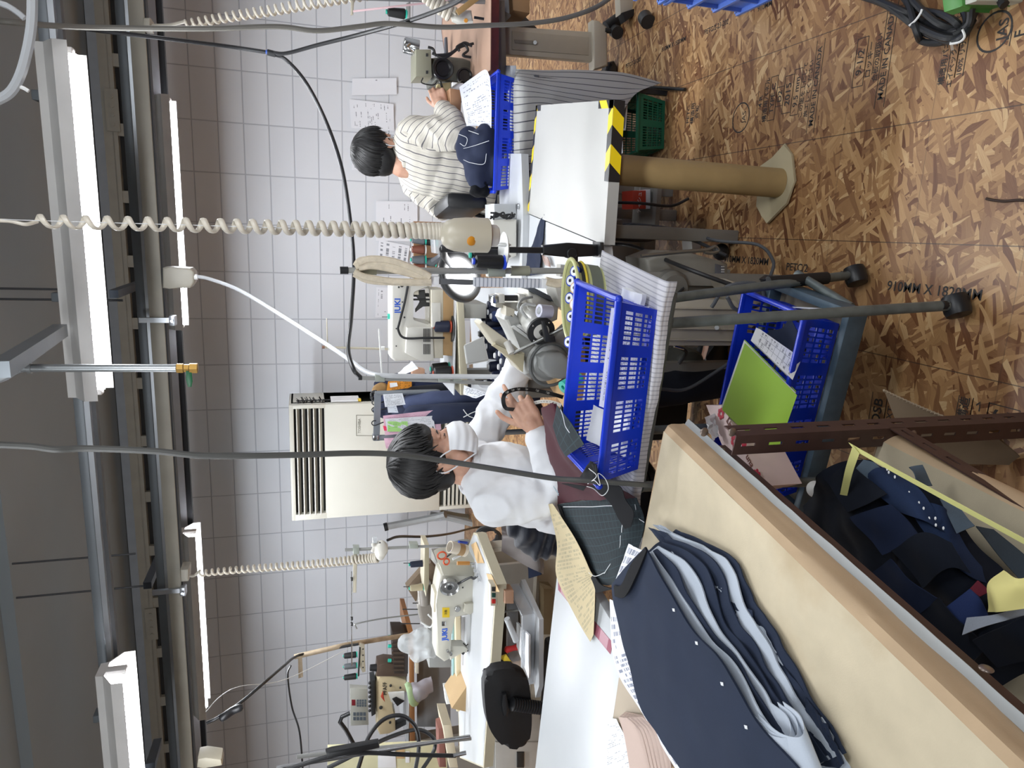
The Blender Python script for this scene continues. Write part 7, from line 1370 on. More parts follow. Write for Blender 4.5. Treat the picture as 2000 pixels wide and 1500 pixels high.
gx=thing('green_container','green container with a pale top at the right bottom corner of the floor','container',A(1940,-5,Z=0));sil([(1872,-60),(1880,12),(1896,18),(1915,4),(1985,8),(1990,24),(2000,24),(2000,-60)],A(1900,15,Z=.06).y-.04,.05,bev=.006).build('body',mat('leaf_green','4f8f45',.45),gx);sil([(1905,-60),(1908,2),(2010,4),(2010,-60)],A(1900,15,Z=.06).y-.07,.03,bev=.004).build('lid',mat('pale_lid','b9bdb0',.5),gx)
cgr=mat('cord_dark','2b2c2e',.5);bd=thing('cable_bundle','coiled bundle of dark grey cable tied with white zip ties on the floor','cable',A(1800,50,Z=0))
for k,P in enumerate((((1680,-8),(1730,10),(1790,50),(1850,75),(1885,60),(1905,20),(1915,-10)),((1690,-12),(1740,14),(1800,58),(1850,80),(1880,72),(1900,40)),((1700,-6),(1760,20),(1800,40),(1850,62),(1890,50),(1898,15)),((1760,-10),(1775,10),(1790,60),(1800,80),(1830,84),(1860,76)),((1775,5),(1800,20),(1840,28),(1868,45),(1872,62),(1855,76)),((1870,-10),(1882,20),(1888,40),(1878,60),(1862,70)),((1710,-10),(1760,30),(1810,66),(1860,70),(1884,58)),((1780,-12),(1788,6),(1830,44),(1870,58)))):
 MB().tube(smoothpts([A(x,y,Z=.022+.010*((k*3+i)%4)) for i,(x,y) in enumerate(P)],7),.0085,8).build('cable_loop',cgr,bd)
for P in(((1776,50),(1788,40),(1798,26),(1801,18)),((1856,86),(1874,82),(1884,72),(1880,58))):MB().tube(smoothpts([A(x,y,Z=.058) for x,y in P],6),.0028,6).build('zip_tie',mat('white_plastic','e8e8e6',.4),bd)
MB().bar(A(1858,84,Z=.055),A(1860,96,Z=.03),.006,.006).build('zip_tail',mat('white_plastic','e8e8e6',.4),bd)
tag(MB().tube(smoothpts([A(x,y,Z=.06) for x,y in((1955,-10),(1958,4),(1962,10))],4),.010,8).build('plug',blackp,None),'black plug lying on the green container','plug')
tag(MB().tube(smoothpts([A(x,y,Z=.004) for x,y in((1926,388),(1940,391),(1962,393),(1985,391),(2010,392))],4),.003,6).build('dark_string',mat('dark_string','3a2a22',.8),None),'short dark string lying on the floor near the bottom edge','string')
tag(MB().tube(smoothpts([A(x,y,Z=.012) for x,y in((1190,172),(1260,170),(1338,175))],4),.007,8).build('black_rod',blackp,None),'black rod lying on the floor beyond the green basket','rod')
us=thing('machine_stand','cream ribbed sewing machine stand leg with foot behind the trolley tubes','stand',A(1500,560,Z=0));YU=1.85
sil([(1296,582),(1470,588),(1470,676),(1296,676)],YU,.06,bev=.006).build('leg',cs,us)
b=MB()
for y in(600,640,662):sil([(1296,y),(1470,y+3),(1470,y+6),(1296,y+3)],YU-.008,.012,b,bev=.003)
b.build('ridge',cs,us);sil([(1420,545),(1522,580),(1526,600),(1470,640),(1455,600),(1424,560)],YU-.03,.10,bev=.006).build('foot',cs,us);MB().cyl(A(1490,584,Y=YU-.04),A(1490,584,Y=YU-.02),.008).build('bolt',chrome,us);MB().cyl(A(1400,640,Y=YU-.012),A(1400,640,Y=YU),.007).build('bolt',chrome,us)
mo=thing('motor_box','grey servo motor box with a barcode label behind the trolley','motor',A(1400,520,Y=2.0));YM=2.0
sil([(1262,505),(1300,490),(1345,492),(1400,508),(1424,515),(1424,575),(1340,584),(1270,580)],YM,.16,bev=.015,seg=3).build('case',mat('motor_grey','8b8981',.5,var=.03),mo);sil([(1398,515),(1416,520),(1415,566),(1396,568)],YM-.004,.006).build('label',mat('label_grey','5e6068',.6),mo)
b=MB();
for k in range(9):sil([(1409,520+5*k),(1415,520+5*k),(1415,522+5*k+(k%2)),(1409,522+5*k+(k%2))],YM-.006,.004,b,bev=0)
b.build('barcode',mat('label_white','c9cacb',.6),mo)
b=MB();c_=A(1310,566,Y=YM-.02);b.lathe([(0,-.02),(.05,-.02),(.062,-.008),(.062,.03),(0,.03)],c_,c_+Vector((.1,1,.1)),28);b.build('fan_cover',mat('motor_grey2','7b7973',.5),mo);sil([(1318,576),(1336,560),(1338,564),(1322,580)],YM-.046,.006).build('vent_slot',mdk,mo)
pd2=thing('pedal_block','white block with black rubber cap on the floor behind the trolley leg','pedal',A(1600,535,Z=0));sil([(1572,540),(1626,548),(1624,600),(1576,596)],1.9,.06,bev=.004).build('block',mat('white_block','c4c3bd',.5),pd2);sil([(1574,520),(1632,525),(1634,546),(1578,542)],1.88,.09,bev=.01).build('cap',blackp,pd2)
wf=thing('stand_foot','white foot block with black cap beside the white machine table leg','foot',A(1400,470,Z=0));sil([(1350,460),(1398,458),(1412,496),(1352,490)],2.5,.08,bev=.006).build('block',mat('white_block','c4c3bd',.5),wf);sil([(1356,450),(1392,452),(1396,480),(1376,470)],2.48,.08,bev=.01).build('cap',blackp,wf);q=A(1408,492,Z=.03);MB().ball(q,.032,(1,.8,1)).build('wheel',blackp,wf)
dsh=thing('steel_loop','grey steel rod ending in a bent loop above the motor box','rod',A(1390,485,Y=1.95));MB().tube(smoothpts(A3((1252,500,1.95),(1330,492,1.95),(1380,488,1.95),(1396,482,1.95),(1402,490,1.95),(1390,494,1.95),(1376,492,1.95)),6),.006,8).build('rod',mat('dull_steel','8a8b88',.35,.8),dsh)
mtr=thing('motor','dark round motor with a silver bolt under the wooden machine table','motor',A(1370,715,Y=2.0));c_=A(1340,712,Y=2.1);MB().lathe([(0,-.03),(.05,-.03),(.058,-.02),(.058,.06),(0,.06)],c_,c_+Vector((0,1,0)),24).build('case',mat('motor_dark2','4c4d48',.5),mtr);MB().cyl(A(1317,675,Y=1.95),A(1335,680,Y=1.95),.007).build('bolt',chrome,mtr)
for k,(P,lb_) in enumerate(((((1190,470,2.5),(1215,440,2.5),(1260,440,2.45),(1330,450,2.4),(1400,470,2.2),(1480,478,2.05),(1510,510,1.95),(1505,540,1.9)),'grey cable drooping from the white table to the trolley leg'),(((1190,476,2.4),(1240,482,2.3),(1330,520,1.9),(1440,560,1.8),(1500,575,1.75),(1520,560,1.72),(1515,545,1.7)),'black cable running from the lamp clamp down past the motor box'),(((1390,600,1.75),(1420,560,1.72),(1480,555,1.7),(1490,590,1.7),(1440,605,1.7),(1420,580,1.7)),'loop of grey cable round the rear trolley leg'),(((1190,395,2.45),(1250,397,2.4),(1310,402,2.4),(1345,388,2.4)),'thin grey cable curving under the white board'),(((1290,760,1.9),(1340,760,1.9),(1400,725,1.85),(1450,690,1.8)),'dark grey cable under the wooden table leading to the lower basket'),(((1180,465,2.3),(1260,470,2.35),(1300,460,2.4),(1350,468,2.3),(1420,500,2.1)),'black cable with plug under the white table corner'),(((1290,730,2.1),(1310,750,2.1),(1320,720,2.05),(1340,690,2.0),(1330,680,1.95)),'dark cable looped round the round motor'),(((1560,620,1.95),(1600,640,1.9),(1660,620,1.85),(1690,580,1.85),(1680,560,1.9),(1630,555,1.95)),'grey cable coil on the floor behind the trolley corner'))):cable('cable',A3(*P),.0055 if k not in(1,5) else.0065,cgr if k%2 else mat('cord_grey','55585c',.6),lb_)
tag(MB().lathe([(0,0),(.012,0),(.016,.01),(.012,.05),(.008,.06)],A(1196,462,Y=2.4),A(1196,440,Y=2.4),14).build('plug',blackp,None),'cluster of black plugs under the front edge of the white board','plug')
tag(sil([(1188,432),(1216,428),(1222,455),(1190,462)],2.42,.08,bev=.01).build('power_strip',mat('strip_grey','77756c',.5),None),'grey power block under the front left of the white board','power strip')
tag(sil([(1506,538),(1512,545),(1500,556),(1494,546)],1.62,.03,bev=.004).build('cable_tie',blackp,None),'black hook-and-loop tie binding cables to the trolley leg','tie')
MB().bm.free()
tag(MB().box((-.55,2.45,.3),(.5,.02,.55)).build('shade_panel',mat('shade_panel','232323',.7),None),'dark panel added to deepen the shade under the wooden table','panel')  # plain dark sheet added to blacken the space beneath the tables
AYf=5.55;ac=thing('air_conditioner','large cream floor-standing air conditioner against the back wall behind the seated person','air conditioner',A(955,880,Y=5.7));acm=mat('ac_cream','c4c3b9',.4,var=.015)
a0,a1=A(566,1018,Y=AYf),A(568,792,Y=AYf);zb=0.0;xw0,xw1=a0 .x,a1 .x;zt=(a0 .z+a1 .z)/2;zg1=A(860,900,Y=AYf).z;zl0,zl1=A(576,900,Y=AYf).z,A(635,900,Y=AYf).z;dep=.42
def abox(x0,x1,y0,y1,z0,z1,nm,m,bev=.006,par=ac):return MB().box(((x0+x1)/2,(y0+y1)/2,(z0+z1)/2),(x1-x0,y1-y0,z1-z0),bev=bev).build(nm,m,par)
abox(xw0,xw1,AYf,AYf+dep,zg1,zl1,'front_cabinet',acm);abox(xw0,xw1,AYf,AYf+dep,zl0,zt,'top_cap',acm);abox(xw0,xw1,AYf,AYf+dep,0,.12,'plinth',acm);abox(xw0,xw1,AYf+.06,AYf+dep,.1,zt-.01,'rear_body',acm)
abox(xw0,xw0+.05,AYf,AYf+.1,zl1-.01,zl0+.01,'left_post',acm,.003);abox(xw1-.03,xw1,AYf,AYf+.1,zl1-.01,zl0+.01,'right_post',acm,.003)
abox(xw0+.03,xw1-.02,AYf+.05,AYf+.07,zl1-.01,zl0+.01,'outlet_void',mat('void_black','0c0c0c',.8),0)
for k in range(5):MB().bar((xw0+.04,AYf+.02,zl1+(k+.7)*(zl0-zl1)/5.4),(xw1-.03,AYf+.02,zl1+(k+.7)*(zl0-zl1)/5.4),.05,.009,up=(0,.4,1)).build('louvre',acm,ac)
n=int((zg1-.12)/.036)
abox(xw0,xw0+.03,AYf,AYf+.06,.1,zg1,'grille_frame',acm,.003);abox(xw1-.03,xw1,AYf,AYf+.06,.1,zg1,'grille_frame',acm,.003)
for k in range(n):MB().bar((xw0+.02,AYf+.02,.14+k*.036),(xw1-.02,AYf+.02,.14+k*.036),.022,.018).build('grille_slat',acm,ac)
abox(xw0+.03,xw1-.03,AYf+.048,AYf+.055,.12,zg1,'grille_void',mat('void_grey','55554f',.8),0)
b=MB()
for k in range(6):z=A(580,780,Y=AYf+.1).z-.0;q=A(582+8.5*k,776,Y=AYf+.12);b.box((xw1+.001,AYf+.14,q.z),(.004,.07,.015))
b.build('side_slit',mat('void_black','0c0c0c',.8),ac)
cpn=MB();P_=AY(AYf-.003,(696,811),(696,851),(738,851),(738,811));cpn.tube(P_,.002,4,closed=True);cpn.build('panel_outline',mat('ac_line','77766c',.5),ac)
b=MB();p_=A(702,818,Y=AYf-.002);b.text('HITACHI' if 0 else 'TOSHIBA',.03,Matrix(((1,0,0,p_.x-.06),(0,0,-1,p_.y),(0,1,0,p_.z),(0,0,0,1))));b.build('lettering',mat('ac_line','77766c',.5),ac)
note=thing('hanging_note','white notepad with yellow tab hung on the side of the air conditioner','paper',A(700,775,Y=5.6));q0,q1=A(645,770,Y=5.75),A(702,776,Y=5.6);MB().box((xw1+.012,(q0 .y+q1 .y)/2,(q0 .z+q1 .z)/2),(.012,.16,abs(q0 .z-q1 .z))).build('pad',mat('paper_white','eceef1',.8),note);MB().box((xw1+.014,5.62,q1 .z),(.016,.05,.025)).build('tab',mat('yellow_plastic','e6c63a',.4),note)
b=MB();c_=Vector((xw1+.02,5.62,A(612,780,Y=5.6).z))
for k in range(30):a=rnd.uniform(0,6.28);z=rnd.uniform(-.12,.12);b.tube([c_+Vector((0,0,z)),c_+Vector((.03*math.cos(a),.03*math.sin(a),z+.015))],.003,4)
b.tube([c_+Vector((0,0,-.13)),c_+Vector((0,0,.13))],.005,6);tag(b.build('black_fringe',blackp,None),'black feathery duster hanging on the corner of the air conditioner','duster')
pv=mat('pvc_grey','9fa2a3',.45);lp=thing('pipe','white pipe end with black cap leaning by the air conditioner','pipe',A(870,1005,Y=6.1));cable('tube',A3((752,1029,6.2),(800,1020,6.2),(850,1010,6.15),(870,1005,6.1)),.035,pv,parent=lp);MB().cyl(A(750,1030,Y=6.2),A(757,1028,Y=6.2),.038).build('cap',dark,lp)
cable('pipe',A3((840,1005,6.25),(880,1012,6.2),(920,1022,6.15),(955,1030,6.1)),.033,pv,'longer grey pipe slanting down beside the air conditioner grille','pipe');cable('pipe',A3((860,1000,6.3),(905,1008,6.3),(950,1012,6.3)),.025,mat('pvc_cream','a8a595',.45),'slim cream pipe nearest the air conditioner grille','pipe')
cable('black_cable',A3((757,1055,3.2),(780,1048,3.3),(830,1048,3.6),(880,1042,4.0),(930,1030,4.4),(970,1030,4.4)),.007,blackp,'black cord running from the white cord reel towards the floor by the wall')
for k in range(4):cable('grey_cable',[A(950+20*math.cos(a*.5+k)+k*3,1045+16*math.sin(a*.5+k)+k*2,Y=3.9+.03*k) for a in range(13)],.008,mat('cord_grey','55585c',.6),('upper','second','third','lowest')[k]+' loop of grey cable in the coil behind the left table corner',n=4)
gr_=thing('garment_rack','steel garment rail with a square post behind the seated person','rack',A(900,858,Y=3.3));YG=3.3
MB().bar(A(738,765,Y=YG),A(735,860,Y=YG),.02,.03).build('rail',MATS['strut_galv'],gr_);MB().cyl(A(740,855,Y=YG),Vector((A(740,855,Y=YG).x,YG,0)),.014).build('post',MATS['strut_galv'],gr_);MB().cyl(A(736,768,Y=YG),Vector((A(736,768,Y=YG).x,YG+.02,0)),.012).build('post',MATS['strut_galv'],gr_);sil([(728,851),(740,850),(740,860),(728,860)],YG-.02,.04).build('end_clip',chrome,gr_)
for(x0,Yo) in((-.55,0),):MB().bar((A(740,855,Y=YG).x,YG-.25,.02),(A(740,855,Y=YG).x,YG+.25,.02),.03,.03).build('foot',MATS['strut_galv'],gr_);MB().bar((A(736,768,Y=YG).x,YG-.25,.02),(A(736,768,Y=YG).x,YG+.25,.02),.03,.03).build('foot',MATS['strut_galv'],gr_)
hangs=(('dark navy jacket hung farthest right on the garment rail',772,3.45,'navy_wool2','1a2036',812),('black jacket hung second on the garment rail',786,3.40,'black_wool2','14161c',818),('slate blue jacket with long sleeve on the garment rail',800,3.34,'slate_wool','434b66',825),('navy jacket with white basting nearest the camera on the garment rail',826,3.26,'navy_suit','2c3246',830))
for i,(lb_,y,Yh,mn,mc_,yl) in enumerate(hangs):
 g=thing('hanging_jacket',lb_,'garment',A(950,y,Y=Yh));top_=A(738,y,Y=Yh);hk_=[top_+Vector((.012*math.cos(a*.5),0,.015+.014*math.sin(a*.5))) for a in range(-1,8)]
 MB().tube(hk_+[top_+Vector((.004,0,-.03)),top_+Vector((0,0,-.06))],.0028,6).build('hook',blackp,g)
 cx_=top_.x;b=MB();z0=top_.z-.06;lean=.05
 for zz_,wx,wy in((z0-.02,.045,.07),(z0-.08,.055,.17),(z0-.16,.06,.20),(z0-.30,.06,.185),(z0-.46,.065,.19),(z0-.6,.065,.19),(z0-.72,.06,.19)):b.ball((cx_+.02+.02*i*0,Yh+.15,zz_),1,(wx,wy,.09),16,10)
 remeshed(b,'body',fabric(mn,mc_,900),g,.011,6,disp=lambda c,i=i:.006*noise.noise(Vector((c.x*20,c.y*20,c.z*6+i))))
 b=MB();limb(b,[Vector((cx_+.03,Yh-.02,z0-.11)),Vector((cx_+.055,Yh-.07,z0-.28)),Vector((cx_+.06,Yh-.07,z0-.6))],[.055,.05,.042],5);remeshed(b,'sleeve',fabric(mn,mc_,900),g,.009,6,disp=lambda c:.004*noise.noise(c*16))
 if i==3:
  for P in(((905,815),(925,805),(945,800)),((912,832),(930,822),(948,828)),((905,800),(915,812),(930,818))):MB().tube(smoothpts([A(x,y_,Y=Yh-.14) for x,y_ in P],6),.0022,5).build('basting_thread',thw,g)
pkp=printed('pink_sheet','dcb3c6','a98a9c',rows=26,density=.5);
tag(MB().sheet(*AY(3.17,(748,812),(858,800),(862,840),(752,850)),nu=8,nv=6,amp=.004).build('work_sheet',pkp,None),'pink printed work sheet hanging on the front of the garment rail','paper');tag(MB().sheet(*AY(3.22,(750,856),(775,855),(778,878),(754,876)),nu=6,nv=4,amp=.004).build('work_sheet',pkp,None),'second pink sheet peeking out left of the rail post behind the hair','paper')
for px,m,lb_,nm in(([(752,818),(846,812),(850,838),(756,842)],'doc_grey','pale printed sheet over the pink work sheet','work_sheet'),([(757,823),(796,823),(797,843),(757,843)],'note_green','green sticky note on the pink work sheet','sticky_note'),([(748,831),(757,834),(760,841),(750,841)],'clip_pink','bright pink clip tag at the top of the pink work sheet','tag'),([(748,770),(786,768),(792,790),(752,795)],'doc_white2','white printed sheet hanging at the far end of the garment rail','work_sheet'),([(756,790),(772,786),(778,806),(758,806)],'doc_white3','small crumpled receipt on the garment rail','receipt')):
 m_={'doc_grey':lambda:printed('doc_grey','d5d7dd','6b7078',rows=20),'note_green':lambda:printed('note_green','9fcf7c','5f8a58',rows=8),'clip_pink':lambda:mat('clip_pink','ea3f66',.5),'doc_white2':lambda:printed('doc_white2','dfe3ea','555b66',rows=16,density=.7),'doc_white3':lambda:printed('doc_white3','d8dfea','78808e',rows=10)}[m]()
 tag(MB().sheet(*AY(3.165-.006*len(nm)/10,*px),nu=5,nv=5,amp=.003).build(nm,m_,None),lb_,'paper')
og=thing('orange_tag','orange luggage tag with a white label on the garment rail','tag',A(780,752,Y=3.4));MB().sheet(*AY(3.38,(758,745),(804,743),(804,757),(755,763)),nu=4,nv=4,thick=.002).build('card',printed('orange_card','dc8f2c','7a4a1c',rows=5,cols=6,density=.55),og);MB().sheet(*AY(3.375,(761,748),(775,747),(777,754),(762,757)),nu=2,nv=2,thick=.002).build('label',mat('paper_white','eceef1',.8),og)
b=MB();c_=A(734,773,Y=3.35)
for k in range(14):a=k*.449;b.ball(c_+Vector((.018*math.cos(a),.01*math.sin(a*2),.022*math.sin(a))),.012,(1,.7,.6),8,6)
tag(b.build('black_bow',blackp,None),'black cloth bow tied at the far end of the garment rail','bow');b=MB();b.ball(A(744,762,Y=3.5),.045,(.9,.6,1));tag(remeshed(b,'brown_cloth',mat('ochre_cloth','8a6a3e',.8),None,.009,4,disp=lambda c:.01*noise.noise(c*30)),'ochre brown cloth lump at the end of the garment rail','fabric')
paper('white_cloth','bundle of white fabric lying behind the white slab, right of the jackets',A3((910,735,2.9),(960,752,2.85),(1000,775,2.8),(925,770,3.0)),fabric('white_fabric','d5d8dd',900,.03),'fabric',amp=.03)
paper('curled_sheet','white curled sheet standing on the left end of the white slab',A3((778,728,3.15),(805,705,3.1),(817,720,3.1),(775,738,3.15)),mat('paper_white','eceef1',.8),amp=.006)
tag(sil([(805,718),(830,722),(830,735),(805,733)],3.2,.05,bev=.005).build('tan_roll',mat('tan_roll','b58f76',.5),None),'short tan roll behind the white curled sheet','roll')
tag(MB().sheet(*A3((906,752,2.75),(955,768,2.7),(930,778,2.72),(905,770,2.78)),nu=4,nv=4,amp=.004).build('lace_piece',printed('lace_pattern','e5e8ee','8c929c',rows=9,cols=5,density=.7,fill=.7),None),'small white patterned cloth corner beside the thin thread stand','fabric')
for i,(px,m,lb_) in enumerate((([(688,153),(687,186),(775,185),(774,153)],('wp1',12,.25),'narrow white paper nearest the right edge of the back wall'),([(682,193),(686,250),(770,256),(768,204)],('wp2',26,.4),'wavy white sheet on the back wall beside the dark-haired person'),([(688,269),(687,332),(760,333),(760,271)],('wp3',8,.85),'white sheet with dark printed blocks behind the head of the striped person'),([(734,392),(734,470),(815,472),(815,394)],('wp4',24,.35),'faint printed sheet on the wall just right of the coiled cord'),([(740,468),(736,530),(793,534),(800,480)],('wp5',5,.8),'white sheet with two garment diagrams on the wall above the spool board'),([(735,561),(733,620),(800,622),(800,562)],('wp6',9,.6),'white notice with columns of figures left of the yarn hank'))):
 c=AY(WY-.006,*px);c=[c[1],c[2],c[3],c[0]]
 c=[AY(WY-.006,*px)[k] for k in(2,3,0,1)] if 0 else c
 P=AY(WY-.008,*px);P.sort(key=lambda p:p.z);lo=sorted(P[:2],key=lambda p:p.x);hi=sorted(P[2:],key=lambda p:p.x)
 c=[lo[0],lo[1],hi[1],hi[0]]
 c[0]=c[0]+Vector((0,-.012,0));c[1]=c[1]+Vector((0,-.02,0))
 paper('wall_paper_sheet',lb_,c,printed(m[0],'e4e7ee','656a75',rows=m[1],density=m[2],cols=10 if m[1]>10 else 6,fill=.45),amp=.006 if i==1 else.003,seed=i)
b=MB()
for x,y in((686,300),(736,430)):b.ball(A(x,y,Y=WY-.01),.008,u=8,v=6)
b.bm.free()
sil([(809,138),(812,138),(812,152),(809,152)],WY-.02,.015).bm.free()
duct=MATS['beige_duct']
pbx=thing('hanging_plug_box','beige plug-in box under the bus duct with a clear hose leaving it','plug box',A(350,545,Y=3.8));sil([(317,523),(330,522),(372,524),(379,532),(379,552),(372,562),(330,564),(317,563)],3.78,.12,bev=.01,seg=3).build('body',duct,pbx);MB().cyl(A(378,541,Y=3.8),A(386,541,Y=3.8),.014).build('gland',plate_w,pbx)
cable('hanging_hose',A3((385,540,3.8),(410,545,3.76),(470,568,3.6),(560,622,3.3),(650,680,2.9),(690,708,2.7),(720,728,2.55),(760,734,2.48),(850,735,2.48),(1000,736,2.4),(1040,737,2.35)),.009,mat('hose_white','b4b7ba',.35),'pale hose sagging from the plug box down to the thin thread stand','hose',n=10)
coil_m=mat('coil_cream','c9c2b4',.4,var=.03)
def coiled(name,label,p,q,r,wr,turns,pitch,straight,flat=(1,1)):
 t=thing(name,label,'cord',q);b=MB();F,L=b.frame(p,q);n=18;N=int(turns*n);rings=[];ang=[2*math.pi*k/8 for k in range(8)]
 hr,hz=wr*flat[0],wr*flat[1]
 for i in range(N+1):
  s=i/N;a=2*math.pi*turns*s;rr=r*(.85+.35*s);z=pitch(s)*L;sw=math.sin(s*9)*r*.12
  rings.append([b.bm.verts.new(F@Vector(((rr+hr*math.cos(k))*math.cos(a)+sw,(rr+hr*math.cos(k))*math.sin(a),z+hz*math.sin(k)))) for k in ang])
 for x,y in zip(rings,rings[1:]):
  for k in range(8):b.bm.faces.new((x[k],x[(k+1)%8],y[(k+1)%8],y[k]))
 b.bm.faces.new(rings[0]);b.bm.faces.new(rings[-1][::-1]);c0=F@Vector((r*.85,0,0));b.build('coil',coil_m,t);MB().tube(smoothpts(straight+[c0],8),min(hr,hz)*1.2,8).build('lead',coil_m,t);return t
Yc1=1.62
ck=coiled('coiled_cord','thick cream coiled cord ending at the connector with the orange button',A(68,432,Y=Yc1),A(868,452,Y=Yc1-.1),.0135,.0042,36,lambda t:1-(1-t)**1.9,A3((-20,430,Yc1),(20,432,Yc1),(50,438,Yc1)),(.75,1.55))
MB().cyl(A(-20,428,Y=Yc1),A(880,455,Y=Yc1-.1),.0009,seg=6).build('support_wire',mat('nylon','c4c6c8',.4),ck)
cn=thing('cord_connector','cream pendant cord connector with an orange button hanging in front of the clamp lamp','connector',A(955,460,Y=1.5));Yk=1.5;q0_,q1_=A(862,458,Y=Yk),A(956,460,Y=Yk);L=(q1_-q0_).length
MB().lathe([(.012,0),(.021,.003),(.029,.012),(.0345,.027),(.037,L*.5),(.037,L*.96),(.034,L*.98),(.026,L)],q0_,q1_,28).build('body',mat('connector_cream','bdb6a4',.38,var=.02),cn)
MB().lathe([(.024,L),(.023,L*1.14),(.019,L*1.18)],q0_,q1_,24).build('lower_ring',mat('conn_ring','d9d6cd',.4),cn)
q=A(922,471,Y=Yk-.036);MB().lathe([(0,0),(.008,.0005),(.0105,.002),(.0115,.008)],q,q+Vector((.25,1,.1)),20).build('button',mat('orange_button','d08a24',.4),cn)
coiled('coiled_cord','thin cream coiled cord hanging from the bus duct to the white cord reel',A(390,1120,Y=3.6),A(737,1090,Y=3.2),.016,.006,38,lambda t:1-(1-t)**1.4,A3((372,1125,3.75),(380,1124,3.7)))
sil_=sil([(352,1113),(368,1112),(368,1136),(353,1137)],3.76,.1,bev=.008);tag(sil_.build('hanging_plug_box',duct,None),'small beige plug box under the bus duct above the thin coiled cord','plug box')
rl=thing('cord_reel','white pig-shaped cord holder at the end of the thin coiled cord','reel',A(745,1075,Y=3.2));b=MB();c_=A(744,1072,Y=3.2);b.ball(c_,1,(.045,.035,.035));b.ball(c_+Vector((-.03,0,.005)),1,(.03,.028,.026));b.ball(c_+Vector((.03,-.01,.038)),.012);b.ball(c_+Vector((.0,-.01,.04)),.011);remeshed(b,'body',mat('reel_white','d6d3ca',.35),rl,.005,4);MB().lathe([(0,0),(.016,0),(.017,.02),(.012,.022)],A(736,1055,Y=3.2),A(728,1056,Y=3.2),16).build('cup',clear('cup_clear','d5d9dc',.6),rl);MB().ball(A(742,1060,Y=3.16),.004,u=8,v=6).build('eye_dot',blackp,rl)
coiled('coiled_cord','cream coiled cord sloping from a plug box to the upper right',A(362,48,Y=3.5),A(720,-12,Y=3.2),.017,.006,26,lambda t:t,A3((296,50,3.8),(330,49,3.7)))
tag(sil([(279,34),(293,34),(293,56),(279,56)],3.76,.1,bev=.008).build('hanging_plug_box',duct,None),'small beige plug box under the bus duct near the upper right','plug box')
coiled('coiled_cord','short tight cream coil above the right cord connector',A(815,-20,Y=2.9),A(884,30,Y=2.9),.02,.009,9,lambda t:t,A3((800,-30,2.9),(808,-25,2.9)))
lb2=tag(sil([(386,1483),(402,1480),(432,1484),(434,1496),(400,1502),(384,1500)],3.6,.1,bev=.01).build('hanging_plug_box',mat('duct_box','b8b29f',.45),None),'beige plug box under the bus duct at the far left, partly cut off','plug box')
ap=thing('hanging_air_pipe','galvanised air pipe hanging with a brass valve and green lever','pipe',A(380,718,Y=2.3));Ya=2.3;MB().cyl(A(30,719,Y=Ya),A(345,719,Y=Ya),.012,seg=16).build('pipe',mat('pipe_galv','a3a8ab',.3,.6),ap);MB().tube(smoothpts(A3((-10,742,Ya),(10,734,Ya),(26,724,Ya),(40,719,Ya)),5),.014,12).build('elbow',mat('pipe_galv','a3a8ab',.3,.6),ap);MB().cyl(A(54,719,Y=Ya),A(62,719,Y=Ya),.016).build('coupling',mat('pipe_galv','a3a8ab',.3,.6),ap)
MB().lathe([(.013,0),(.0155,.002),(.0155,.02),(.013,.022),(.013,.036),(.0165,.038),(.0165,.060),(.013,.062)],A(344,719,Y=Ya),A(384,719,Y=Ya),6).build('brass_valve',mat('brass','9c7a3e',.35,.8),ap);sil([(363,724),(374,726),(376,745),(374,756),(367,756),(363,742)],Ya-.01,.006,bev=.001).build('lever',mat('lever_green','15643c',.4),ap)
cable('grey_cable',A3((-20,868,1.35),(60,872,1.35),(110,878,1.35),(170,876,1.36),(300,881,1.36),(400,890,1.36),(560,889,1.37),(700,885,1.38),(790,889,1.38),(880,902,1.38),(980,918,1.36),(1080,934,1.34),(1140,938,1.32),(1220,944,1.30),(1275,948,1.30)),.0062,mat('cable_grey_main','4e4f4d',.45,var=.1),'long dark grey cable hanging in front of the seated person in white',n=10)
cable('grey_cable',A3((-20,40,2.6),(30,44,2.6),(100,50,2.7),(200,54,2.8),(400,56,2.8),(540,52,2.8),(620,60,2.8),(700,52,2.8),(760,46,2.8),(860,53,2.8),(940,50,2.8),(1030,46,2.8),(1100,36,2.8),(1160,16,2.8),(1200,-10,2.8)),.009,mat('cable_grey_r','6a6862',.45),'grey cable strung down the right side from ceiling to the blue crate',n=8)
cable('hanging_hose',A3((100,46,3.1),(180,58,3.2),(320,75,3.3),(440,90,3.4),(528,103,3.4)),.008,blackp,'black air hose from the ceiling rail to the joint on the back wall','hose');cable('hanging_hose',A3((532,103,3.4),(560,104,3.35),(620,88,3.2),(700,68,3.0),(800,40,2.8),(880,10,2.6),(910,-8,2.5)),.008,blackp,'black air hose climbing from the joint to the upper right table','hose');cable('hanging_hose',A3((532,105,3.4),(560,118,3.4),(600,165,3.35),(640,245,3.3),(668,330,3.2),(684,430,3.1),(691,520,3.0),(686,620,2.8),(680,680,2.6),(690,720,2.5),(704,737,2.5)),.008,blackp,'black air hose arching across the back wall to the thin thread stand','hose',n=10)
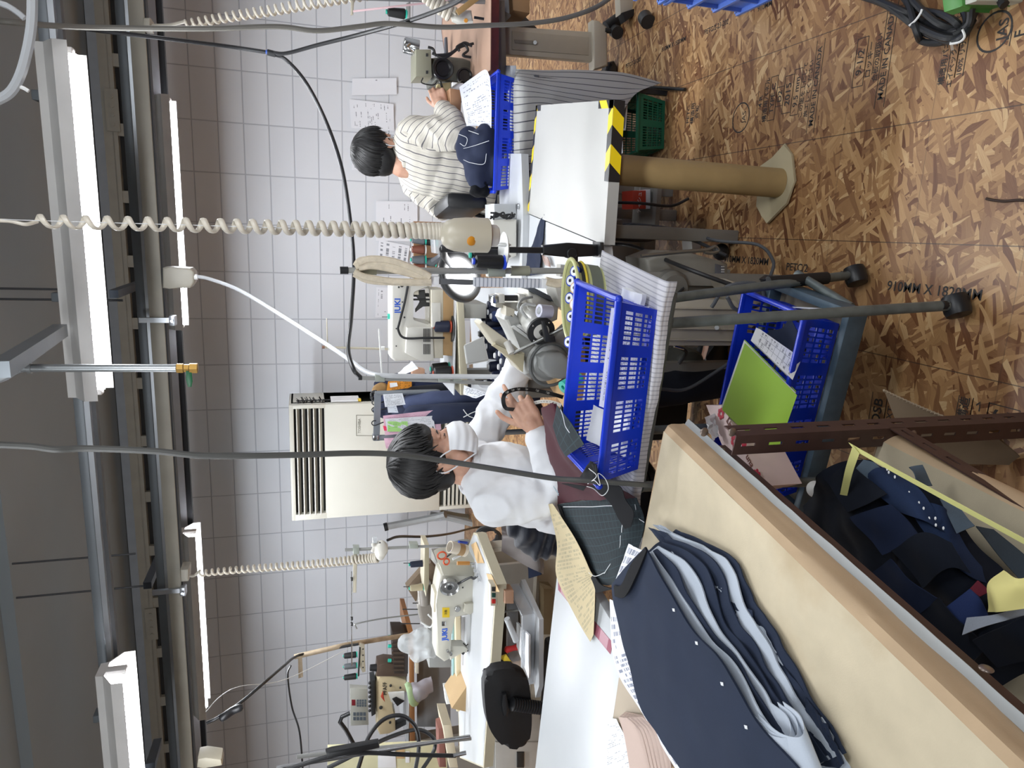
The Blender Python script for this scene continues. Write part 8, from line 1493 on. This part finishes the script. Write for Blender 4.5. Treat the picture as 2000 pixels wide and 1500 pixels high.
hj=thing('hose_joint','black push-in hose joint where three black hoses meet before the wall','joint',A(530,104,Y=3.4));MB().cyl(A(522,102,Y=3.4),A(538,106,Y=3.4),.013).build('tee',blackp,hj);b=MB();b.ball(A(522,102,Y=3.4),.010);b.build('blue_ring',mat('ring_blue','2a4fa0',.4),hj)
cable('hanging_hose',A3((404,1412,3.7),(425,1402,3.7),(470,1372,3.75),(520,1330,3.9),(555,1300,4.2),(575,1284,4.5),(600,1276,4.6),(700,1258,4.6)),.009,blackp,'black hose from the left raceway to the taped pole','hose',n=8);b=MB();P=smoothpts(A3((430,1404,3.68),(440,1398,3.68),(455,1388,3.7),(474,1380,3.7)),6);b.tube(P,.02,12,rs=[.012,.02]+[.022]*(len(P)-4)+[.02,.012]);tag(b.build('hose_grip',blackp,None),'fat black grip on the black hose at the upper left','grip')
cable('black_cable',A3((568,1300,4.4),(562,1320,4.4),(570,1380,4.4),(585,1430,4.3),(592,1510,4.2)),.006,blackp,'thin black cable falling from the hose bend at the left',n=8);cable('string',A3((402,1390,3.8),(430,1360,3.8),(470,1340,3.85),(560,1326,4.2),(690,1262,4.55)),.002,plate_w,'thin white string stretched beside the black hose','string')
cable('hanging_tube',A3((-10,3,1.8),(15,12,1.8),(35,25,1.8),(48,36,1.8)),.006,clear('tube_clear','b7bbbf',.6,.2),'short clear tube end at the top right of the ceiling','tube');cable('hanging_tube',A3((63,-10,1.7),(62,40,1.7),(55,90,1.7),(40,145,1.7),(20,180,1.7),(-10,198,1.7)),.010,clear('tube_clear','b7bbbf',.6,.2),'thick clear hose looping at the top right corner of the ceiling','hose');tag(MB().tube(smoothpts(A3((34,168,1.7),(46,172,1.7),(56,178,1.7)),4),.004,6).build('tie_tail',plate_w,None),'white tie tail on the thick clear hose','tie')
cable('hanging_tape',A3((690,22,3.15),(760,14,3.1),(830,6,3.1),(880,-2,3.1)),.004,mat('pink_tape','d9b9bd',.5),'pink and white measuring tape hanging at the right stand','tape measure')
q0_,q1_=A(790,0,Y=6.0),A(870,45,Y=6.0)
